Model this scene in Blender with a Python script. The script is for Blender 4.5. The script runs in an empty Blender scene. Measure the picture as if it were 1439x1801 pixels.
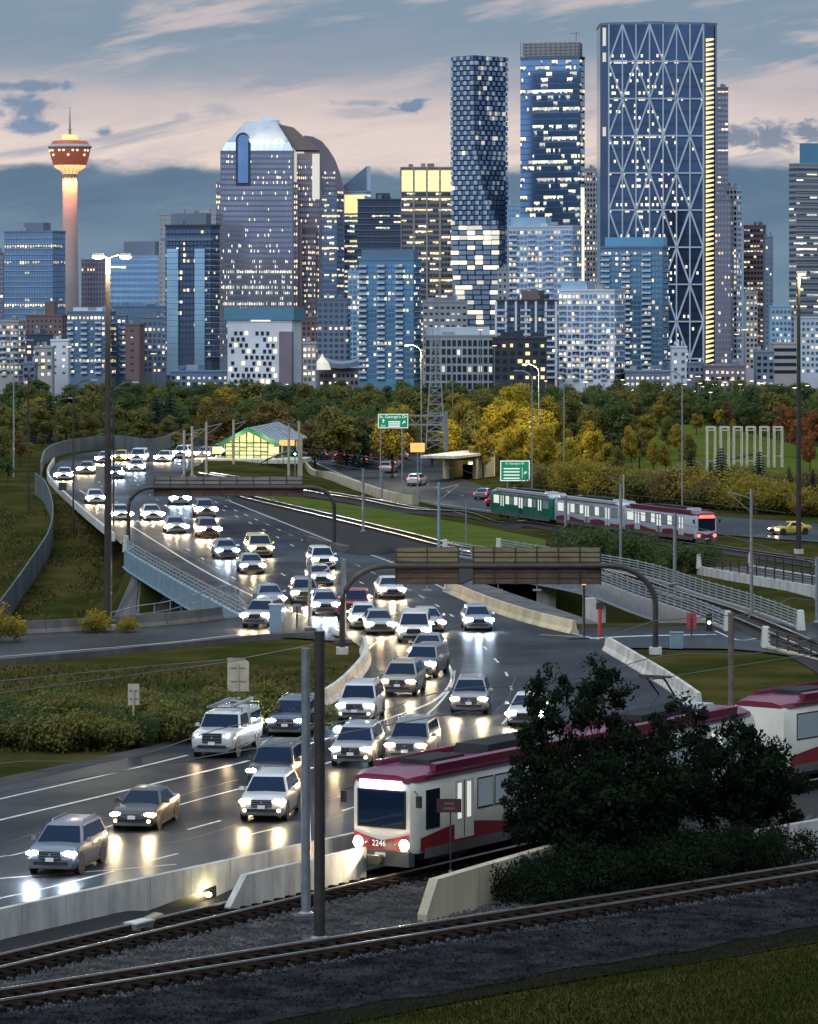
import bpy, bmesh, math, random
import numpy as np
from mathutils import Vector, Matrix
R = math.radians
rnd = random.Random(7)
scene = bpy.context.scene
C = scene.collection

# ------------------------------------------------------------------ camera
F, CX, YH, H = 6900.0, 719.5, 527.0, 20.5       # focal length and horizon in photo pixels, eye height in metres
cam_d = bpy.data.cameras.new('camera'); cam = bpy.data.objects.new('camera', cam_d); C.objects.link(cam)
cam.location = (0, 0, H); cam.rotation_euler = (R(90), 0, 0)
cam_d.sensor_fit = 'HORIZONTAL'; cam_d.sensor_width = 36; cam_d.lens = 36*F/1439
cam_d.shift_y = -(900.5-YH)/1439; cam_d.clip_start = 1; cam_d.clip_end = 60000
scene.camera = cam

# ------------------------------------------------------------------ world: dusk sky with cloud banks
world = bpy.data.worlds.new('World'); scene.world = world; world.use_nodes = True
nt = world.node_tree; N = nt.nodes; LK = nt.links
for n in list(N): N.remove(n)
def nd(t, **k):
    n = N.new(t)
    for a, b in k.items(): setattr(n, a, b)
    return n
def val(sock, v):
    if isinstance(v, (int, float)): sock.default_value = v
    elif isinstance(v, tuple): sock.default_value = v
    else: LK.new(v, sock)
def mth(op, a, b=0.0, c=0.0, clamp=False):
    n = nd('ShaderNodeMath', operation=op, use_clamp=clamp)
    val(n.inputs[0], a); val(n.inputs[1], b); val(n.inputs[2], c); return n.outputs[0]
def smooth(x, a, b):
    n = nd('ShaderNodeMapRange', interpolation_type='SMOOTHSTEP'); val(n.inputs[0], x); n.inputs[1].default_value = a; n.inputs[2].default_value = b
    n.inputs[3].default_value = 0; n.inputs[4].default_value = 1; return n.outputs[0]
def mixc(f, a, b):
    n = nd('ShaderNodeMix', data_type='RGBA'); val(n.inputs[0], f); val(n.inputs[6], a); val(n.inputs[7], b); return n.outputs[2]
def noise(vec, scale, detail=6, rough=.55, dist=0.0):
    n = nd('ShaderNodeTexNoise'); LK.new(vec, n.inputs['Vector']); n.inputs['Scale'].default_value = scale
    n.inputs['Detail'].default_value = detail; n.inputs['Roughness'].default_value = rough; n.inputs['Distortion'].default_value = dist
    return n.outputs['Fac']
tc = nd('ShaderNodeTexCoord'); sep = nd('ShaderNodeSeparateXYZ'); LK.new(tc.outputs['Generated'], sep.inputs[0])
dx, dy, dz = sep.outputs
az = mth('ARCTAN2', dx, dy)                  # azimuth from the sunset direction, radians
el = mth('ARCSINE', dz)                      # elevation, radians
def comb(x, y, z=0.0):
    n = nd('ShaderNodeCombineXYZ'); val(n.inputs[0], x); val(n.inputs[1], y); val(n.inputs[2], z); return n.outputs[0]
uv = comb(mth('MULTIPLY', az, 8.0), mth('MULTIPLY', el, 34.0))
n1 = noise(uv, 1.6, 7, .55, .5)
tu = mth('ADD', mth('MULTIPLY', az, .985), mth('MULTIPLY', el, .174)); tv = mth('SUBTRACT', mth('MULTIPLY', el, .985), mth('MULTIPLY', az, .174))
n2 = noise(comb(mth('MULTIPLY', tu, 14.0), mth('MULTIPLY', tv, 95.0)), .9, 7, .58, .35)
n4 = noise(comb(mth('MULTIPLY', az, 130.0), mth('MULTIPLY', el, 240.0)), 1.0, 5, .6, .6)
n5 = noise(comb(mth('MULTIPLY', tu, 60.0), mth('MULTIPLY', tv, 260.0)), 1.0, 6, .6, .4)
n3 = noise(comb(mth('MULTIPLY', az, 40.0), mth('MULTIPLY', el, 95.0)), 1.0, 6, .6, .4)
elw = mth('ADD', el, mth('MULTIPLY', mth('SUBTRACT', n1, .5), .022))
GREY = (.215, .295, .38, 1); PINK = (.56, .49, .495, 1); MAUVE = (.36, .385, .45, 1); BANK = (.125, .20, .285, 1); CREAM = (.76, .635, .58, 1)
# base: rosy glow low over the sunset, blue-grey sheet of cloud above it
c = mixc(smooth(elw, .034, .058), CREAM, PINK)
c = mixc(smooth(elw, .046, .066), c, MAUVE)
c = mixc(smooth(mth('ADD', elw, mth('MULTIPLY', n2, .012)), .056, .074), c, GREY)
# long pale streaks lit from below, tilted across the sheet
st = smooth(mth('ADD', n2, mth('MULTIPLY', mth('SUBTRACT', n5, .5), .14)), .50, .66)
c = mixc(mth('MULTIPLY', st, .85), c, (.56, .49, .50, 1))
dk = smooth(n2, .49, .32)
c = mixc(mth('MULTIPLY', dk, .78), c, (.265, .315, .40, 1))
# dark cloud bank along the horizon with a ragged top edge
edge = mth('ADD', mth('ADD', el, mth('MULTIPLY', mth('SUBTRACT', n3, .5), .008)), mth('MULTIPLY', mth('SUBTRACT', n1, .5), .016))
bank = mixc(smooth(el, .0, .03), (.16, .25, .345, 1), BANK); bank = mixc(mth('MULTIPLY', smooth(n2, .42, .66), .55), bank, (.20, .275, .36, 1)); bank = mixc(mth('MULTIPLY', smooth(n1, .55, .35), .5), bank, (.085, .155, .235, 1))
c = mixc(smooth(edge, .0350, .0312), c, bank)
# small dark scud clouds: (azimuth, elevation, half width, half height) in radians
def scud(a0, e0, ra, re, col, soft=.55):
    global c
    da = mth('DIVIDE', mth('SUBTRACT', az, a0), ra); de = mth('DIVIDE', mth('SUBTRACT', el, e0), re)
    r = mth('SQRT', mth('ADD', mth('MULTIPLY', da, da), mth('MULTIPLY', de, de)))
    r = mth('ADD', r, mth('ADD', mth('MULTIPLY', mth('SUBTRACT', n4, .5), 2.4), mth('MULTIPLY', mth('SUBTRACT', n3, .5), 1.2)))
    c = mixc(mth('MULTIPLY', smooth(r, 1.05, soft), .82), c, col)
def sd(x, y, w, h, col=(.105, .20, .36, 1), soft=.55): scud((x-CX)/F, (YH-y)/F, w/F, h/F, col, soft)
sd(724, 186, 36, 16, (.115, .215, .37, 1)); sd(50, 188, 85, 24, (.13, .225, .37, 1), .2); sd(50, 224, 62, 15, (.12, .22, .38, 1), .3); sd(185, 234, 20, 11, (.13, .225, .37, 1), .3); sd(60, 153, 95, 11, (.15, .235, .36, 1), .2)
sd(1345, 236, 85, 32, (.125, .195, .30, 1)); sd(1425, 232, 60, 22, (.125, .195, .30, 1))
sd(380, 196, 40, 18, (.42, .415, .47, 1), .2); sd(318, 206, 26, 12, (.44, .42, .46, 1), .2); sd(640, 180, 60, 9, (.30, .34, .42, 1), .3)
# the rest of the dome: overcast, shaped for its light, darker just above the view, brighter towards the zenith, a little bluer away from the sunset
away = smooth(mth('ABSOLUTE', az), .35, 1.6)
c = mixc(1.0, c, c); sc_ = nd('ShaderNodeVectorMath', operation='SCALE'); LK.new(c, sc_.inputs[0]); sc_.inputs['Scale'].default_value = .725; c = sc_.outputs[0]
low = mixc(away, c, (.36, .45, .57, 1))
low = mixc(smooth(el, .078, .13), low, (.135, .20, .285, 1))
dome = mixc(smooth(el, .22, 1.0), low, (.72, .83, .97, 1))
dome = mixc(smooth(el, -.005, -.02), dome, (.05, .06, .07, 1))
bg = nd('ShaderNodeBackground'); LK.new(dome, bg.inputs[0]); bg.inputs[1].default_value = 1.0
wo = nd('ShaderNodeOutputWorld'); LK.new(bg.outputs[0], wo.inputs[0])

# ------------------------------------------------------------------ added fill: one weak, very broad sun lamp from behind the viewer
fill_sun_d = bpy.data.lights.new('sun', 'SUN'); fill_sun_d.energy = 1.1; fill_sun_d.angle = R(40); fill_sun_d.color = (.86, .93, 1)
sun = bpy.data.objects.new('sun', fill_sun_d); C.objects.link(sun); sun.rotation_euler = (R(48), 0, R(-28))  # 'sun' is the added fill lamp
sun['kind'] = 'helper'
# ------------------------------------------------------------------ exposure
vs = scene.view_settings; vs.view_transform = 'Standard'; vs.look = 'None'; vs.exposure = .56; vs.gamma = 1; vs.use_curve_mapping = False
scene.cycles.use_denoising = True; scene.cycles.sample_clamp_indirect = 4; scene.cycles.max_bounces = 5
scene.cycles.diffuse_bounces = 2; scene.cycles.glossy_bounces = 3; scene.cycles.transparent_max_bounces = 6; scene.cycles.caustics_reflective = False

# ------------------------------------------------------------------ materials
MATS = {}
def mat(name, col, rough=.6, metal=0.0, col2=None, nscale=3.0, bump=0.0, bscale=None, emis=None, estr=0.0, spec=.5, coat=0.0, rough2=None, stretch=None, objcol=False, lo=.35, hi=.65, detail=6, thin=0.0):
    m = bpy.data.materials.new(name); m.use_nodes = True; t = m.node_tree; b = t.nodes['Principled BSDF']
    b.inputs['Base Color'].default_value = (*col, 1); b.inputs['Roughness'].default_value = rough; b.inputs['Metallic'].default_value = metal
    b.inputs['Specular IOR Level'].default_value = spec; b.inputs['Coat Weight'].default_value = coat
    if emis: b.inputs['Emission Color'].default_value = (*emis, 1); b.inputs['Emission Strength'].default_value = estr
    if thin: b.inputs['Transmission Weight'].default_value = 0
    co = None
    if col2 or bump or rough2 is not None:
        tcn = t.nodes.new('ShaderNodeTexCoord'); mp = t.nodes.new('ShaderNodeMapping'); t.links.new(tcn.outputs['Object'], mp.inputs[0])
        if stretch: mp.inputs['Scale'].default_value = stretch
        nz = t.nodes.new('ShaderNodeTexNoise'); nz.inputs['Scale'].default_value = nscale; nz.inputs['Detail'].default_value = detail; nz.inputs['Roughness'].default_value = .6
        t.links.new(mp.outputs[0], nz.inputs['Vector'])
        if col2:
            mr = t.nodes.new('ShaderNodeMapRange'); mr.inputs[1].default_value = lo; mr.inputs[2].default_value = hi; t.links.new(nz.outputs[0], mr.inputs[0])
            mx = t.nodes.new('ShaderNodeMix'); mx.data_type = 'RGBA'; mx.inputs[6].default_value = (*col, 1); mx.inputs[7].default_value = (*col2, 1)
            t.links.new(mr.outputs[0], mx.inputs[0]); t.links.new(mx.outputs[2], b.inputs['Base Color']); co = mx
        if rough2 is not None:
            mr = t.nodes.new('ShaderNodeMapRange'); mr.inputs[1].default_value = .35; mr.inputs[2].default_value = .65
            mr.inputs[3].default_value = rough; mr.inputs[4].default_value = rough2; t.links.new(nz.outputs[0], mr.inputs[0]); t.links.new(mr.outputs[0], b.inputs['Roughness'])
        if bump:
            n2_ = t.nodes.new('ShaderNodeTexNoise'); n2_.inputs['Scale'].default_value = bscale or nscale*6; n2_.inputs['Detail'].default_value = 4
            t.links.new(tcn.outputs['Object'], n2_.inputs['Vector'])
            bp = t.nodes.new('ShaderNodeBump'); bp.inputs['Strength'].default_value = 1; bp.inputs['Distance'].default_value = bump
            t.links.new(n2_.outputs[0], bp.inputs['Height']); t.links.new(bp.outputs[0], b.inputs['Normal'])
    if objcol:
        oi = t.nodes.new('ShaderNodeObjectInfo'); t.links.new(oi.outputs['Color'], b.inputs['Base Color'])
    MATS[name] = m; return m
M = MATS
mat('grass', (.022, .028, .007), .95, col2=(.058, .048, .016), nscale=.15, lo=.40, hi=.62, detail=9, bump=.10, bscale=1.6, spec=0.0)
mat('lawn', (.050, .075, .016), .95, col2=(.085, .10, .022), nscale=.25, bump=.08, bscale=2.5, spec=0.0)
def asphalt():
    m = mat('asphalt', (.020, .021, .024), .9, col2=(.034, .033, .035), nscale=.35, bump=.008, bscale=9, spec=0.0, stretch=(1, .35, 1)); t = m.node_tree; b_ = t.nodes['Principled BSDF']; out = t.nodes['Material Output']
    g = t.nodes.new('ShaderNodeBsdfGlossy'); g.inputs['Color'].default_value = (.78, .89, 1, 1); g.inputs['Roughness'].default_value = .34; ms = t.nodes.new('ShaderNodeMixShader')
    tc_ = t.nodes.new('ShaderNodeTexCoord'); nz = t.nodes.new('ShaderNodeTexNoise'); nz.inputs['Scale'].default_value = .05; nz.inputs['Detail'].default_value = 5; t.links.new(tc_.outputs['Object'], nz.inputs['Vector'])
    mr = t.nodes.new('ShaderNodeMapRange'); mr.inputs[1].default_value = .35; mr.inputs[2].default_value = .65; mr.inputs[3].default_value = .038; mr.inputs[4].default_value = .14; t.links.new(nz.outputs[0], mr.inputs[0]); t.links.new(mr.outputs[0], ms.inputs[0])
    bp = [n for n in t.nodes if n.bl_idname == 'ShaderNodeBump'][0]; t.links.new(bp.outputs[0], g.inputs['Normal'])
    t.links.new(b_.outputs[0], ms.inputs[1]); t.links.new(g.outputs[0], ms.inputs[2]); t.links.new(ms.outputs[0], out.inputs[0])
asphalt()
mat('tar', (.010, .010, .011), .45, spec=.3)
m_ = M['asphalt'].copy(); m_.name = 'asphalt_patch'; M['asphalt_patch'] = m_
for n_ in m_.node_tree.nodes:
    if n_.bl_idname == 'ShaderNodeMix': n_.inputs[6].default_value = (.014, .015, .018, 1); n_.inputs[7].default_value = (.024, .024, .026, 1)
mat('ballast_shade', (.016, .017, .019), .9, col2=(.008, .009, .010), nscale=1.5, bump=.06, bscale=9, spec=0.0)  # ballast with the foreground shade put into its colour
mat('shoulder', (.075, .072, .070), .7, col2=(.045, .045, .048), nscale=.5, bump=.02, bscale=6, spec=0.0)
mat('gravel', (.046, .045, .045), .9, col2=(.045, .045, .046), nscale=1.2, bump=.06, bscale=9, spec=0.0)
mat('stone_shade', (.036, .038, .042), .85, col2=(.009, .010, .012), nscale=.9, spec=0.0)  # stones darkened in colour for the same foreground shade
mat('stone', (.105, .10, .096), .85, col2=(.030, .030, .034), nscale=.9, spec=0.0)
mat('paint_white', (.62, .62, .60), .55, col2=(.36, .36, .36), nscale=2.5)
mat('concrete', (.52, .51, .48), .8, lo=.40, hi=.68, col2=(.29, .285, .265), nscale=1.3, bump=.006, bscale=12, stretch=(1, 1, .25), spec=0.1)
mat('concrete_warm', (.50, .44, .30), .8, col2=(.32, .28, .20), nscale=.7, bump=.006, bscale=12, stretch=(1, 1, .3), spec=0.1)
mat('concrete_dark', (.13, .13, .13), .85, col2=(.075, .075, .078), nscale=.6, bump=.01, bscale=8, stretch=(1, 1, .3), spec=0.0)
mat('rail_steel', (.72, .70, .67), .34, 1.0, col2=(.55, .53, .50), nscale=2)
mat('rust', (.016, .011, .009), .9, col2=(.034, .021, .016), nscale=3, spec=0.0)
mat('timber', (.012, .010, .009), .95, col2=(.022, .018, .016), nscale=4, spec=0.0)
mat('timber_pole', (.13, .105, .08), .85, col2=(.08, .065, .05), nscale=3)
mat('frame_cream', (.62, .57, .42), .6, col2=(.46, .42, .32), nscale=2)
mat('steel_grey', (.28, .30, .32), .45, .6, col2=(.20, .21, .23), nscale=2)
mat('steel_pale', (.27, .29, .31), .5, .2, col2=(.19, .21, .22), nscale=2)
mat('steel_dark', (.030, .027, .026), .5, .3, col2=(.05, .042, .038), nscale=2)
mat('girder_blue', (.20, .30, .36), .55, .1, col2=(.14, .21, .26), nscale=.8)
mat('gantry_rust', (.10, .060, .038), .75, col2=(.055, .036, .026), nscale=.9, stretch=(1, 1, 4))
mat('gantry_grey', (.21, .185, .165), .7, col2=(.13, .11, .10), nscale=.9, stretch=(1, 1, 4))
mat('gantry_olive', (.20, .165, .085), .7, col2=(.12, .10, .055), nscale=.9, stretch=(1, 1, 4))
mat('wood_pale', (.42, .36, .26), .8, col2=(.30, .25, .18), nscale=3)
mat('noise_wall', (.13, .15, .16), .85, col2=(.085, .10, .11), nscale=.4, stretch=(1, 1, .3), spec=0.1)
mat('black', (.012, .012, .013), .5)
mat('rubber', (.014, .014, .015), .8)
mat('chrome', (.72, .74, .77), .18, 1.0)
mat('glass_car', (.003, .014, .040), .05, spec=.14)
mat('car_paint', (.5, .5, .5), .34, .25, coat=.45, objcol=True)
mat('headlamp_warm', (1, 1, 1), .3, emis=(1, .72, .40), estr=190)
mat('headlamp_white', (1, 1, 1), .3, emis=(.86, .93, 1), estr=190)
mat('fog_lamp', (1, 1, 1), .3, emis=(1, .74, .34), estr=16)
mat('tail_lamp', (.4, .01, .01), .3, emis=(1, .04, .03), estr=7)
mat('plate', (.7, .7, .72), .5)
mat('lamp_glow', (1, 1, 1), .3, emis=(1, .78, .40), estr=14)
mat('lamp_glow_soft', (1, 1, 1), .3, emis=(1, .76, .40), estr=2.2)
mat('signal_green', (.1, .8, .6), .3, emis=(.10, .95, .72), estr=14)
mat('signal_red', (.8, .1, .1), .3, emis=(1, .08, .05), estr=8)
mat('sign_green', (.010, .21, .085), .5, emis=(.02, .5, .22), estr=.12)
mat('sign_letter', (.8, .82, .8), .5, emis=(.9, 1, .92), estr=.35)
mat('sign_orange', (.5, .2, .06), .6, emis=(1, .42, .12), estr=.9)
mat('sign_back', (.46, .40, .30), .6, col2=(.36, .31, .24), nscale=1.5)
mat('sign_maroon', (.045, .012, .016), .6)
mat('sign_faint', (.14, .08, .085), .6)
mat('sign_red', (.40, .035, .045), .6)
mat('wire', (.10, .10, .105), .5, .5)
# foliage
def leafmat(name, a, b):
    m = mat(name, a, .7, col2=b, nscale=.55, spec=.04, lo=.38, hi=.62); t = m.node_tree; b_ = t.nodes['Principled BSDF']; out = t.nodes['Material Output']
    tr = t.nodes.new('ShaderNodeBsdfTranslucent'); ms = t.nodes.new('ShaderNodeMixShader'); ms.inputs[0].default_value = .38
    t.links.new(b_.inputs['Base Color'].links[0].from_socket, tr.inputs[0]); t.links.new(b_.outputs[0], ms.inputs[1]); t.links.new(tr.outputs[0], ms.inputs[2]); t.links.new(ms.outputs[0], out.inputs[0]); return m
leafmat('leaf_dark', (.052, .084, .034), (.098, .118, .042))
leafmat('leaf_green', (.070, .11, .038), (.12, .14, .042))
leafmat('leaf_olive', (.19, .17, .048), (.11, .12, .038))
leafmat('leaf_yellow', (.33, .24, .034), (.18, .15, .032))
leafmat('leaf_gold', (.46, .35, .036), (.27, .22, .036))
leafmat('leaf_brown', (.18, .13, .05), (.115, .09, .04))
leafmat('leaf_rust', (.32, .125, .045), (.18, .085, .036))
leafmat('leaf_blue', (.018, .036, .030), (.028, .050, .042))
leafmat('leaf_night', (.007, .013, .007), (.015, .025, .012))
mat('bark', (.045, .036, .028), .9, col2=(.028, .022, .018), nscale=5, bump=.02, spec=0.0)
mat('blade', (.050, .052, .015), .9, col2=(.105, .088, .034), nscale=.2, spec=0.0)
mat('blade_dark', (.015, .020, .004), .9, col2=(.034, .032, .009), nscale=.3, spec=0.0)

# ------------------------------------------------------------------ mesh helpers
class MB:
    def __init__(s): s.v = []; s.f = []; s.mi = []; s.cur = 0
    def add(s, vs_, fs):
        o = len(s.v); s.v += [tuple(p) for p in vs_]; s.f += [tuple(i+o for i in f) for f in fs]; s.mi += [s.cur]*len(fs); return s
    def quad(s, a, b, c_, d): return s.add([a, b, c_, d], [(0, 1, 2, 3)])
    def box(s, c0, sz, rz=0.0, taper=1.0):
        x, y, z = sz[0]/2, sz[1]/2, sz[2]/2; cs, sn = math.cos(rz), math.sin(rz); p = []
        for k in (-1, 1):
            tp = taper if k > 0 else 1
            for a, b in ((-1, -1), (1, -1), (1, 1), (-1, 1)):
                px, py = a*x*tp, b*y*tp; p.append((c0[0]+px*cs-py*sn, c0[1]+px*sn+py*cs, c0[2]+k*z))
        return s.add(p, [(3, 2, 1, 0), (4, 5, 6, 7), (0, 1, 5, 4), (1, 2, 6, 5), (2, 3, 7, 6), (3, 0, 4, 7)])
    def prism(s, poly, z0, z1):
        n = len(poly); p = [(x, y, z0) for x, y in poly]+[(x, y, z1) for x, y in poly]
        return s.add(p, [tuple(range(n-1, -1, -1)), tuple(range(n, 2*n))]+[(i, (i+1) % n, n+(i+1) % n, n+i) for i in range(n)])
    def loft(s, rings, closed=True, caps=True):
        n = len(rings[0]); p = [q for r in rings for q in r]; fs = []
        for k in range(len(rings)-1):
            for i in range(n if closed else n-1):
                j = (i+1) % n; fs.append((k*n+i, k*n+j, (k+1)*n+j, (k+1)*n+i))
        if caps and closed: fs += [tuple(range(n-1, -1, -1)), tuple((len(rings)-1)*n+i for i in range(n))]
        return s.add(p, fs)
    def tube(s, path, r, n=6, caps=True):
        path = [Vector(p) for p in path]; rs = r if isinstance(r, (list, tuple)) else [r]*len(path); rings = []
        for i, p in enumerate(path):
            d = (path[min(i+1, len(path)-1)]-path[max(i-1, 0)]).normalized()
            u = d.cross(Vector((0, 0, 1)) if abs(d.z) < .95 else Vector((1, 0, 0))).normalized(); w = d.cross(u)
            rings.append([p+u*(rs[i]*math.cos(2*math.pi*k/n))+w*(rs[i]*math.sin(2*math.pi*k/n)) for k in range(n)])
        return s.loft(rings, True, caps)
    def bar(s, a, b, w, h):
        a, b = Vector(a), Vector(b); d = (b-a).normalized()
        u = d.cross(Vector((0, 0, 1)) if abs(d.z) < .97 else Vector((0, 1, 0))).normalized()*w/2; v = u.cross(d).normalized()*h/2
        return s.loft([[p-u-v, p+u-v, p+u+v, p-u+v] for p in (a, b)])
    def lathe(s, prof, n=16, c0=(0, 0, 0), axis='z'):
        rings = []
        for r, z in prof:
            rg = []
            for k in range(n):
                a = 2*math.pi*k/n; x, y = r*math.cos(a), r*math.sin(a)
                q = (x, y, z) if axis == 'z' else (z, x, y) if axis == 'x' else (x, z, y)
                rg.append((c0[0]+q[0], c0[1]+q[1], c0[2]+q[2]))
            rings.append(rg)
        return s.loft(rings)
    def mesh(s, name, mats, smooth=False, angle=35):
        me = bpy.data.meshes.new(name); me.from_pydata(s.v, [], s.f); me.validate()
        for m in (mats if isinstance(mats, (list, tuple)) else [mats]): me.materials.append(M[m] if isinstance(m, str) else m)
        if any(s.mi) and len(me.polygons) == len(s.mi): me.polygons.foreach_set('material_index', s.mi)
        if smooth:
            me.polygons.foreach_set('use_smooth', [True]*len(me.polygons)); me.set_sharp_from_angle(angle=R(angle))
        me.update(); return me
    def build(s, name, mats, parent=None, smooth=False, kind=None, angle=35):
        if not s.v: return None
        return link(name, s.mesh(name, mats, smooth, angle), parent, kind)
def fix_normals(me):
    b = bmesh.new(); b.from_mesh(me); bmesh.ops.recalc_face_normals(b, faces=b.faces); b.to_mesh(me); b.free()
def link(name, data, parent=None, kind=None):
    o = bpy.data.objects.new(name, data); C.objects.link(o)
    if parent: o.parent = parent
    if kind: o['kind'] = kind
    return o
def tag(o, label, cat, group=None):
    o['label'] = label; o['category'] = cat
    if group: o['group'] = group
    return o
def thing(name, label, cat, loc=(0, 0, 0), rz=0.0, group=None):
    o = bpy.data.objects.new(name, None); C.objects.link(o); o.location = loc; o.rotation_euler = (0, 0, rz); o.empty_display_size = .2
    return tag(o, label, cat, group)
def copy_tree(o, parent=None):
    c_ = o.copy(); C.objects.link(c_); c_.parent = parent
    for ch in list(o.children): copy_tree(ch, c_)
    return c_
def textmesh(s, size, name='lettering', ext=.0):
    cu = bpy.data.curves.new(name, 'FONT'); cu.body = s; cu.size = size; cu.align_x = 'CENTER'; cu.align_y = 'CENTER'; cu.extrude = ext; cu.resolution_u = 2
    o = bpy.data.objects.new(name, cu); me = bpy.data.meshes.new_from_object(o); bpy.data.objects.remove(o); return me
def letters(s, size, parent, loc, rot, m, name='lettering'):
    me = textmesh(s, size); me.materials.clear(); me.materials.append(M[m]); o = link(name, me, parent); o.location = loc; o.rotation_euler = rot; return o

# ------------------------------------------------------------------ lie of the land
def sst(x, a, b):
    t = np.clip((x-a)/(b-a), 0, 1); return t*t*(3-2*t)
FAR_Y = [0, 560, 620, 700, 900, 1300, 1800, 2400, 60000]; FAR_Z = [0, 0, -3, -7, -11.5, -20, -31, -40, -40]
def zb(X, Y):
    """graded ground: carriageways, tracks and verges"""
    X = np.asarray(X, float); Y = np.asarray(Y, float)
    q = (X+14)*.983+(Y-440)*.185
    z = -5*sst(q, 3, 27)*sst(Y, 262, 300)
    z = np.minimum(z, np.interp(Y, FAR_Y, FAR_Z)) if True else z
    z = z+5.0*np.exp(-((X-46)/17)**2-((Y-640)/45)**2)
    p = (X+13.2)*.85-(Y-127)*.527
    z = z-.5*sst(p, -.05, .5)*(1-sst(Y, 200, 225))
    z = z-.38*np.exp(-(((X+7.9)*.527+(Y-135.6)*.85)/2.6)**4-(((X+7.9)*.85-(Y-135.6)*.527-.6)/.9)**2)
    r = (X+12.2)*.698-(Y-116.6)*.716
    z = z+.16*np.maximum(0, r-7.0)*(1-sst(Y, 170, 200))
    return z
def zg(X, Y):
    """natural ground: the graded land with the creek valley cut through it"""
    X = np.asarray(X, float); Y = np.asarray(Y, float); z = zb(X, Y)
    left = 1-sst(X, -27, -21)
    near = 250.0; far_lo = 300*left+301*(1-left); far_hi = 400*left+311*(1-left)
    v = sst(Y, near, near+5)*(1-np.clip((Y-far_lo)/(far_hi-far_lo), 0, 1))
    right = sst(X, 22, 30)
    v2 = sst(Y, near, near+5)*(1-np.clip((Y-312)/(30), 0, 1))
    v = v*(1-right)+v2*right
    return z*(1-v)+(-8.0)*v
_YS = np.concatenate([np.arange(60, 330, .5), np.arange(330, 700, 1), np.arange(700, 4000, 10)])
def G(x, y, fn=zb, dz=0.0):
    """where the sight line through a photo pixel meets the ground"""
    u = (x-CX)/F; w = (y-YH)/F
    g = (H-w*_YS)-(fn(u*_YS, _YS)+dz); i = int(np.argmax(g < 0))
    if g[i] >= 0: i = len(_YS)-1
    i = max(i, 1); a, b = _YS[i-1], _YS[i]; t = g[i-1]/(g[i-1]-g[i]) if g[i-1] != g[i] else 0
    D = a+(b-a)*t; return Vector((u*D, D, H-w*D))
def P(x, y, D): return Vector(((x-CX)/F*D, D, H-(y-YH)/F*D))

def zs(X, Y): return float(zb(X, Y))
def dense(pts, step):
    out = []
    for a, b in zip(pts[:-1], pts[1:]):
        a, b = Vector(a), Vector(b); n = max(1, int((b-a).length/step))
        for k in range(n): out.append(a.lerp(b, k/n))
    out.append(Vector(pts[-1])); return out
def catmull(pts, n=6):
    p = [Vector(q) for q in pts]; p = [p[0]*2-p[1]]+p+[p[-1]*2-p[-2]]; out = []
    for i in range(1, len(p)-2):
        for k in range(n):
            t = k/n; a, b, c_, d = p[i-1:i+3]
            out.append(.5*((2*b)+(c_-a)*t+(2*a-5*b+4*c_-d)*t*t+(3*b-a-3*c_+d)*t**3))
    out.append(p[-2]); return out
def strip(name, pairs, m, off, n=8, cross=10, kind='structure', parent=None, fn=zb):
    Ls = catmull([tuple(G(*a))[:2]+(0,) for a, b in pairs], n); Rs = catmull([tuple(G(*b))[:2]+(0,) for a, b in pairs], n); rings = []
    for a, b in zip(Ls, Rs):
        rg = []
        for k in range(cross+1):
            p = a.lerp(b, k/cross); rg.append((p.x, p.y, float(fn(p.x, p.y))+off))
        rings.append(rg)
    mb = MB(); mb.loft(rings, closed=False); o = mb.build(name, m, parent, True, kind)
    fix_up(o.data); return o
def fix_up(me):
    b = bmesh.new(); b.from_mesh(me); bmesh.ops.recalc_face_normals(b, faces=b.faces)
    if sum(f.normal.z for f in b.faces) < 0: bmesh.ops.reverse_faces(b, faces=b.faces)
    b.to_mesh(me); b.free()
def groundline(px, step=2.0, n=8, fn=zb):
    """smooth line over the ground through photo points, as world points"""
    pts = catmull([tuple(G(*p))[:2]+(0,) for p in px], n); pts = dense(pts, step)
    return [Vector((p.x, p.y, float(fn(p.x, p.y)))) for p in pts]
def ribbon(mb, pts, w, off):
    rings = []
    for i, p in enumerate(pts):
        d = pts[min(i+1, len(pts)-1)]-pts[max(i-1, 0)]; d.z = 0; d.normalize(); u = Vector((-d.y, d.x, 0))*w/2
        a, b = p-u, p+u; rings.append([(a.x, a.y, p.z+off), (b.x, b.y, p.z+off)])
    mb.loft(rings, closed=False)
def offset_line(pts, d):
    out = []
    for i, p in enumerate(pts):
        t = pts[min(i+1, len(pts)-1)]-pts[max(i-1, 0)]; t.z = 0; t.normalize(); out.append(Vector((p.x-t.y*d, p.y+t.x*d, p.z)))
    return out
def arc_points(pts, s0, step, L=None):
    """points and headings every step metres along a line"""
    out = []; acc = 0; nxt = s0
    for a, b in zip(pts[:-1], pts[1:]):
        l = (b-a).length
        while nxt <= acc+l and l > 0:
            out.append((a.lerp(b, (nxt-acc)/l), math.atan2(b.y-a.y, b.x-a.x))); nxt += step
        acc += l
    return out
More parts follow.
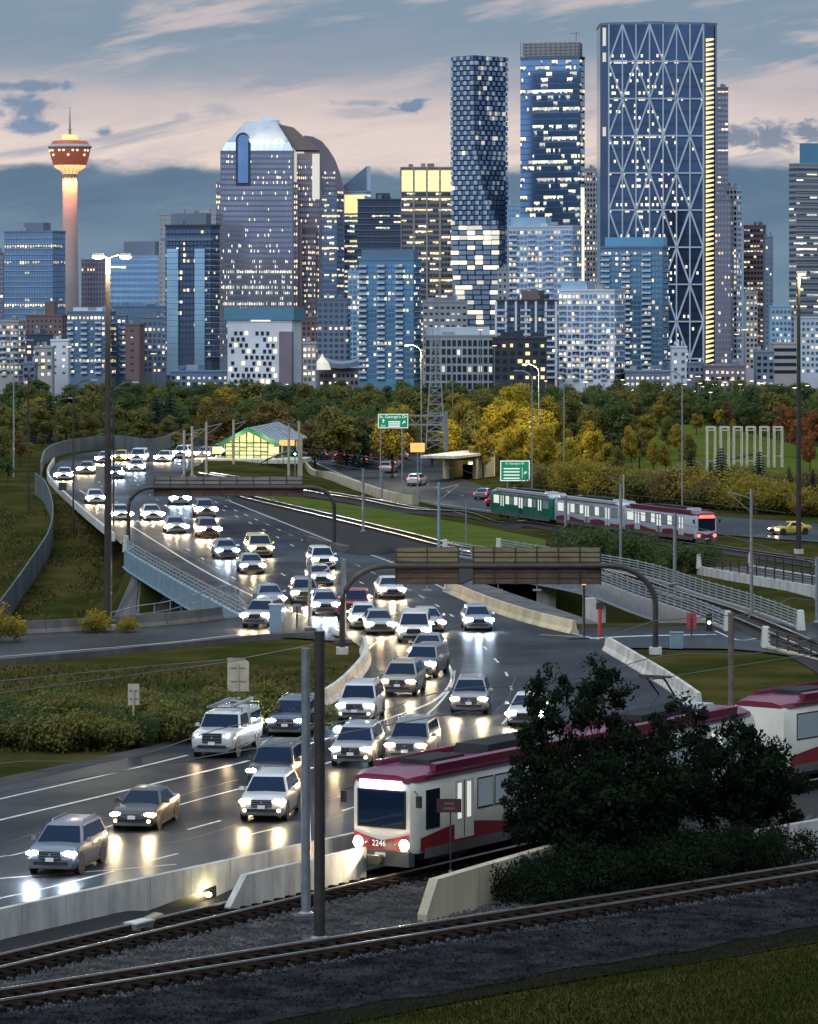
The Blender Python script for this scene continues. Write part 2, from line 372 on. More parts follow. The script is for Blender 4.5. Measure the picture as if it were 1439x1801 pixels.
# ------------------------------------------------------------------ ground sheet
gx = sorted(set([-9000, -4000, -2000, -1200, -800, -500, -350, -250, -180, -140, -110, -90]+list(np.arange(-75, 90, 2.0))+[100, 120, 150, 190, 250, 350, 500, 800, 1200, 2000, 4000, 9000]))
gy = sorted(set([-200, 0, 40, 60]+list(np.arange(80, 330, 2.0))+list(np.arange(330, 560, 5.0))+list(np.arange(560, 720, 12.0))+[760, 820, 900, 1050, 1300, 1550, 1800, 2100, 2400, 3000, 4000, 7000, 14000, 40000]))
GXm, GYm = np.meshgrid(gx, gy); GZ = zg(GXm, GYm)-.10
_p = (GXm+13.2)*.85-(GYm-127)*.527; _r = (GXm+12.2)*.698-(GYm-116.6)*.716; GZ = GZ-.35*((_p > -3) & (_r < 6) & (GYm < 182))
nx, ny = len(gx), len(gy)
me = bpy.data.meshes.new('ground')
me.from_pydata(np.stack([GXm.ravel(), GYm.ravel(), GZ.ravel()], 1).tolist(), [], [(j*nx+i, j*nx+i+1, (j+1)*nx+i+1, (j+1)*nx+i) for j in range(ny-1) for i in range(nx-1)])
me.materials.append(M['grass']); me.polygons.foreach_set('use_smooth', [True]*len(me.polygons)); ground = link('ground', me, None, 'structure')

def worldcurve_(pts, step=2.0): return [Vector((p.x, p.y, zs(p.x, p.y))) for p in dense(catmull([(x, y, 0) for x, y in pts], 8), step)]
# ------------------------------------------------------------------ carriageways
strip('road', [((-80, 1403), (-80, 1662)), ((0, 1385), (0, 1640)), ((160, 1348), (300, 1572)), ((310, 1308), (620, 1505)), ((470, 1262), (820, 1452)), ((585, 1225), (1010, 1380)),
    ((640, 1172), (1230, 1262)), ((636, 1142), (1140, 1172)), ((600, 1120), (1062, 1132)), ((520, 1110), (1000, 1112)), ((430, 1086), (880, 1075)), ((330, 1032), (790, 1033)),
    ((240, 980), (690, 985)), ((205, 950), (590, 950)), ((140, 897), (470, 905)), ((105, 863), (385, 872)), ((88, 840), (325, 848)), ((100, 815), (330, 830)), ((140, 799), (350, 818)),
    ((230, 789), (370, 806)), ((340, 786), (390, 800)), ((430, 785), (430, 797))], 'asphalt', .012, cross=16)
strip('ramp_road', [((-90, 1122), (-90, 1172)), ((0, 1116), (0, 1165)), ((160, 1108), (160, 1152)), ((300, 1099), (300, 1138)), ((430, 1084), (480, 1122)), ((520, 1080), (600, 1128))], 'asphalt', .004)
strip('side_road', [((985, 1106), (1040, 1140)), ((1150, 1102), (1180, 1140)), ((1300, 1098), (1320, 1144)), ((1500, 1092), (1500, 1170))], 'asphalt', .004)
strip('eastbound_road', [((545, 796), (545, 812)), ((640, 799), (600, 838)), ((720, 810), (680, 868)), ((800, 836), (745, 885)), ((880, 866), (860, 902)), ((980, 884), (980, 915)), ((1150, 900), (1150, 930)), ((1300, 911), (1300, 943)), ((1500, 926), (1500, 958))], 'asphalt', .012)
strip('station_spur', [((700, 800), (760, 826)), ((740, 803), (800, 832)), ((800, 828), (830, 845))], 'asphalt', .02, cross=4)
strip('gravel_shoulder', [((-80, 1388), (-80, 1404)), ((0, 1368), (0, 1386)), ((160, 1335), (160, 1349)), ((310, 1300), (310, 1309)), ((470, 1255), (470, 1263))], 'shoulder', .008, cross=3)
strip('median_gravel', [((320, 842), (322, 850)), ((390, 862), (385, 874)), ((540, 892), (470, 907)), ((700, 938), (590, 952)), ((800, 962), (690, 987)), ((900, 990), (790, 1035))], 'gravel', .006, cross=5)
lw = [[(x, y, float(zb(x, y))+.03) for y in np.arange(560, 660, 5.0)] for x in np.arange(24, 70, 2.5)]; mb = MB(); mb.loft(lw, False); fix_up(mb.build('park_lawn', 'lawn', None, True, 'structure').data)
fp = MB(); ribbon(fp, worldcurve_([(20, 566), (34, 572), (44, 585), (52, 600)]), 3.0, .06); fix_up(fp.build('park_path', 'shoulder', None, False, 'structure').data)
# track ballast in the foreground
strip('ballast', [((-120, 1655), (-120, 1900)), ((0, 1630), (0, 1900)), ((300, 1562), (300, 1870)), ((620, 1495), (620, 1792)), ((900, 1490), (1000, 1722)), ((1180, 1430), (1250, 1685)), ((1560, 1345), (1560, 1632))], 'gravel', -.05, n=16, cross=60)
strip('shaded_ballast', [((-120, 1802), (-120, 1930)), ((0, 1779), (0, 1920)), ((300, 1727), (300, 1880)), ((620, 1678), (620, 1796)), ((1000, 1616), (1000, 1724)), ((1250, 1576), (1250, 1684)), ((1560, 1530), (1560, 1630))], 'ballast_shade', -.03, n=16, cross=30)  # strip coloured dark to stand for shade below the nearest track
# concrete slope under the bridge
mb = MB()
for i in range(3):
    for j in range(5):
        x0 = -24.2+i*2.9; y0 = 312-j*2.6
        a = [(x0, y0), (x0+2.84, y0), (x0+2.84, y0-2.54), (x0, y0-2.54)]
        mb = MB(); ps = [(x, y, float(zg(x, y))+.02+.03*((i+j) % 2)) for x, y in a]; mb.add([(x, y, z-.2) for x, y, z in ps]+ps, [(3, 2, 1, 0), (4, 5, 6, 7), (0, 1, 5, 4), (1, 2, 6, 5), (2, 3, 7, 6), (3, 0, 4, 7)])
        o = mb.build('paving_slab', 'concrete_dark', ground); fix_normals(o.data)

# ------------------------------------------------------------------ painted markings, each line a part of the road
road = bpy.data.objects['road']
def solid(px, w=.15, parent=road, off=.020, name='lane_marking'):
    mb = MB(); ribbon(mb, groundline(px), w, off); o = mb.build(name, 'paint_white', parent); fix_up(o.data)
def dashed(px, on=3.0, gap=6.0, w=.13, s0=0.0, parent=road, off=.020):
    ln = groundline(px, .5); acc = 0; seg = []
    for a, b in zip(ln[:-1], ln[1:]):
        ph = (acc+s0) % (on+gap)
        if ph < on: seg += [a] if seg else [a]
        if (ph >= on or b is ln[-1]) and len(seg) > 2:
            mb = MB(); ribbon(mb, seg, w, off); fix_up(mb.build('lane_marking', 'paint_white', parent).data)
        if ph >= on: seg = []
        acc += (b-a).length
solid([(-60, 1421), (0, 1406), (197, 1361), (330, 1329)])
solid([(-60, 1458), (0, 1443), (330, 1365), (470, 1330), (600, 1292), (690, 1262), (765, 1232), (795, 1195), (782, 1160), (752, 1128)], .18)
solid([(-60, 1524), (0, 1508), (60, 1495), (310, 1418), (440, 1383), (560, 1348), (660, 1310), (745, 1262), (790, 1215), (800, 1180)], .13)
solid([(0, 1546), (195, 1531), (310, 1521)], .14); solid([(-40, 1594), (0, 1581), (60, 1568), (150, 1546), (200, 1533)], .14)
dashed([(250, 1518), (337, 1496), (455, 1465), (560, 1440), (700, 1395)], 3, 5); dashed([(330, 1460), (400, 1441), (520, 1410), (640, 1378), (760, 1345), (850, 1300), (900, 1250), (893, 1190), (862, 1150), (820, 1105), (760, 1060), (640, 1000), (430, 905), (300, 850)], 3, 5)
dashed([(480, 1060), (360, 985), (250, 915), (190, 870), (170, 840)], 3, 8); dashed([(600, 1075), (500, 1012), (400, 955), (300, 895), (240, 850), (240, 822)], 3, 8)
dashed([(720, 1070), (560, 985), (450, 925), (330, 868)], 3, 8)
solid([(620, 1122), (560, 1092), (470, 1060), (360, 1005), (270, 950), (200, 905), (140, 862)], .16)
solid([(640, 1160), (655, 1135), (690, 1120)], .14)
solid([(1055, 1125), (980, 1108), (860, 1072), (780, 1035), (690, 990), (590, 955), (480, 912), (400, 880)], .14)
er = bpy.data.objects['eastbound_road']
dashed([(560, 806), (640, 822), (720, 842), (800, 868), (880, 885)], 3, 7, .13, 0, er, .022); solid([(550, 812), (610, 838), (690, 867), (750, 882), (870, 900)], .14, er, .022)
sr = bpy.data.objects['side_road']
solid([(1000, 1125), (1120, 1119), (1260, 1116)], .5, sr, .012); solid([(1258, 1110), (1300, 1126), (1345, 1120)], .14, sr, .014); solid([(950, 1117), (1040, 1122)], .14, sr, .03)
ramp = bpy.data.objects['ramp_road']; solid([(-60, 1158), (0, 1155), (160, 1142), (300, 1130), (440, 1114)], .14, ramp, .014)

rr_ = random.Random(12)
for px, w in (([(60, 1420), (180, 1394), (330, 1358)], 2.4), ([(560, 1330), (640, 1300), (700, 1268)], 2.6), ([(860, 1240), (880, 1200), (872, 1165)], 3.0), ([(420, 1425), (520, 1398)], 2.2), ([(330, 905), (420, 950), (500, 992)], 3.0), ([(980, 1180), (1040, 1215)], 3.0)):
    mb = MB(); ribbon(mb, groundline(px), w, .016); fix_up(mb.build('repair_patch', 'asphalt_patch', road).data)
for px in ([(20, 1480), (120, 1452), (240, 1428), (330, 1396), (420, 1372)], [(260, 1490), (360, 1470), (480, 1430), (600, 1402)], [(660, 1180), (700, 1172), (790, 1168), (900, 1172), (1010, 1168)], [(640, 1152), (760, 1142), (900, 1140), (1040, 1138)], [(760, 1300), (830, 1278), (890, 1235), (905, 1190)], [(350, 1000), (460, 1000), (600, 985)], [(130, 880), (220, 920), (330, 975), (440, 1040)], [(400, 890), (520, 945), (640, 1000), (760, 1055)], [(560, 1450), (640, 1420), (720, 1392)]):
    ln = groundline(px, .8); ln = [p+Vector((rr_.uniform(-.06, .06), rr_.uniform(-.1, .1), 0)) for p in ln]; mb = MB(); ribbon(mb, ln, .07, .024); fix_up(mb.build('sealed_crack', 'tar', road).data)
# ------------------------------------------------------------------ railway tracks
def sleeper_mesh():
    return MB().box((0, 0, 0), (.24, 2.4, .18)).mesh('sleeper', 'timber')
SLEEP = sleeper_mesh(); CLIP = None
def track(name, pts, sleepers=True, bed=None, step=.7, lift=.02):
    root = bpy.data.objects.new(name, None); C.objects.link(root); root['kind'] = 'structure'
    if bed:
        mb = MB(); rings = []
        for i, p in enumerate(pts):
            d = pts[min(i+1, len(pts)-1)]-pts[max(i-1, 0)]; d.z = 0; d.normalize(); u = Vector((-d.y, d.x, 0))
            rings.append([Vector((q.x, q.y, zs(q.x, q.y)+h_)) for q, h_ in ((p-u*bed, -.04), (p-u*(bed-.6), .10), (p+u*(bed-.6), .10), (p+u*bed, -.04))])
        mb.loft(rings, closed=False); o = mb.build('track_bed', 'gravel', root); fix_up(o.data)
    for s in (-1, 1):
        ln = offset_line(pts, s*.7175); mb = MB(); foot = MB(); rings = []; r2 = []
        for i, p in enumerate(ln):
            d = ln[min(i+1, len(ln)-1)]-ln[max(i-1, 0)]; d.z = 0; d.normalize(); u = Vector((-d.y, d.x, 0))
            z0 = Vector((0, 0, lift+.20)); rings.append([p-u*.042+z0+Vector((0, 0, .085)), p+u*.042+z0+Vector((0, 0, .085)), p+u*.036+z0+Vector((0, 0, .145)), p-u*.036+z0+Vector((0, 0, .145))])
            r2.append([p-u*.075+z0-Vector((0, 0, .03)), p+u*.075+z0-Vector((0, 0, .03)), p+u*.02+z0+Vector((0, 0, .085)), p-u*.02+z0+Vector((0, 0, .085))])
        mb.loft(rings); o = mb.build('rail', 'rail_steel', root); fix_normals(o.data)
        foot.loft(r2); o2 = foot.build('rail_web', 'rust', o); fix_normals(o2.data)
    if sleepers:
        for p, a in arc_points(pts, .3, step):
            o = link('sleeper', SLEEP, root); o.location = (p.x, p.y, p.z+lift+.08); o.rotation_euler = (0, 0, a)
    return root
def wline(a, b, step=2.0):
    a, b = Vector((*a, 0)), Vector((*b, 0)); return [Vector((p.x, p.y, zs(p.x, p.y))) for p in dense([a, b], step)]
def worldcurve(pts, step=2.0, fn=zb):
    return [Vector((p.x, p.y, float(fn(p.x, p.y)))) for p in dense(catmull([(x, y, 0) for x, y in pts], 8), step)]
track_near = worldcurve([(-22, 107.1), (-12.2, 116.6), (1.4, 129.9), (14.9, 143), (24, 151.9)])
track('railway_track', track_near)
TD = Vector((.527, .85, 0))
t0 = Vector((-.98, 141.7, 0))
track_main = worldcurve([tuple((t0+TD*k)[:2]) for k in (-34, -24, -12, 0, 14)]+[(14.5, 166), (22.8, 177.5), (31, 187)])
track('railway_track', track_main)
trA = groundline([(330, 842), (420, 874), (560, 908), (700, 942), (830, 974), (1060, 1012), (1180, 1050), (1290, 1086), (1439, 1150), (1520, 1195)])
track('railway_track', trA, False, 1.9)
trB = groundline([(360, 836), (440, 848), (530, 864), (640, 882), (780, 903), (900, 922), (1050, 940), (1200, 957), (1320, 975), (1500, 1002)])
track('railway_track', trB, False, 2.2)

# ------------------------------------------------------------------ loose stones and grass blades (nobody could count them)
def scatter_stones(n, name, px_poly, size, m, fn=zb):
    r_ = np.random.RandomState(3); tpl = np.array([(1, 0, 0), (-.5, .8, 0), (-.5, -.8, 0), (.1, .1, .8), (0, 0, -.5)]); tf = [(0, 1, 3), (1, 2, 3), (2, 0, 3)]
    V = []; Fc = []; k = 0
    for i in range(n):
        X, Y = px_poly(r_)
        s = size*(.5+r_.rand()); a = r_.rand()*6.28; ca, sa = math.cos(a), math.sin(a); t = tpl*(.7+.6*r_.rand(5, 3))*s
        z = float(fn(X, Y))+.03
        for q in t: V.append((X+q[0]*ca-q[1]*sa, Y+q[0]*sa+q[1]*ca, z+q[2]))
        Fc += [(a_+k, b_+k, c_+k) for a_, b_, c_ in tf]; k += 5
    me = bpy.data.meshes.new(name); me.from_pydata(V, [], Fc); me.materials.append(M[m]); return link(name, me, None, 'stuff')
def near_xy(r_):
    while True:
        Y = 104+56*r_.rand(); X = (r_.rand()*2-1)*Y*.108
        p = (X+13.2)*.85-(Y-127)*.527; r = (X+12.2)*.698-(Y-116.6)*.716
        if p > .5 and r < 8.6+math.sin(X)*.4 and r < 1.6: return X, Y
def near_xy2(r_):
    while True:
        Y = 100+50*r_.rand(); X = (r_.rand()*2-1)*Y*.108; r = (X+12.2)*.698-(Y-116.6)*.716
        if 1.2 < r < 8.7+.5*math.sin(X*.9)+.3*math.sin(X*2.3): return X, Y
o = scatter_stones(24000, 'track_gravel', near_xy2, .070, 'stone_shade'); tag(o, 'track stones with shade put into their dark colour, below the nearest track', 'gravel')
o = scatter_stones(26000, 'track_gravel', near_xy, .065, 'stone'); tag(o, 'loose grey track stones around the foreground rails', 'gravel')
def blades(n, name, pick, h, w, m, label, fn=zg):
    r_ = np.random.RandomState(5); V = []; Fc = []
    for i in range(n):
        X, Y = pick(r_); z = float(fn(X, Y))-.1; a = r_.rand()*6.28; hh = h*(.4+r_.rand()); ww = w*(.5+r_.rand()); lx, ly = (r_.rand(2)-.5)*h
        k = len(V); V += [(X-ww*math.cos(a), Y-ww*math.sin(a), z), (X+ww*math.cos(a), Y+ww*math.sin(a), z), (X+lx, Y+ly, z+hh)]; Fc.append((k, k+1, k+2))
    me = bpy.data.meshes.new(name); me.from_pydata(V, [], Fc); me.materials.append(M[m]); return tag(link(name, me, None, 'stuff'), label, 'grass')
def pick_fore(r_):
    while True:
        Y = 88+50*r_.rand(); X = (r_.rand()*2-1)*Y*.108; r = (X+12.2)*.698-(Y-116.6)*.716
        if r > 7.1+r_.rand()**.7*1.9-.35*math.sin(X*.9)-.25*math.sin(X*2.3): return X, Y
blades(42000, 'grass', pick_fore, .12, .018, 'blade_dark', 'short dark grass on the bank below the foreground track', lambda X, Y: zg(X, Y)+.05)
def pick_left(r_):
    while True:
        x = r_.rand()*240-5; y = 880+235*r_.rand()
        g = G(x, y, zg)
        k_ = math.sin(g.x*.9+g.y*.13)+math.sin(g.y*.31-g.x*.5)+.8*math.sin(g.x*2.1+g.y*.7)
        if g.x < -23.5-(.0 if g.y > 310 else 1) and k_ > r_.rand()*2.4-.8: return g.x, g.y
blades(7000, 'grass', pick_left, .22, .10, 'blade', 'dry grass on the slope above the underpass')
def pick_mid(r_):
    x = r_.rand()*620; y = 1170+150*r_.rand()
    while y > 1372-x*.21-10 or y > 1330 or y < 1165: x = r_.rand()*620; y = 1170+150*r_.rand()
    g = G(x, y); return g.x, g.y
blades(6000, 'grass', pick_mid, .20, .08, 'blade', 'rough grass between the ramp and the shrubs')
def pick_med(r_):
    t = r_.rand(); x = 470+430*t; yt = 866+ (x-470)*.145; yb = 895+(x-470)*.19; g = G(x, yt+(yb-yt)*r_.rand()); return g.x, g.y
strip('median_grass', [((440, 872), (440, 884)), ((530, 876), (530, 900)), ((650, 893), (650, 928)), ((780, 915), (780, 958)), ((890, 935), (890, 968)), ((960, 950), (960, 978))], 'lawn', .03, cross=4)
# ------------------------------------------------------------------ walls and barriers: every precast panel is a part
def wall_run(name, label, cat, pts, prof, seg, m, gap=.03, group=None, cap=None):
    """panels along a ground line; prof = [(across, up)...] closed outline of a panel's section"""
    root = thing(name, label, cat, (0, 0, 0), 0, group); L = arc_points(pts, 0, seg)
    for (p, a), (q, b) in zip(L[:-1], L[1:]):
        d = (q-p); n = d.length; d = d/n; u = Vector((-d.y, d.x, 0)).normalized(); mb = MB()
        j = rnd.uniform(-.006, .006); A, B = p+d*gap/2+u*j, q-d*gap/2+u*j
        mb.loft([[e+u*x+Vector((0, 0, z)) for x, z in prof] for e in (A, B)]); o = mb.build('panel', m, root); fix_normals(o.data)
    return root
JERSEY = [(-.3, -.1), (-.3, .08), (-.16, .32), (-.10, .82), (.10, .82), (.16, .32), (.3, .08), (.3, -.1)]
WALL = [(-.12, -1.0), (-.12, .80), (.12, .80), (.12, -1.0)]
def lineW(pts, step=1.0): return [Vector((p.x, p.y, zs(p.x, p.y)*0)) for p in dense([(x, y, 0) for x, y in pts], step)]
wall_run('retaining_wall', 'long grey concrete parapet wall between the road and the near tracks', 'wall', lineW([(-19, 117.6), (-13.2, 127), (-9.7, 132.7), (-2.09, 144.9), (6.5, 158.8), (15, 172.3), (22, 181.5)]), WALL, 2.4, 'concrete')
# footing and dark portal in the wall, seen beyond the far rail
def at_z(x, y, z): D = (H-z)*F/(y-YH); return Vector(((x-CX)/F*D, D, z))
root = thing('portal_culvert', 'dark concrete culvert mouth with a lamp under the parapet wall', 'culvert', (0, 0, 0))
nW = Vector((.85, -.527, 0)); dW = Vector((.527, .85, 0))
pw = Vector((-8.7, 134.3, 0))
def wl(s, out, z): q = pw+dW*s+nW*out; return (q.x, q.y, z)
mb = MB(); mb.add([wl(-1.6, .135, -1.0), wl(3.5, .135, -1.0), wl(3.5, .135, .02), wl(-1.6, .135, -.42)], [(0, 1, 2, 3)]); mb.build('opening', 'black', root)
mb = MB(); mb.add([wl(-3.6, .14, -.8), wl(-.2, .14, -.8), wl(-.2, .14, -.42), wl(-3.6, .14, -.62), wl(-3.6, .5, -.8), wl(-.2, .5, -.8), wl(-.2, .5, -.45), wl(-3.6, .5, -.74)], [(0, 1, 2, 3), (4, 7, 6, 5), (0, 3, 7, 4), (1, 5, 6, 2), (3, 2, 6, 7), (0, 4, 5, 1)])
o = mb.build('footing', 'concrete_warm', root); fix_normals(o.data)
mb = MB(); mb.lathe([(.02, -.09), (.10, -.06), (.12, 0), (.10, .06), (.02, .09)], 10, wl(2.85, .25, -.22)); mb.build('lamp', 'lamp_glow', root, True)
ld = bpy.data.lights.new('culvert_light', 'POINT'); ld.energy = 40; ld.color = (1, .85, .45); ld.shadow_soft_size = .12; lo_ = link('culvert_light', ld, root); lo_.location = wl(2.75, .45, -.2)
root = thing('signal_box', 'small grey trackside equipment cabinet below the parapet wall', 'cabinet', at_z(245, 1640, -.5), R(58))
MB().box((0, 0, .17), (1.0, .5, .34)).build('body', 'steel_grey', root); MB().box((0, 0, .36), (1.06, .56, .05)).build('lid', 'concrete', root)
# second wall panel nearer the track with a raking end
def wall_slab(name, label, A, B, z_top_a, z_top_b, th, m, rake=.9, zlow=-.8):
    A, B = Vector((*A, 0)), Vector((*B, 0)); d = (B-A).normalized(); u = Vector((-d.y, d.x, 0))*th/2; L_ = (B-A).length
    root = thing(name, label, 'wall', (0, 0, 0)); n = max(1, int(L_/3.2)); prev = A
    for k in range(n):
        a = A+d*(L_*k/n+.015); b = A+d*(L_*(k+1)/n-.015); za = z_top_a+(z_top_b-z_top_a)*k/n; zb_ = z_top_a+(z_top_b-z_top_a)*(k+1)/n
        pr = [(0, zlow), ((b-a).length, zlow), ((b-a).length, zb_), (0, za)]
        if k == 0: pr = [(0, zlow), ((b-a).length, zlow), ((b-a).length, zb_), (rake, za), (0, zlow+.55)]
        ps = []
        for s in (-1, 1): ps += [a+d*x+u*s+Vector((0, 0, z)) for x, z in pr]
        nn = len(pr); mb = MB(); mb.add(ps, [tuple(range(nn)), tuple(range(2*nn-1, nn-1, -1))]+[(i, (i+1) % nn, nn+(i+1) % nn, nn+i) for i in range(nn)]); o = mb.build('panel', m, root); fix_normals(o.data)
    return root
a_ = at_z(400, 1605, -.45); b_ = at_z(640, 1548, -.45)
wall_slab('wing_wall', 'low grey concrete wing wall beside the far track, in front of the parapet', (a_.x, a_.y), (b_.x, b_.y), .72, .75, .25, 'concrete', 1.0)
a_ = at_z(742, 1622, -.5); b_ = at_z(1010, 1545, -.5)
wall_slab('wing_wall', 'yellowish concrete wing wall with raked end at the foot of the dark trees', (a_.x, a_.y), (b_.x, b_.y), .85, .95, .35, 'concrete_warm', .8)
a_ = at_z(1325, 1520, -.5); b_ = at_z(1500, 1490, -.5)
wall_slab('wing_wall', 'grey concrete wall at the right edge beyond the dark trees', (a_.x, a_.y), (b_.x, b_.y), .75, .8, .3, 'concrete', .2)
# jersey barriers
wall_run('jersey_barrier', 'white concrete barrier curving along the inside of the merging lanes', 'barrier', groundline([(425, 1292), (520, 1262), (585, 1232), (628, 1192), (644, 1165), (640, 1140)], .5), JERSEY, 3.0, 'concrete')
wall_run('jersey_barrier', 'pale concrete barrier between the road and the creek bridges', 'barrier', groundline([(785, 1040), (850, 1068), (930, 1095), (1015, 1116)], .5), JERSEY, 3.0, 'concrete_warm')
wall_run('jersey_barrier', 'concrete barrier running from the junction down behind the dark trees', 'barrier', groundline([(1068, 1144), (1120, 1175), (1180, 1212), (1245, 1258)], .5), JERSEY, 3.0, 'concrete')
wall_run('jersey_barrier', 'low barrier on the far edge of the ramp above the underpass', 'barrier', groundline([(-70, 1123), (0, 1118), (160, 1110), (300, 1100), (425, 1085)], .5), JERSEY, 3.0, 'concrete_dark')
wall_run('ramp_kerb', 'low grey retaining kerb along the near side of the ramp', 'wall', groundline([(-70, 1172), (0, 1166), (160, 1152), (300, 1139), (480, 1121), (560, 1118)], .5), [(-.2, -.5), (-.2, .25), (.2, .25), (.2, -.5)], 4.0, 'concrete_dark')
wall_run('verge_barrier', 'grey roadside barrier along the outer edge of the bend', 'barrier', groundline([(200, 950), (150, 908), (104, 866), (84, 838), (96, 812)], .5), [(-.12, -.1), (-.12, .6), (.12, .6), (.12, -.1)], 4.0, 'concrete')
wall_run('median_wall', 'low wall between the station tracks and the outbound lanes', 'wall', groundline([(538, 822), (590, 846), (650, 868), (705, 884), (742, 888)], .5), [(-.15, -.1), (-.15, .9), (.15, .9), (.15, -.1)], 3.0, 'concrete_warm')
# noise walls on the left bank
NW = [(-.1, -.4), (-.1, 1.7), (.1, 1.7), (.1, -.4)]
wall_run('noise_wall', 'tall grey noise wall round the outside of the bend', 'wall', groundline([(72, 838), (82, 812), (120, 796), (200, 787), (300, 785), (392, 785)], .5), NW, 3.0, 'noise_wall')
wall_run('noise_wall', 'lower grey panel fence stepping down the left bank', 'fence', groundline([(-30, 985), (0, 968), (50, 940), (88, 915), (90, 893), (62, 868)], .5, fn=zg), [(-.06, -.4), (-.06, 2.2), (.06, 2.2), (.06, -.4)], 2.6, 'noise_wall')

# ------------------------------------------------------------------ bridges over the creek
def girder_bridge(name, label, pts, half, depth, m_deck, m_gird, rail=None, rail_m='steel_pale', piers=(), zoff=-.03, sides=(-1, 1), slats=5, rail_h=1.1, ends=True):
    root = thing(name, label, 'bridge', (0, 0, 0))
    def sec(lst): return [[p+u*x+Vector((0, 0, z)) for x, z in lst] for p, u in fr]
    fr = []
    for i, p in enumerate(pts):
        d = pts[min(i+1, len(pts)-1)]-pts[max(i-1, 0)]; d.z = 0; d.normalize(); fr.append((p, Vector((-d.y, d.x, 0))))
    mb = MB(); mb.loft(sec([(-half, zoff-.28), (half, zoff-.28), (half, zoff), (-half, zoff)])); o = mb.build('deck', m_deck, root); fix_normals(o.data)
    for s in sides:
        mb = MB(); mb.loft(sec([(s*half-.18, -depth), (s*half+.18, -depth), (s*half+.18, .12), (s*half-.18, .12)])); o = mb.build('girder', m_gird, root); fix_normals(o.data)
        mb = MB(); mb.loft(sec([(s*half-.32, -depth-.06), (s*half+.32, -depth-.06), (s*half+.32, -depth+.02), (s*half-.32, -depth+.02)])); o = mb.build('flange', m_gird, root); fix_normals(o.data)
        if rail:
            ln = [p+u*(s*half) for p, u in fr]
            for k in range(slats):
                mb = MB(); z = .15+(rail_h-.15)*(k+1)/slats; mb.tube([q+Vector((0, 0, z)) for q in ln], .045, 5); mb.build('rail', rail_m, root)
            for p, a in arc_points(ln, .05, 2.0):
                MB().box((p.x, p.y, p.z+.1+rail_h/2), (.09, .09, rail_h), a).build('post', rail_m, root)
            if ends:
                for p, d in ((ln[0], 1), (ln[-1], -1)):
                    MB().box((p.x, p.y, p.z+.55), (.5, 1.3, 1.3), 0, .7).build('end_block', 'concrete', root)
    for (x, y, w) in piers:
        z0 = float(zg(x, y))-.5; MB().box((x, y, (z0-depth)/2), (w, .9, -depth-z0), 0, 1.15).build('pier', 'concrete', root)
    return root
road_l = groundline([(225, 968), (240, 980), (330, 1032), (430, 1086), (450, 1096)], 2.0)
girder_bridge('road_bridge', 'blue-grey girder road bridge carrying the inbound lanes over the underpass', offset_line(road_l, 0), .15, 1.3, 'concrete_dark', 'girder_blue', True, piers=[(-13.5, 283, 1.0), (-11.0, 268, 1.0)], sides=(-1,), slats=3, rail_h=.95)
mb = MB()
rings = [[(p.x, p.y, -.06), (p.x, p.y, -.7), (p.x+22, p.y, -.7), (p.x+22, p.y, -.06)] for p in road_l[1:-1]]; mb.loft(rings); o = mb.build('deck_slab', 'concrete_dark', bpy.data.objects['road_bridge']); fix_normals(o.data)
a_ = [p for p in trA if 243 < p.y < 318]
girder_bridge('rail_bridge', 'grey steel rail bridge with open railings crossing the creek', a_, 2.3, 1.1, 'concrete_dark', 'steel_pale', True, piers=[(10.5, 300, 1.3), (13.5, 284, 1.3), (17.5, 268, 1.2)], slats=5)
a_ = groundline([(1275, 1008), (1330, 1018), (1400, 1030), (1520, 1050)], 2.0)
girder_bridge('side_bridge', 'concrete road bridge with dark balustrade at the right edge', [p+Vector((0, 0, .6)) for p in a_], 2.6, 1.0, 'concrete_dark', 'concrete', True, 'steel_dark', slats=4)
mb = MB(); pA = a_[0]; MB().box((pA.x+.2, pA.y, pA.z-2.6), (2.2, 5.6, 5.4), R(35)).build('abutment', 'concrete', bpy.data.objects['side_bridge'])
a_ = [Vector((x, y, 0)) for x, y, _ in dense([(23.0, 232, 0), (25.4, 222, 0), (28.2, 208, 0), (31, 196, 0)], 2)]
girder_bridge('curved_rail_bridge', 'curved concrete rail viaduct with walkway railing above the second train', a_, 2.0, 1.2, 'concrete_dark', 'concrete_warm', True, 'steel_dark', piers=(), slats=4)
# handrail by the ramp underpass
root = thing('hand_railing', 'thin pipe handrail beside the underpass slope', 'railing', (0, 0, 0))
hl = groundline([(195, 1110), (240, 1098), (300, 1088), (400, 1060), (430, 1075)], .5)
hl = [p+Vector((0, 0, 0)) for p in hl]
for z in (.6, 1.15): MB().tube([p+Vector((0, 0, z)) for p in hl], .03, 5).build('rail', 'steel_pale', root)
for p, a in arc_points(hl, 0, 2.5): MB().box((p.x, p.y, p.z+.3), (.05, .05, 1.7)).build('post', 'steel_pale', root)

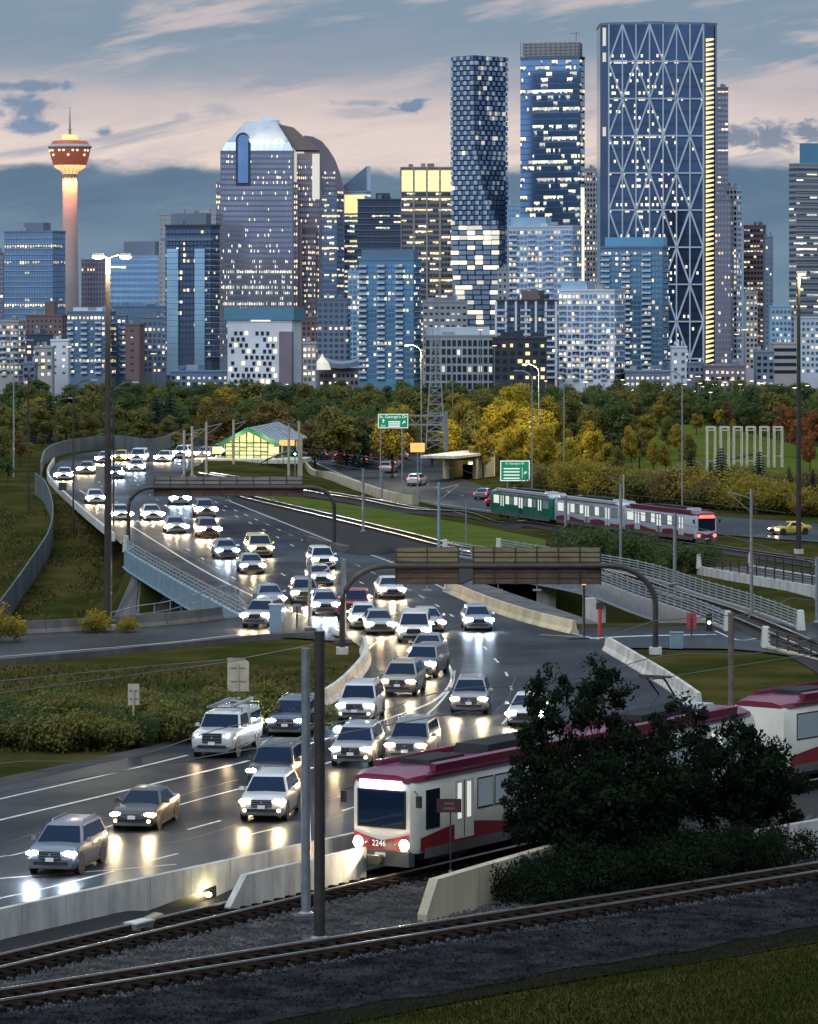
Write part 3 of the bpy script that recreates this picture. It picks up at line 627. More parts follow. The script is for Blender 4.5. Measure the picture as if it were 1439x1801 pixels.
# ------------------------------------------------------------------ sign gantries over the road (seen from behind)
def gantry(label, D, xl, xr, yl_top, segs, y0, y1, split, m_hi, m_lo, bend):
    """monotube arch with ribbed sign backs; px numbers are converted at distance D"""
    root = thing('sign_gantry', label, 'gantry', (0, 0, 0)); sc_ = D/F
    for x, sgn in ((xl, 1), (xr, -1)):
        X = (x-CX)*sc_; ztop = H-(yl_top-YH)*sc_; pts = [(X, D, zs(X, D)-.2 if zs(X, D) > -1 else -3), (X, D, ztop-bend)]
        for k in range(1, 9):
            a = math.pi/2*k/8; pts.append((X+sgn*bend*1.15*(1-math.cos(a)), D, ztop-bend+bend*math.sin(a)))
        pts.append((X+sgn*(bend*1.15+1.5), D, ztop)); mb = MB(); mb.tube(pts, .17, 10); mb.build('arched_post', 'steel_dark', root, True)
        MB().box((X, D, pts[0][2]+.25), (.7, .7, .5)).build('base', 'concrete', root)
    za = H-(yl_top-YH)*sc_
    MB().tube([((xl-CX)*sc_+bend, D+.12, za-.02), ((xr-CX)*sc_-bend, D+.12, za-.02)], .16, 10).build('beam', 'steel_dark', root, True)
    for xa, xb in segs:
        Xa, Xb = (xa-CX)*sc_, (xb-CX)*sc_; zt, zm, zl = [H-(y-YH)*sc_ for y in (y0, split, y1)]; w = Xb-Xa; cx = (Xa+Xb)/2
        MB().box((cx, D+.28, (zt+zl)/2), (w, .05, zt-zl)).build('sign_back', m_lo, root)
        n = max(3, int((zt-zm)/.28))
        for k in range(n):
            z = zm+(zt-zm)*(k+.5)/n; MB().box((cx, D+.21, z), (w, .07, (zt-zm)/n*.78)).build('slat', m_hi, root)
        n2 = max(2, int((zm-zl)/.3))
        for k in range(n2):
            z = zl+(zm-zl)*(k+.5)/n2; MB().box((cx, D+.23, z), (w, .05, (zm-zl)/n2*.85)).build('slat', m_lo, root)
        nv = max(2, int(w/1.25))
        for k in range(nv+1):
            X = Xa+w*k/nv; MB().box((min(max(X, Xa+.05), Xb-.05), D+.15, (zt+zl)/2), (.07, .06, zt-zl+.06)).build('stiffener', 'steel_dark', root)
        for k in range(3):
            X = Xa+w*(.2+.3*k); mb = MB(); mb.tube([(X, D+.3, zl), (X, D-.2, zl-.28)], .025, 5); mb.box((X, D-.25, zl-.3), (.5, .25, .1)); mb.build('lamp_bracket', 'steel_pale', root)
    return root
gantry('brown-backed sign gantry arching over the road in front of the lit station', 323, 226, 588, 857, [(270, 533)], 838, 873, 860, 'gantry_grey', 'gantry_rust', 1.7)
gantry('sign gantry with two slatted olive backs over the middle of the road', 228, 602, 1153, 995, [(695, 808), (831, 1058)], 963, 1028, 998, 'gantry_olive', 'gantry_rust', 2.3)

# ------------------------------------------------------------------ poles, masts and lamps
def lampdisc(mb, p, r): mb.lathe([(.01, -.10), (r*.7, -.08), (r, 0), (r*.7, .06), (.01, .09)], 10, p)
def high_mast(label, x, ytop, ybase, fn, heads, lit, w=.22, D=None, m='steel_dark', energy=0):
    b = G(x, ybase, fn); D = b.y; top = P(x, ytop, D); root = thing('light_mast', label, 'light mast', b)
    h = top.z-b.z; mb = MB(); mb.tube([(0, 0, -.3), (0, 0, h*.5), (0, 0, h)], [w, w*.8, w*.55], 10); mb.build('pole', m, root, True)
    MB().box((0, 0, .1), (.9, .9, .5)).build('base', 'concrete', root)
    for dx_, r in heads:
        mb = MB(); mb.tube([(0, 0, h-.05), (dx_*.6, 0, h+.15), (dx_, 0, h+.1)], .06, 6); mb.build('arm', m, root)
        MB().box((dx_, 0, h+.14), (.8, .45, .18), 0, .8).build('lamp_housing', 'steel_grey', root)
        if lit:
            mb = MB(); lampdisc(mb, (dx_, -.1, h-.02), r); mb.build('lamp', 'lamp_glow', root, True)
            if energy:
                l = bpy.data.lights.new('mast_light', 'POINT'); l.energy = energy; l.color = (1, .80, .48); l.shadow_soft_size = .3; o = link('mast_light', l, root); o.location = (dx_, -.5, h-.5)
    return root
high_mast('tall dark mast with twin glowing lamps on the left bank', 190, 452, 1108, zg, [(-.6, .38), (1.1, .38)], True, .26, energy=2500)
high_mast('tall black mast with a lit lamp at the right edge', 1405, 482, 972, zg, [(.3, .4)], True, .28, energy=2500)
def curved_lamp(label, x, ytop, ybase, side, m='steel_pale', lit=False, fn=zb, w=.09, D=None, arm=1.6, energy=0, group=None):
    b = G(x, ybase, fn) if D is None else P(x, ybase, D); top = P(x, ytop, b.y); h = top.z-b.z
    root = thing('street_lamp', label, 'street lamp', b, 0, group); mb = MB()
    pts = [(0, 0, -.5), (0, 0, h-1.2)]+[(side*arm*(1-math.cos(R(a))), 0, h-1.2+1.2*math.sin(R(a))) for a in (20, 40, 60, 80, 95)]
    mb.tube(pts, [w]+[w*.9]*(len(pts)-2)+[w*.6], 8); mb.build('pole', m, root, True)
    e = pts[-1]; MB().box((e[0]+side*.25, 0, e[2]), (.7, .3, .14), 0, .85).build('lamp_housing', 'steel_grey', root)
    if lit:
        mb = MB(); lampdisc(mb, (e[0]+side*.3, -.05, e[2]-.12), .34); mb.build('lamp', 'lamp_glow', root, True)
        if energy:
            l = bpy.data.lights.new('street_light', 'POINT'); l.energy = energy; l.color = (1, .78, .42); l.shadow_soft_size = .25; o = link('street_light', l, root); o.location = (e[0]+side*.3, -.4, e[2]-.6)
    return root
for a in [('pale curved street lamp at the far left edge above the bank trees', 24, 598, 838, 1, 'steel_pale'), ('thin unlit lamp post left of the bend', 50, 640, 895, 1, 'steel_dark'), ('dark lamp post standing on the bank beside the bend', 129, 668, 940, 1, 'steel_dark'),
          ('slim lamp post just right of the tall twin mast', 200, 672, 985, 1, 'steel_dark'), ('thin lamp post behind the bend, near the noise wall', 98, 700, 800, 1, 'steel_dark')]:
    curved_lamp(a[0], a[1], a[2], a[3], a[4], a[5], fn=zg if a[3] > 850 else zb)
for lab, x, yt, yb, s, e in [('lit street lamp left of the lattice tower', 741, 606, 800, -1, 9000), ('lit double-curved street lamp behind the golden trees', 948, 640, 868, -1, 8500), ('curved lamp post above the golden trees, second from the lit one', 992, 664, 868, -1, 0),
                             ('pale curved lamp post left of the tall frame sculptures', 1200, 652, 905, -1, 0), ('slim street lamp right of the lattice tower', 796, 625, 800, -1, 0), ('curved lamp right of the outbound direction sign', 936, 652, 880, -1, 0)]:
    curved_lamp(lab, x, yt, 839 if e else yb, s, 'steel_pale' if 'pale' in lab or 'curved' in lab else 'steel_grey', e > 0, energy=e*.8, D=557 if e else None)
# the two big overhead-line poles in the foreground
def line_pole(label, x, ytop, ybase, w, m, fn=zb, arm=None, cap=True, base=True, group=None):
    b = G(x, ybase, fn); top = P(x, ytop, b.y); h = top.z-b.z; root = thing('overhead_line_pole', label, 'pole', b, 0, group)
    mb = MB(); mb.tube([(0, 0, -.3), (0, 0, h)], [w, w*.92], 12); mb.build('pole', m, root, True)
    if base:
        MB().box((0, 0, .08), (w*5.5, w*4.5, .22), .2).build('footing', 'concrete_dark', root); MB().lathe([(w*1.7, .18), (w*1.7, .24), (w*1.1, .3)], 12).build('base_plate', 'steel_grey', root)
    if arm:
        mb = MB(); mb.tube([(0, 0, h-.6), (arm, 0, h-.2)], .035, 5); mb.tube([(0, 0, h-1.5), (arm, 0, h-.25)], .03, 5); mb.build('bracket', 'steel_grey', root)
    return root
line_pole('pale grey steel pole in the foreground, left one of the pair', 538, 1140, 1618, .165, 'steel_grey')
line_pole('dark brown steel pole in the foreground, right one of the pair', 562, 1110, 1662, .185, 'steel_dark')
line_pole('wooden-brown pole behind the dark trees near the pantograph', 1286, 1078, 1370, .14, 'timber_pole', base=False)
for i, (x, yt, yb, w, arm, m, lab) in enumerate([
    (772, 848, 968, .13, 1.6, 'girder_blue', 'blue-grey overhead line pole in the median grass, right of the mound'), (639, 824, 938, .11, 0, 'steel_grey', 'thin grey overhead line pole in the middle of the median'),
    (672, 830, 882, .09, 0, 'steel_grey', 'short thin pole by the low median wall'), (995, 872, 962, .13, 0, 'steel_grey', 'line pole standing before the joint of the first two cars of the far train'), (1187, 902, 1032, .13, 0, 'steel_grey', 'line pole in front of the last car of the far train'),
    (1092, 852, 1000, .12, 0, 'steel_grey', 'line pole in front of the middle car of the far train'), (1322, 860, 1090, .11, -1.5, 'steel_grey', 'tall thin line pole between the bridges on the right'), (1097, 835, 890, .11, -1.8, 'wood_pale', 'pale line pole with bracket behind the far train'),
    (604, 985, 1130, .17, 0, 'steel_grey', 'thick grey pole beside the left foot of the slatted gantry'), (545, 980, 1110, .12, 1.7, 'steel_grey', 'pale pole with a horizontal arm in the gore'), (820, 880, 960, .06, 0, 'steel_grey', 'very thin post in the median grass'),
    (1437, 980, 1100, .12, 0, 'steel_grey', 'line pole cut by the right edge')]):
    line_pole(lab, x, yt, yb, w, m, arm=arm, base=w > .1)
# station poles
for i, (x, yt, yb, arm) in enumerate([(324, 757, 836, 1.6), (338, 750, 838, 1.7), (363, 742, 838, 1.8), (411, 738, 815, 1.5), (508, 748, 836, -1.4), (503, 742, 815, -1.4), (526, 741, 836, -1.4), (530, 764, 838, 0), (555, 737, 810, -1.6), (560, 740, 806, 0), (567, 742, 806, 1.4), (616, 776, 806, -1.4), (668, 738, 805, -1.4), (705, 744, 806, 1.2)]):
    line_pole(['pale overhead line pole left of the station', 'pale overhead line pole right of the station'][x > 450], x, yt, yb, .16, 'wood_pale', arm=arm, base=False, group=['line poles left of the station', 'line poles right of the station'][x > 450])
# lattice tower
def lattice(label, x, yt, yb, D, wb, wt):
    b = P(x, yb, D); t = P(x, yt, D); h = t.z-b.z; root = thing('lattice_tower', label, 'pylon', b); n = 12
    def cor(k): s = wb+(wt-wb)*k/n; z = h*k/n; return [(-s/2, -s/2, z), (s/2, -s/2, z), (s/2, s/2, z), (-s/2, s/2, z)]
    for i in range(4): MB().bar(cor(0)[i], cor(n)[i], .16, .16).build('leg', 'steel_pale', root)
    for k in range(n):
        a, b_ = cor(k), cor(k+1)
        for i in range(4):
            j = (i+1) % 4; MB().bar(a[i], b_[j], .09, .09).build('brace', 'steel_pale', root); MB().bar(b_[i], b_[j], .08, .08).build('brace', 'steel_pale', root)
    return root
lattice('tall steel lattice pylon behind the outbound lanes', 766, 600, 790, 530, 2.6, .9)
root = bpy.data.objects['lattice_tower']; MB().bar((-.35, 0, 14), (-.35, 0, 24.5), .07, .07).build('mast', 'steel_grey', root); MB().bar((.35, 0, 14), (.35, 0, 24.5), .07, .07).build('mast', 'steel_grey', root)
# ------------------------------------------------------------------ signs
def panel_sign(label, x0, y0, x1, y1, D, posts, lines, m='sign_green', name='road_sign', border=True, ybase=None):
    a, b = P(x0, y0, D), P(x1, y1, D); cx, w, h = (a.x+b.x)/2, b.x-a.x, a.z-b.z; base = zs(cx, D); root = thing(name, label, 'sign', (cx, D, base)); zc = (a.z+b.z)/2-base
    MB().box((0, 0, zc), (w, .08, h)).build('board', m, root)
    if border:
        t = min(w, h)*.045
        for sx, sz, ww, hh in ((0, 1, w, t), (0, -1, w, t), (1, 0, t, h-2*t), (-1, 0, t, h-2*t)): MB().box((sx*(w/2-t/2), -.047, zc+sz*(h/2-t/2)), (ww, .012, hh)).build('border', 'sign_letter', root)
    for s, size, px, pz in lines: letters(s, size, root, (px*w, -.05, zc+pz*h), (R(90), 0, 0), 'sign_letter')
    for px in posts: MB().box((px*w, .1, (zc-h/2)/2+.1), (.16, .12, zc-h/2+.3)).build('post', 'steel_pale', root)
    return root
D1 = 505
r_ = panel_sign("green overhead sign reading St. George's Dr beside the lattice pylon", 665, 728, 718, 753, D1, [-.42, .30], [("St. George's Dr", .56, 0, .30), ('Zoo', .36, -.33, -.33)])
def arrow(root, x, z, s, rot):
    mb = MB(); pts = [(-.12, -.5), (.12, -.5), (.12, .05), (.38, .05), (0, .5), (-.38, .05), (-.12, .05)]; cs, sn = math.cos(rot), math.sin(rot)
    mb.add([(x+s*(a*cs-b*sn), -.052, z+s*(a*sn+b*cs)) for a, b in pts], [tuple(range(7))]); mb.build('arrow', 'sign_letter', root)
zc = H-(740.5-YH)*D1/F-zs(-2, D1)
arrow(r_, -1.25, zc+.02, .5, 0); arrow(r_, 1.4, zc-.15, .5, R(-50))
for k in range(3): MB().box((.15, -.05, zc-.1-.28*k), (1.5, .012, .15)).build('text_line', 'sign_letter', r_)
# cantilever arms of that sign's gantry
root = thing('sign_truss', 'grey horizontal truss holding the overhead direction sign', 'gantry', P(785, 790, D1))
for y in (731, 747): q = P(718, y, D1); e = P(785, y, D1); MB().bar((q.x-e.x, .2, q.z-root.location.z), (0, .2, e.z-root.location.z), .22, .22).build('chord', 'steel_pale', root)
for k in range(5): xa = 718+13.4*k; q = P(xa, 747 if k % 2 else 731, D1); e = P(xa+13.4, 731 if k % 2 else 747, D1); bx = root.location; MB().bar((q.x-bx.x, .2, q.z-bx.z), (e.x-bx.x, .2, e.z-bx.z), .1, .1).build('brace', 'steel_pale', root)
MB().box((0, .2, 2.3), (.45, .4, 5.2)).build('post', 'steel_grey', root)
D2 = G(905, 868).y
r_ = panel_sign('large green direction sign in front of the golden trees', 880, 810, 932, 846, D2, [-.25], [("St. George's Dr", .40, 0, .36)])
zc = H-(828-YH)*D2/F-zs(13, D2)
for k in range(4): MB().box((-.45, -.05, zc+.28-.42*k), (2.1, .012, .16)).build('text_line', 'sign_letter', r_)
MB().box((.95, -.05, zc-.25), (.05, .012, 1.4)).build('text_line', 'sign_letter', r_); arrow(r_, 1.35, zc-.25, .5, R(-50))
panel_sign('glowing orange work-zone message board beside the outbound road', 722, 779, 747, 795, 512, [0], [], 'sign_orange', 'message_board', False)
def sign_from_behind(label, x0, y0, x1, y1, ybase, m='sign_back', cut=True):
    g = G((x0+x1)/2, ybase); D = g.y; a, b = P(x0, y0, D), P(x1, y1, D); w, h = b.x-a.x, a.z-b.z; root = thing('road_sign', label, 'sign', g); z0, z1 = b.z-g.z, a.z-g.z
    poly = [(-w/2, z0), (w/2, z0), (w/2, z1-.25*cut*h*.5), (w*.22, z1), (-w/2, z1)] if cut else [(-w/2, z0), (w/2, z0), (w/2, z1), (-w/2, z1)]
    n = len(poly); mb = MB(); mb.add([(x, -.02, z) for x, z in poly]+[(x, .02, z) for x, z in poly], [tuple(range(n)), tuple(range(2*n-1, n-1, -1))]+[(i, (i+1) % n, n+(i+1) % n, n+i) for i in range(n)]); o = mb.build('board', m, root); fix_normals(o.data)
    MB().box((0, -.06, z1*.45), (.09, .07, z1*.9)).build('post', 'wood_pale' if m == 'sign_back' else 'steel_dark', root)
    for k in (.3, .7): MB().box((0, -.035, z0+(z1-z0)*k), (w*.7, .025, .04)).build('cleat', 'steel_grey', root)
    return root
sign_from_behind('pale back of a notched road sign on the verge behind the pickup', 400, 1157, 438, 1216, 1262)
sign_from_behind('small brown-backed sign on a thin post among the shrubs', 225, 1203, 245, 1240, 1308, cut=False)
sign_from_behind('red sign on a post at the rail crossing', 1208, 1078, 1225, 1106, 1118, 'sign_red', cut=False)
sign_from_behind('grey square sign back at the gore left of the pole', 515, 1062, 530, 1078, 1105, 'steel_grey', cut=False)
sign_from_behind('small dark sign board beside the bend', 103, 849, 117, 862, 872, 'steel_dark', cut=False)
# warning plate near the train and its thin post
g = at_z(790, 1525, -.5); g = Vector((g.x*.975, g.y*.975, -.5)); root = thing('track_sign', 'small dark maroon track sign on a thin post beside the near train', 'sign', g)
s = g.y/F; zt = H-(1405-YH)*s-g.z; zl = H-(1429-YH)*s-g.z; MB().box((0, 0, (zt+zl)/2), (.90, .03, zt-zl)).build('board', 'sign_maroon', root); MB().box((.05, .04, zl/2), (.05, .05, zl)).build('post', 'steel_dark', root)
for k, w in ((.66, .36), (.30, .42)): MB().box((0, -.018, zl+(zt-zl)*k), (w, .004, .07)).build('text_line', 'sign_faint', root)
MB().box((.05, -.02, .35), (.12, .1, .12)).build('clamp', 'steel_pale', root)
# grey cabinets, bollards, traffic lights
for lab, x, yb, w, h in [('tall grey utility cabinet beside the ramp', 485, 1112, 22, 48), ('small pale cabinet behind the far train', 400, 0, 0, 0)][:1]:
    g = G(x, yb); s = g.y/F; root = thing('utility_cabinet', lab, 'cabinet', g); MB().box((0, 0, h*s/2), (w*s, .6, h*s)).build('body', 'girder_blue', root); MB().box((0, 0, h*s+.03), (w*s+.08, .68, .06)).build('lid', 'concrete', root)
g = G(1190, 1140); root = thing('utility_cabinet', 'small teal cabinet beside the junction barrier', 'cabinet', g); MB().box((0, 0, .45), (.75, .5, .9)).build('body', 'girder_blue', root); MB().box((0, 0, .92), (.82, .56, .06)).build('lid', 'steel_pale', root)
def traffic_light(label, x, ytop, ybase, lit, D=None):
    g = G(x, ybase) if D is None else P(x, ybase, D); top = P(x, ytop, g.y); h = top.z-g.z; root = thing('traffic_light', label, 'traffic light', g)
    MB().tube([(0, 0, 0), (0, 0, h)], .07, 6).build('pole', 'steel_grey', root); MB().box((0, -.12, h-.5), (.36, .25, 1.05)).build('housing', 'black', root)
    for k, c_ in enumerate(('signal_red', 'lamp_glow_soft', 'signal_green')):
        if c_ == lit: mb = MB(); mb.lathe([(.02, -.26), (.15, -.24), (.17, -.18), (.15, -.12)], 10, (0, 0, h-.18-.32*k), 'y'); mb.build('lamp', c_, root)
    return root
traffic_light('traffic light showing green beside the station', 519, 786, 838, 'signal_green'); traffic_light('distant green traffic light behind the frame sculptures', 1369, 726, 790, 'signal_green', 640)
traffic_light('rail crossing signal with amber light by the junction', 1247, 1080, 1116, 'lamp_glow_soft'); 
root = thing('crossing_post', 'dark red crossing post at the end of the pale barrier', 'post', G(1055, 1119)); MB().tube([(0, 0, 0), (0, 0, 1.7)], .12, 8).build('post', 'sign_red', root); MB().box((0, 0, 1.85), (.45, .2, .4)).build('head', 'steel_dark', root)
root = thing('crossing_post', 'slim post with orange cap at the creek barrier', 'post', G(1027, 1120)); MB().tube([(0, 0, 0), (0, 0, 3.2)], .08, 8).build('post', 'steel_dark', root); MB().box((0, 0, 3.3), (.25, .2, .3)).build('head', 'sign_orange', root)
# small barrier in the gore and the dark mound
wall_run('crash_cushion', 'grey concrete nose in the gore before the mound', 'barrier', groundline([(538, 952), (575, 962), (612, 972)], .5), [(-.25, -.1), (-.25, .5), (.25, .5), (.25, -.1)], 1.5, 'concrete_dark')
g = G(650, 978); mb = MB(); rings = []
for k in range(7):
    t = k/6; z = 1.0*math.sin(t*math.pi/2); r = math.cos(t*math.pi/2)+.02; rings.append([(g.x+2.0*r*math.cos(a*math.pi/8)*(1+.08*math.sin(3*a)), g.y+5+4*r*math.sin(a*math.pi/8), g.z-.15+z) for a in range(16)])
mb.loft(rings); tag(mb.build('gravel_mound', 'gravel', None, True), 'dark gravel mound between the road and the median track', 'mound')
# frame sculptures in the park
DS = 560
for i, x in enumerate((1252, 1276, 1299, 1322, 1346, 1370)):
    b = P(x, 834-6*(i > 3)*2, DS); t = P(x, 750, DS); h = t.z-b.z; s = DS/F; w = 14*s; lab = ['white frame sculpture, first from the left of six', 'white frame sculpture behind the small spruce, second of six', 'white frame sculpture, third of six in the row', 'white frame sculpture, fourth of six in the row', 'white frame sculpture above the shrubs, fifth of six', 'white frame sculpture at the lit lawn, last of six'][i]
    root = thing('frame_sculpture', lab, 'sculpture', b, .12, 'tall frame sculptures in the park')
    for sx in (-1, 1):
        for sy in (0, 1): MB().box((sx*w/2, sy*1.0, h/2), (.15, .12, h)).build('leg', 'frame_cream', root)
    for sy in (0, 1): MB().box((0, sy*1.0, h-.1), (w-.16, .15, .24)).build('lintel', 'frame_cream', root); MB().box((0, sy*1.0, h-.55), (w-.16, .12, .10)).build('crossbar', 'frame_cream', root)
    MB().box((0, 0, h*.28), (w-.16, .1, .08)).build('crossbar', 'frame_cream', root)

# ------------------------------------------------------------------ station
DSt = 505
mat('station_green', (.012, .13, .065), .5, col2=(.02, .17, .09), nscale=1)
mat('station_roof', (.20, .27, .33), .35, .4, col2=(.34, .42, .48), nscale=.8, stretch=(3, 1, 1))
mat('station_glow', (.8, .72, .4), .5, col2=(.5, .5, .22), nscale=1.6, emis=(1, .78, .34), estr=.55)
mat('station_glow_dim', (.55, .5, .25), .5, emis=(.75, .74, .28), estr=.22)
st_b = P(455, 838, DSt-20); zst = zs(st_b.x, st_b.y)
root = thing('station', 'brightly lit gabled station hall with green roof edge in the median', 'station', (P(440, 830, DSt).x, DSt, zst), R(-7))
s = DSt/F; W = 88*s; zE = H-(779-YH)*s-zst; zR = H-(753-YH)*s-zst; L_ = 24
yw = -W/2; ye = W/2
# glazed front in mullioned panes
for i in range(7):
    for j in range(4):
        x0 = -W/2+W*i/7+.06; x1 = -W/2+W*(i+1)/7-.06; z0 = zE*j/4+.06; z1 = zE*(j+1)/4-.06
        MB().box(((x0+x1)/2, .05, (z0+z1)/2), (x1-x0, .04, z1-z0)).build('pane', 'station_glow' if (i*3+j*5) % 4 else 'station_glow_dim', root)
def zroof(x): return zR-(zR-zE)*abs(x)/(W/2)
for i in range(7):
    x0 = -W/2+W*i/7+.08; x1 = -W/2+W*(i+1)/7-.08; mb = MB(); q = [(x0, zE+.1), (x1, zE+.1), (x1, max(zE+.15, zroof(x1)-.2)), ((x0+x1)/2, max(zE+.15, zroof((x0+x1)/2)-.2)), (x0, max(zE+.15, zroof(x0)-.2))]
    mb.add([(x, .06, z) for x, z in q], [tuple(range(5))]); mb.build('gable_pane', 'station_glow', root)
for i in range(8): MB().box((-W/2+W*i/7, 0, zE/2), (.12, .14, zE)).build('mullion', 'station_green', root)
for j in range(1, 5): MB().box((0, -.01, zE*j/4), (W-.02, .10, .12)).build('transom', 'station_green', root)
for sg in (-1, 1):
    mb = MB(); mb.loft([[(0, y, zR-.15), (sg*(W/2+.6), y, zE-.25), (sg*(W/2+.6), y, zE-.02), (0, y, zR+.10)] for y in (-1.0, L_)]); o = mb.build('roof', 'station_roof', root); fix_normals(o.data)
    mb = MB(); mb.loft([[(0, y, zR-.45), (sg*(W/2+.75), y, zE-.55), (sg*(W/2+.75), y, zE-.05), (0, y, zR+.16)] for y in (-1.25, -1.02)]); o2 = mb.build('verge_board', 'station_green', o); fix_normals(o2.data)
    for k in range(9): MB().bar((sg*.15, -.8+k*2.9, zR+.10), (sg*(W/2+.55), -.8+k*2.9, zE+.03), .12, .10).build('roof_seam', 'steel_pale', o)
    for k in range(11): y = .3+k*(L_-1)/11; MB().box((sg*W/2, y+1.4, zE/2-.1), (.08, 2.7, zE-.4)).build('side_panel', 'station_green' if (k+1) % 3 else 'station_glow_dim', root); MB().box((sg*(W/2+.05), y, zE/2), (.14, .2, zE)).build('column', 'station_green', root)
MB().box((0, .6, -.15), (W+8, 9, .5)).build('platform', 'concrete', root)
for k, (x, y, w, h) in enumerate([(-3.9, -2.2, 1.3, .9), (3.4, -2.0, 1.3, .9)]): MB().box((x, y, 1.2), (w, .1, h)).build('lit_screen', 'station_glow', root)
MB().box((5.2, -2.6, 2.2), (1.9, .3, .7)).build('sign_board', 'sign_orange', root)
for x, e in ((-1.5, 500), (2.5, 500)):
    l = bpy.data.lights.new('station_light', 'POINT'); l.energy = e*.35; l.color = (1, .84, .46); l.shadow_soft_size = .6; o = link('station_light', l, root); o.location = (x, -2.5, 3.0)
# platform shelter with arched dark roof right of the station
root = thing('platform_canopy', 'dark arched canopy over the ramp beside the station', 'canopy', P(498, 832, DSt-12))
mb = MB(); mb.loft([[(-3.0+6*t, y, 1.2+1.5*math.sin(t*2.2)) for t in [k/8 for k in range(9)]]+[(-3.0+6*t, y, 1.08+1.4*math.sin(t*2.2)) for t in [k/8 for k in range(8, -1, -1)]] for y in (0, 4)]); o = mb.build('arched_roof', 'black', root); fix_normals(o.data)
for x in (-2, 0, 2): MB().box((x, .3, .7), (.12, .12, 2.3)).build('post', 'steel_dark', root)
# concrete portal building on the right of the outbound lanes
g = G(808, 842); s = g.y/F; root = thing('portal_building', 'flat-roofed concrete portal building beside the outbound lanes', 'building', g, R(-18))
wF, dF, hF = 4.9, 9.5, 3.3
MB().box((0, .05, hF+.15), (wF+.5, .5+dF*2, .36)).build('roof', 'concrete', root)
MB().box((-wF/2+.45, 4.6, hF/2), (.9, 9, hF)).build('wall', 'concrete_warm', root); MB().box((wF/2-.25, 4.6, hF/2), (.5, 9, hF)).build('wall', 'concrete_warm', root); MB().box((0, .25, hF-.35), (wF-.0, .42, .66)).build('lintel', 'concrete_warm', root); MB().box((0, 9.3, hF/2), (wF, .3, hF)).build('back_wall', 'station_glow_dim', root)
for k in range(7): MB().box((-wF/2-.06, .7+k*1.3, hF/2), (.18, .45, hF-.2)).build('fin', 'concrete_warm', root)
mb = MB(); mb.lathe([(.05, -.3), (.55, 0), (.5, .3)], 12, (.3, 5, 1.7), 'y'); mb.build('lit_opening', 'lamp_glow_soft', root)
MB().box((.9, 1.4, 1.0), (1.6, .2, 2.0)).build('door', 'rust', root)

# ------------------------------------------------------------------ light rail trains
mat('lrv_white', (.74, .71, .62), .35, coat=.4, col2=(.60, .57, .49), nscale=.5)
mat('lrv_red', (.22, .012, .022), .3, coat=.5, col2=(.15, .01, .02), nscale=.8)
mat('lrv_roof', (.14, .008, .038), .35, coat=.4)
mat('lrv_grey', (.10, .10, .10), .5, col2=(.06, .055, .05), nscale=1)
mat('lrv_green', (.010, .10, .065), .4, col2=(.014, .13, .09), nscale=.6)
mat('lrv_pale', (.40, .42, .46), .35, coat=.4)
mat('lrv_plum', (.13, .012, .035), .35, coat=.5)
mat('lrv_dark', (.016, .017, .020), .7, col2=(.03, .03, .033), nscale=1, spec=.1)
mat('lrv_glass', (.012, .018, .028), .05, spec=1.0, coat=.5)
mat('lrv_window', (.012, .018, .024), .06, emis=(.62, .82, 1.0), estr=.10, spec=.45)
mat('lrv_window_bright', (.3, .3, .28), .2, emis=(.95, 1.0, .92), estr=.45)
mat('lrv_dest', (.6, .6, .9), .4, emis=(.62, .66, 1.0), estr=5)
mat('lrv_screen', (.004, .012, .035), .04, spec=.6, coat=.3)
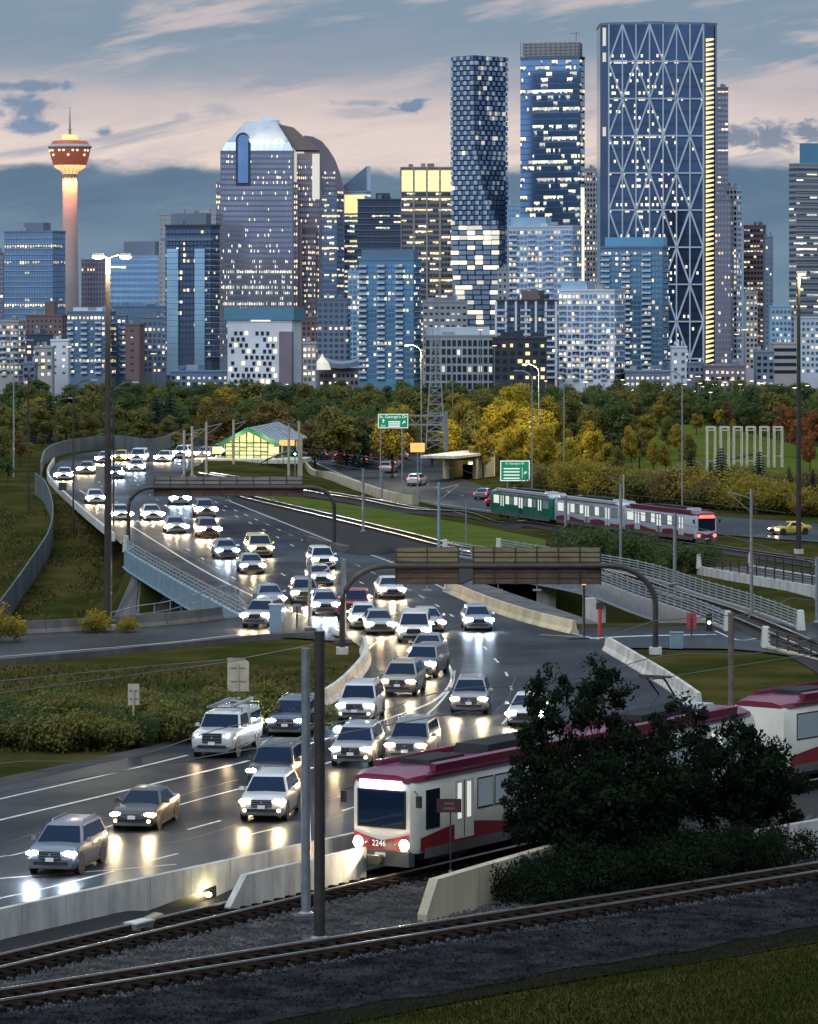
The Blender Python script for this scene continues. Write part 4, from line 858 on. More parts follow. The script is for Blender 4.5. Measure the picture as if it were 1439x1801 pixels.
def lrv(parent, L, front, colors, number=None, lights=None, rear=None, panto=True, k=1.0, pale=False):
    """one car; local -Y is its front end, x across, z from the rail top"""
    body, band, roofm = colors; W2 = 1.325*k; zb0, zt = .85*k, 3.35*k
    r_ = parent
    def ring(y, w, z0, z1, inset=0): return [(-w*.94, y, z0), (-w, y, z0+.2), (-w, y, z1-.35), (-w*.93, y, z1-.08), (w*.93, y, z1-.08), (w, y, z1-.35), (w, y, z0+.2), (w*.94, y, z0)]
    nose = .55 if front else 0; rings = []
    if front: rings += [ring(0, W2*.90, zb0-.1, zt-.10), ring(.12, W2*.96, zb0-.15, zt-.03), ring(.5, W2, zb0-.2, zt)]
    else: rings += [ring(0.0, W2*.97, zb0-.2, zt-.02), ring(.1, W2, zb0-.2, zt)]
    if rear: rings += [ring(L-.5, W2, zb0-.2, zt), ring(L-.12, W2*.96, zb0-.15, zt-.03), ring(L, W2*.90, zb0-.1, zt-.10)]
    else: rings += [ring(L-.1, W2, zb0-.2, zt), ring(L, W2*.97, zb0-.2, zt-.02)]
    mb = MB(); mb.loft(rings); o = mb.build('shell', body, r_, True, angle=30); fix_normals(o.data)
    # roof
    def rr(y, w, h): return [(-w, y, zt-.10), (-w*.94, y, zt+.10*h), (-w*.6, y, zt+.30*h), (w*.6, y, zt+.30*h), (w*.94, y, zt+.10*h), (w, y, zt-.10)]
    ys = [(-.06 if front else .02, W2*.86, .5), (.45, W2*.98, 1), (1.3, W2*.99, 1), (L-1.3, W2*.99, 1), (L-.45, W2*.98, 1), (L+.06 if rear else L-.02, W2*.86, .5)]
    mb = MB(); mb.loft([rr(*a) for a in ys]); o = mb.build('roof', roofm, r_, True); fix_normals(o.data)
    for sx in (-1, 1):
        mb = MB(); mb.loft([[(sx*(W2-.02), y, zt+.02), (sx*(W2+.05), y, zt+.02), (sx*(W2+.05), y, zt+.10), (sx*(W2-.02), y, zt+.10)] for y in (.9, L-.9)]); q = mb.build('gutter', 'lrv_plum', r_); fix_normals(q.data)
        mb = MB(); mb.loft([[(sx*(W2-.30), y, zt+.24), (sx*(W2-.05), y, zt+.12), (sx*(W2-.02), y, zt+.42), (sx*(W2-.26), y, zt+.46)] for y in (1.6, L-1.6)]); q = mb.build('roof_fairing', roofm, r_); fix_normals(q.data)
    # rooftop equipment
    for y0, ln, w, h, m_ in ((2.2, 2.6, 1.3, .16, 'lrv_dark'), (6.2, 4.6, 1.5, .34, 'lrv_dark'), (11.2, .8, 1.3, .32, 'lrv_pale'), (L-9.0, 4.6, 1.5, .36, 'lrv_dark'), (L-3.6, 1.2, 1.3, .30, 'lrv_pale')): MB().box((0, y0+ln/2, zt+.3+h/2), (w, ln, h), 0, .94).build('roof_unit', m_, r_)
    if panto:
        mb = MB(); y = L*.76
        for sx in (-.45, .45): mb.tube([(sx, y, zt+.45), (sx*.8, y+1.1, zt+1.15), (sx*.9, y+.1, zt+1.95)], .05, 5)
        mb.tube([(-.75, y+.1, zt+2.0), (.75, y+.1, zt+2.0)], .05, 5); mb.tube([(-.55, y-.2, zt+1.95), (.55, y-.2, zt+1.95)], .035, 5); mb.box((0, y+.3, zt+.42), (1.1, 1.6, .14)); mb.build('pantograph', 'steel_dark', r_)
    # underframe and bogies
    MB().box((0, L/2, .62), (W2*1.8, L-1.4, .45)).build('underframe', 'black', r_)
    for y in (3.0, L/2, L-3.0):
        mb = MB(); mb.box((0, y, .42), (2.1, 2.6, .35))
        for sx in (-.74, .74):
            for dy_ in (-.9, .9): mb.lathe([(.1, -.07), (.34, -.06), (.34, .06), (.1, .07)], 14, (sx, y+dy_, .36), 'x')
        mb.build('bogie', 'black', r_)
    # sides: wave band, windows, doors
    n = 48; door_y = [2.9, 8.4, L-8.4-1.3, L-2.9-1.3]
    for sx in (-1, 1):
        X = sx*(W2+.012); pts = []
        for i in range(n+1):
            y = .5+(L-1.0)*i/n; pts.append((y, zb0+.28+.34*(.5+.5*math.cos((y-3.4)*2*math.pi/8.6))))
        mb = MB(); mb.add([(X, y, zb0-.12) for y, _ in pts]+[(X, y, z) for y, z in pts], [(i, i+1, n+2+i, n+1+i) for i in range(n)]); mb.build('wave_band', band, r_)
        MB().box((sx*(W2+.006), L/2, zb0-.22), (.03, L-1.6, .36)).build('skirt', 'lrv_grey', r_)
        for dy_ in door_y:
            MB().box((sx*(W2+.004), dy_+.65, 1.98*k), (.02, 1.36, 2.15)).build('door', body, r_)
            for e in (.20, .86):
                q = MB().box((sx*(W2+.02), dy_+e+.12, 2.28), (.02, .26, 1.3)).build('door_window', 'lrv_window_bright', r_)
            MB().box((sx*(W2+.022), dy_+.65, 1.98*k), (.012, .03, 2.1)).build('door_seam', 'black', r_)
        if front: 
            mb = MB(); mb.box((sx*(W2+.012), 1.35, 2.2), (.02, .95, 1.42)); mb.build('cab_window', 'lrv_glass', r_)
        y = 4.5; wi = 0
        spans = [(4.45, 8.2), (9.9, L-9.9), (L-8.2, L-4.45)]
        if not front: spans.append((.9, 2.7))
        if not rear: spans.append((L-2.7, L-.9))
        for a, b in spans:
            m_ = max(1, int(round((b-a)/1.22)))
            for i in range(m_):
                w = (b-a)/m_; yc = a+w*(i+.5)
                MB().box((sx*(W2+.006), yc, 2.42), (.02, w-.10, 1.14)).build('window_frame', 'black', r_); MB().box((sx*(W2+.014), yc, 2.42), (.02, w-.20, 1.02)).build('window', 'lrv_window' if not pale or (i+int(a)) % 2 else 'lrv_window_bright', r_)
    def face(y0, dr, head):
        # end face: windscreen, destination box, lamps, bumper
        f = lambda y: y0+dr*y
        MB().box((0, f(-.012), 2.26), (2.06, .05, 1.38)).build('windscreen_seal', 'black', r_); MB().box((0, f(-.034), 2.26), (1.92, .03, 1.26)).build('windscreen', 'lrv_screen', r_)
        MB().box((0, f(-.06), 3.13), (1.75, .12, .32)).build('destination_sign', 'lrv_dest' if head else 'tail_lamp', r_)
        mb = MB(); pts = [(-1.18, .98), (-.6, .98), (0, .98), (.6, .98), (1.18, .98)]; top = [1.40, 1.24, 1.12, 1.24, 1.40]
        mb.add([(x, f(-.03), .62) for x, _ in pts]+[(x, f(-.03), t) for (x, _), t in zip(pts, top)], [(i, i+1, 6+i, 5+i) for i in range(4)]); mb.build('front_band', band, r_)
        mb = MB(); mb.loft([[(-1.2, f(y), z), (1.2, f(y), z), (1.2, f(y), z+.55), (-1.2, f(y), z+.55)] for y, z in ((-.10, .22), (.3, .2))]); q = mb.build('bumper', 'lrv_grey', r_); fix_normals(q.data)
        mb = MB(); mb.box((0, f(-.35), .48), (.3, .6, .26)); mb.box((0, f(-.62), .48), (.5, .12, .34)); mb.build('coupler', 'black', r_)
        for x in (-.98, .98):
            mb = MB(); mb.lathe([(.02, -.13), (.13, -.115), (.17, -.07), (.17, .0)] if dr > 0 else [(.02, .13), (.13, .115), (.17, .07), (.17, 0)], 12, (x, y0, 1.0), 'y'); mb.build('headlight' if head else 'tail_light', 'headlamp_warm' if head else 'tail_lamp', r_)
            MB().lathe([(.12, -.06*dr), (.23, -.055*dr), (.23, 0)], 14, (x, y0, 1.0), 'y').build('lamp_bezel', 'plate', r_)
            mb = MB(); mb.lathe([(.02, -.06), (.07, -.05), (.08, 0)] if dr > 0 else [(.02, .06), (.07, .05), (.08, 0)], 10, (x*.62, y0, 1.0), 'y'); mb.build('marker_lamp', 'chrome', r_)
        for x in (-.55, .55): MB().bar((x, f(-.06), 1.58), (x+.45, f(-.07), 1.72), .03, .03).build('wiper', 'black', r_)
        for sx in (-1, 1): mb = MB(); mb.tube([(sx*W2*.95, f(.2), 2.95), (sx*(W2+.25), f(-.05), 2.85)], .02, 5); mb.box((sx*(W2+.28), f(-.05), 2.6), (.2, .1, .42)); mb.build('mirror', 'black', r_)
        MB().box((0, f(-.12), .62), (.42, .02, .14)).build('number_plate', 'plate', r_)
    if front: face(0, 1, True)
    if rear: face(L, -1, False)
    if number: letters(number, .30, r_, (-.1, -.05, 1.0), (R(90), 0, 0), 'sign_letter', 'fleet_number')
LC = ('lrv_white', 'lrv_red', 'lrv_roof')
train = thing('light_rail_train', 'red and white light rail train 2246 with lit headlights in the foreground', 'train', (0, 0, 0))
def place(o, a, b, z): d = Vector(b)-Vector(a); o.location = (a[0], a[1], z); o.rotation_euler = (0, 0, math.atan2(d.y, d.x)-math.pi/2)
def carriage(parent, a, b, L, z, **kw):
    e = bpy.data.objects.new('carriage', None); C.objects.link(e); e.parent = parent; place(e, a, b, z); lrv(e, L, **kw); return e
a1 = t0; b1 = t0+TD*10
ZR = -.5+.36-.0
carriage(train, (a1.x, a1.y), (14.5, 166.6), 27.2, ZR, front=True, colors=LC, number='2246')
carriage(train, (14.9, 167.3), (26.6, 182.0), 26.0, ZR, front=False, colors=LC, panto=False)
l = bpy.data.lights.new('train_beam', 'SPOT'); l.energy = 900; l.color = (1, .86, .6); l.spot_size = R(70); l.spot_blend = .6; l.shadow_soft_size = .15; o = link('train_beam', l, train)
hd = Vector((-.527, -.85, 0)); o.location = Vector((t0.x, t0.y, ZR+1.0))+hd*.3; o.rotation_euler = (hd+Vector((0, 0, -.22))).to_track_quat('-Z', 'Y').to_euler()
# far train going away: rear end towards us
tr2 = thing('light_rail_train', 'three-car light rail train going away with red tail lights, first car green', 'train', (0, 0, 0))
ra = G(1243, 962); rb = G(880, 913); dd = (rb-ra); Ltot = dd.length; Lc = (Ltot-1.2)/3; dd.normalize()
for i in range(3):
    fa = ra+dd*(Lc*(i+1)+.6*i); fb = ra+dd*(Lc*i+.6*i)     # car front is the end farther along
    e = carriage(tr2, (fa.x, fa.y), (fb.x, fb.y), Lc, (fa.z+fb.z)/2+.25, front=False, rear=(i == 0), panto=False, colors=(('lrv_green' if i == 2 else 'lrv_pale'), ('lrv_green' if i == 2 else 'lrv_plum'), 'lrv_pale' if i else 'lrv_plum'), k=1.0, pale=True)
    e.scale = (.92, 1, .92)
# overhead wires
def wire(label, pts, r=.018): mb = MB(); mb.tube(pts, r, 4, False); tag(mb.build('contact_wire', 'wire', None), label, 'wire')
pl = [p+Vector((0, 0, 5.6)) for p in track_main]; wire('contact wire above the near train', pl); 
wire('messenger wire slung above the near train', [p+Vector((0, 0, 6.5-.5*math.sin(k*.35)**2)) for k, p in enumerate(track_main)])
wire('wire sweeping from the left edge to the foreground poles', [P(-20, 1200, 150), P(260, 1172, 146), P(430, 1157, 140), P(560, 1132, 128)]); wire('lower wire from the left edge to the road sign', [P(-20, 1222, 150), P(200, 1192, 147), P(430, 1160, 140)])
wire('wire from the brown pole to the right edge', [P(1286, 1085, 163), P(1340, 1075, 170), P(1390, 1052, 178), P(1450, 1058, 185)]); wire('wire crossing the junction to the brown pole', [P(1040, 1130, 150), P(1150, 1092, 156), P(1286, 1082, 163)])
wire('contact wire over the median track', [p+Vector((0, 0, 5.2)) for p in trA[::6]], .02); wire('contact wire over the far train', [p+Vector((0, 0, 4.6)) for p in trB[::6]], .02)
# ------------------------------------------------------------------ cars: local -Y is forward
def lerp(a, b, t): return tuple(x+(y-x)*t for x, y in zip(a, b))
KINDS_CAR = {
 # L, W, H, belt, body stations (t, z low, z top, half width), cabin: windscreen base/top t, rear top/base t, roof half width, rails
 'suv':   dict(L=4.65, W=1.86, H=1.70, belt=1.08, st=[(0, .48, .70, .74), (.012, .34, .84, .86), (.05, .24, .97, .95), (.13, .22, 1.02, .985), (.27, .22, 1.08, 1), (.6, .22, 1.10, 1), (.9, .24, 1.10, .985), (.975, .32, 1.06, .95), (1, .45, .95, .88)], cab=(.23, .385, .93, .985), rw=.70, rails=True, wr=.36),
 'wagon': dict(L=4.95, W=1.88, H=1.78, belt=1.10, st=[(0, .48, .72, .76), (.012, .34, .88, .88), (.05, .24, 1.02, .95), (.13, .22, 1.07, .985), (.27, .22, 1.11, 1), (.6, .22, 1.12, 1), (.9, .24, 1.12, .985), (.98, .32, 1.08, .95), (1, .45, .95, .88)], cab=(.25, .36, .96, .99), rw=.76, rails=True, wr=.38),
 'sedan': dict(L=4.65, W=1.80, H=1.44, belt=.93, st=[(0, .42, .60, .72), (.012, .28, .70, .86), (.05, .20, .80, .94), (.13, .18, .86, .98), (.28, .18, .92, 1), (.6, .18, .95, 1), (.88, .20, .97, .98), (.975, .28, .95, .93), (1, .42, .85, .86)], cab=(.27, .44, .72, .88), rw=.66, rails=False, wr=.33),
 'hatch': dict(L=4.25, W=1.76, H=1.52, belt=.98, st=[(0, .42, .64, .74), (.012, .28, .76, .87), (.05, .20, .88, .95), (.13, .19, .95, .985), (.26, .19, .99, 1), (.6, .19, 1.0, 1), (.9, .21, 1.0, .98), (.975, .28, .96, .94), (1, .42, .86, .88)], cab=(.22, .40, .88, .98), rw=.68, rails=False, wr=.32),
 'van':   dict(L=5.0, W=1.95, H=1.78, belt=1.06, st=[(0, .42, .70, .76), (.012, .30, .84, .88), (.05, .22, .96, .95), (.11, .20, 1.02, .985), (.2, .20, 1.07, 1), (.6, .20, 1.08, 1), (.93, .22, 1.08, .985), (.985, .3, 1.05, .95), (1, .42, .9, .9)], cab=(.15, .34, .96, .99), rw=.76, rails=False, wr=.34),
 'pickup': dict(L=5.9, W=2.0, H=1.92, belt=1.26, st=[(0, .55, .86, .86), (.010, .42, 1.06, .94), (.03, .36, 1.16, .975), (.12, .36, 1.20, .99), (.24, .36, 1.25, 1), (.6, .36, 1.27, 1), (.95, .38, 1.27, 1), (.985, .45, 1.25, .98), (1, .5, 1.2, .96)], cab=(.235, .325, .585, .61), rw=.80, rails=False, wr=.42)}
CARMESH = {}
def car_meshes(kind):
    if kind in CARMESH: return CARMESH[kind]
    K = KINDS_CAR[kind]; L, W, Hh, belt = K['L'], K['W'], K['H'], K['belt']; w2 = W/2; Y = lambda t: -L/2+L*t; out = []
    # body
    rings = []
    for t, z0, z1, w in K['st']:
        x = w2*w; y = Y(t); m = z0+(z1-z0)*.55
        rings.append([(-x*.86, y, z0), (-x*.97, y, z0+.10), (-x, y, m), (-x*.985, y, z1-.12), (-x*.93, y, z1-.02), (-x*.5, y, z1+.02), (0, y, z1+.03), (x*.5, y, z1+.02), (x*.93, y, z1-.02), (x*.985, y, z1-.12), (x, y, m), (x*.97, y, z0+.10), (x*.86, y, z0)])
    mb = MB(); mb.loft(rings)
    # cabin shell: pillars and roof
    c0, c1, c2, c3 = K['cab']; rwx = w2*K['rw']; bw = w2*.94; zr = Hh
    def oct(y0, y1, w, z, ch=.10): return [(-w, y0+ch, z), (-w+ch*.9, y0, z), (w-ch*.9, y0, z), (w, y0+ch, z), (w, y1-ch, z), (w-ch*.9, y1, z), (-w+ch*.9, y1, z), (-w, y1-ch, z)]
    ringB = oct(Y(c0), Y(c3), bw, belt-.06); ringT = oct(Y(c1), Y(c2), rwx, zr-.07); ringR = oct(Y(c1)+.16, Y(c2)-.12, rwx-.10, zr-.012, .14); 
    mb.loft([ringB, ringT, ringR]); mid = [(0, (Y(c1)+Y(c2))/2, zr)]
    me = mb.mesh('body', 'car_paint', True, 38); fix_normals(me); out.append(('body', me, (0, 0, 0), None))
    def pane(name, a, b, c_, d, u0, u1, v0, v1, off):
        """a,b belt line; d,c roof line; inset in u,v; off = outward shift"""
        f = lambda u, v: Vector(lerp(lerp(a, b, u), lerp(d, c_, u), v))
        p = [f(u0, v0), f(u1, v0), f(u1, v1), f(u0, v1)]; n_ = (p[1]-p[0]).cross(p[3]-p[0]).normalized(); cen = Vector((0, 0, 1.0)); 
        if n_.dot((p[0]+p[2])/2-cen) < 0: n_ = -n_
        q = [x+n_*off for x in p]; p = [x-n_*.01 for x in p]
        m2 = MB(); m2.add(q+p, [(0, 1, 2, 3), (4, 7, 6, 5), (0, 4, 5, 1), (1, 5, 6, 2), (2, 6, 7, 3), (3, 7, 4, 0)]); mm = m2.mesh(name, 'glass_car'); fix_normals(mm); out.append((name, mm, (0, 0, 0), None))
    B, T = ringB, ringT
    pane('windscreen', B[1], B[2], T[2], T[1], -.02, 1.02, .10, .93, .012)
    pane('rear_window', B[5], B[6], T[6], T[5], .04, .96, .30 if kind != 'sedan' else .12, .90, .012)
    for sx in (0, 1):
        a, b, d_, c_ = (B[0], B[7], T[0], T[7]) if sx == 0 else (B[3], B[4], T[3], T[4])
        if kind == 'pickup': cuts = [(.10, .50), (.54, .94)]
        elif kind == 'sedan': cuts = [(.10, .50), (.54, .86)]
        else: cuts = [(.06, .34), (.37, .63), (.66, .93)]
        for u0, u1 in cuts: pane('side_window', a, b, c_, d_, u0, u1, .16, .88, .012)
    z_h = K['st'][2][2]-.16 if kind != 'pickup' else .96
    yf = Y(.012)
    # front: grille, lower intake, plate, bumper lip
    def bx(name, m, *boxes, sm=False):
        m2 = MB()
        for b in boxes: m2.box(*b)
        out.append((name, m2.mesh(name, m), (0, 0, 0), None))
    gz = z_h-.05 if kind != 'pickup' else .93; gh = .20 if kind in ('sedan', 'hatch') else .26
    if kind == 'pickup': gh = .42
    bx('grille', 'black', ((0, Y(.004), gz), (W*.44, .14, gh)))
    for k in range(3): bx('grille_bar', 'chrome', ((0, Y(.004)-.075, gz-gh*.32+gh*.32*k), (W*.42, .014, .022)))
    bx('lower_intake', 'black', ((0, Y(.006)-.02, K['st'][1][1]+.12), (W*.66, .12, .15)))
    bx('number_plate', 'plate', ((0, Y(0)-.09, K['st'][1][1]+.28), (.30, .02, .14)))
    bx('bumper', 'lrv_grey' if kind != 'pickup' else 'chrome', ((0, Y(.010), K['st'][1][1]+.02), (W*.80, .20, .12 if kind != 'pickup' else .26)))
    me_ = MB().lathe([(.01, -.02), (.045, -.015), (.045, .02)], 12, (0, Y(.004)-.085, gz+.02), 'y').mesh('emblem', 'chrome'); out.append(('emblem', me_, (0, 0, 0), None))
    # head lamps: wrap-round almond lenses
    m2 = MB()
    hw, hh = (.23, .085) if kind != 'pickup' else (.15, .15)
    rings2 = []
    for t_, r_ in ((-.10, .15), (-.075, .7), (-.02, 1.0), (.10, 1.02)):
        rings2.append([(hw*r_*math.cos(a), t_+.10*math.cos(a)**2*0, hh*r_*math.sin(a)) for a in [k*math.pi/6 for k in range(12)]])
    m2.loft(rings2); hm = m2.mesh('headlight', 'headlamp_warm', True)
    fix_normals(hm); CARMESH[kind+'_hl'] = (hm, W*.355, Y(.022), z_h)
    m2 = MB(); m2.lathe([(.01, -.05), (.06, -.04), (.075, .03)], 10, (0, 0, 0), 'y'); CARMESH[kind+'_fog'] = (m2.mesh('fog_light', 'fog_lamp', True), W*.36, Y(.012), K['st'][1][1]+.13)
    m2 = MB(); m2.box((0, 0, 0), (.22, .10, .20), 0, .9); CARMESH[kind+'_tl'] = (m2.mesh('tail_light', 'tail_lamp'), W*.40, Y(.985), belt-.16)
    # mirrors
    for sx in (-1, 1):
        m2 = MB(); m2.box((sx*(w2+.10), Y(c0)+.42, belt+.08), (.20, .12, .15), 0, .85); m2.box((sx*(w2-.02), Y(c0)+.44, belt+.03), (.14, .05, .05)); out.append(('mirror', m2.mesh('mirror', 'car_paint'), (0, 0, 0), None))
    if K['rails']:
        for sx in (-1, 1):
            m2 = MB(); x = sx*(rwx-.10); y0, y1 = Y(c1)+.35, Y(c2)-.25; m2.tube([(x, y0, zr-.02), (x, y0+.15, zr+.06), (x, y1-.15, zr+.06), (x, y1, zr-.02)], .022, 5); out.append(('roof_rail', m2.mesh('roof_rail', 'chrome'), (0, 0, 0), None))
    for sx in (-1, 1):
        for t in ((.42, .62) if kind != 'pickup' else (.38, .55)): bx('door_handle', 'chrome', ((sx*(w2*.995), Y(t)+.25, belt-.17), (.04, .18, .03)))
        bx('sill_trim', 'black', ((sx*w2*.97, 0, K['st'][4][1]+.05), (.06, L*.52, .10)))
    # wheels
    wr = K['wr']; tyre = MB(); tyre.lathe([(wr*.62, -.11), (wr*.94, -.115), (wr, -.07), (wr, .07), (wr*.94, .115), (wr*.62, .11)], 20, (0, 0, 0), 'x'); tm = tyre.mesh('tyre', 'rubber', True)
    rim = MB(); rim.lathe([(.03, -.085), (wr*.60, -.09), (wr*.66, -.112), (wr*.66, .112), (wr*.60, .09), (.03, .085)], 20, (0, 0, 0), 'x')
    rm = rim.mesh('rim', 'black', False)
    sp = MB()
    for k in range(5):
        a = 2*math.pi*k/5
        for sx in (-1, 1): sp.bar((sx*.098, .04*math.cos(a), .04*math.sin(a)), (sx*.104, wr*.62*math.cos(a), wr*.62*math.sin(a)), .05, .03)
    for sx in (-1, 1): sp.lathe([(wr*.56, sx*.10), (wr*.66, sx*.114), (wr*.66, sx*.10), (wr*.56, sx*.09)], 20, (0, 0, 0), 'x')
    fix_normals(tm); fix_normals(rm); smh = sp.mesh('spokes', 'chrome'); fix_normals(smh)
    ya = L*.5-(.19 if kind != 'pickup' else .165)*L; yr_ = L*.5-.195*L
    arch = MB(); arch.lathe([(wr*.3, -.03), (wr*1.16, -.03), (wr*1.16, .03), (wr*.3, .03)], 20, (0, 0, 0), 'x'); am = arch.mesh('wheel_arch', 'black'); fix_normals(am)
    CARMESH[kind+'_wheel'] = (tm, rm, smh, am, [(-w2+.12, -ya), (w2-.12, -ya), (-w2+.12, yr_), (w2-.12, yr_)], wr, w2)
    CARMESH[kind] = out; return out
LAMP_ON = {}
def car(label, kind, x, y, yaw, color, detail=2, lamp='w', beam=1.0, fog=False, away=False, group=None, lz=0.0, dot=1.0):
    """x, y: photo pixel of the middle of the front (or rear, if away) where it meets the road; yaw: degrees off facing us, positive turning to the left of the picture"""
    parts = car_meshes(kind); K = KINDS_CAR[kind]; g = G(x, y); a = R(-yaw)+(math.pi if away else 0)
    fwd = Vector((math.sin(a)*1.0, -math.cos(a), 0)); cpos = g-fwd*(K['L']*.44) if not away else g+fwd*(K['L']*.46)
    nm = {'suv': 'sport_utility_car', 'wagon': 'sport_utility_car', 'sedan': 'sedan_car', 'hatch': 'hatchback_car', 'van': 'minivan', 'pickup': 'pickup_truck'}[kind]
    zc = zs(cpos.x, cpos.y); root = thing(nm, label, {'suv': 'car', 'wagon': 'car', 'sedan': 'car', 'hatch': 'car', 'van': 'van', 'pickup': 'pickup'}[kind], (cpos.x, cpos.y, zc+.012), a, group)
    col = (*color, 1)
    skip = () if detail == 2 else ('grille_bar', 'emblem', 'door_handle', 'sill_trim', 'number_plate', 'roof_rail') if detail == 1 else ('grille_bar', 'emblem', 'door_handle', 'sill_trim', 'number_plate', 'bumper', 'lower_intake', 'roof_rail', 'mirror')
    for n_, me_, loc, _ in parts:
        if n_ in skip: continue
        o = link(n_, me_, root); o.color = col
    tm, rm, sm_, am, spots, wr, w2 = CARMESH[kind+'_wheel']
    for sx, sy in spots:
        w = link('wheel', tm, root); w.location = (sx, sy, wr)
        o = link('rim', rm, w)
        if detail == 2: link('spokes', sm_, w)
        if detail: o = link('wheel_arch', am, root); o.location = (math.copysign(w2-.035, sx), sy, wr+.03)
    if not away:
        hm, hx, hy, hz = CARMESH[kind+'_hl']; mname = {'w': 'headlamp_warm', 'c': 'headlamp_white'}[lamp]
        for sx in (-1, 1):
            o = link('headlight', hm, root); o.location = (sx*hx, hy, hz); o.scale = (dot, 1, dot*1.1 if detail < 2 else 1)
            o.material_slots[0].link = 'OBJECT'; o.material_slots[0].material = M[mname]
        if fog:
            fm, fx, fy, fz = CARMESH[kind+'_fog']
            for sx in (-1, 1): o = link('fog_light', fm, root); o.location = (sx*fx, fy-.02, fz)
        if beam:
            for sx in ((-1, 1) if detail == 2 else (0,)):
                l = bpy.data.lights.new('beam', 'SPOT'); l.energy = 330*beam*(1 if detail == 2 else 2.2); l.color = (1, .62, .28) if lamp == 'w' else (.84, .92, 1); l.spot_size = R(58); l.spot_blend = .9; l.shadow_soft_size = .10
                o = link('beam', l, root); o.location = (sx*hx, hy-.18, hz); o.rotation_euler = (R(90-9), 0, 0)
                o.rotation_euler = Vector((0, -1, -.13)).to_track_quat('-Z', 'Y').to_euler()
    else:
        tmh, tx, ty, tz = CARMESH[kind+'_tl']
        for sx in (-1, 1): o = link('tail_light', tmh, root); o.location = (sx*tx, ty, tz)
    return root
SILV = (.26, .275, .30); WHT = (.50, .50, .50); DK = (.025, .027, .032); GRY = (.16, .17, .185); BLU = (.05, .075, .115); BEI = (.27, .24, .19); STEEL = (.13, .155, .195); RED = (.22, .02, .02); YEL = (.55, .38, .05); LBL = (.17, .22, .28)
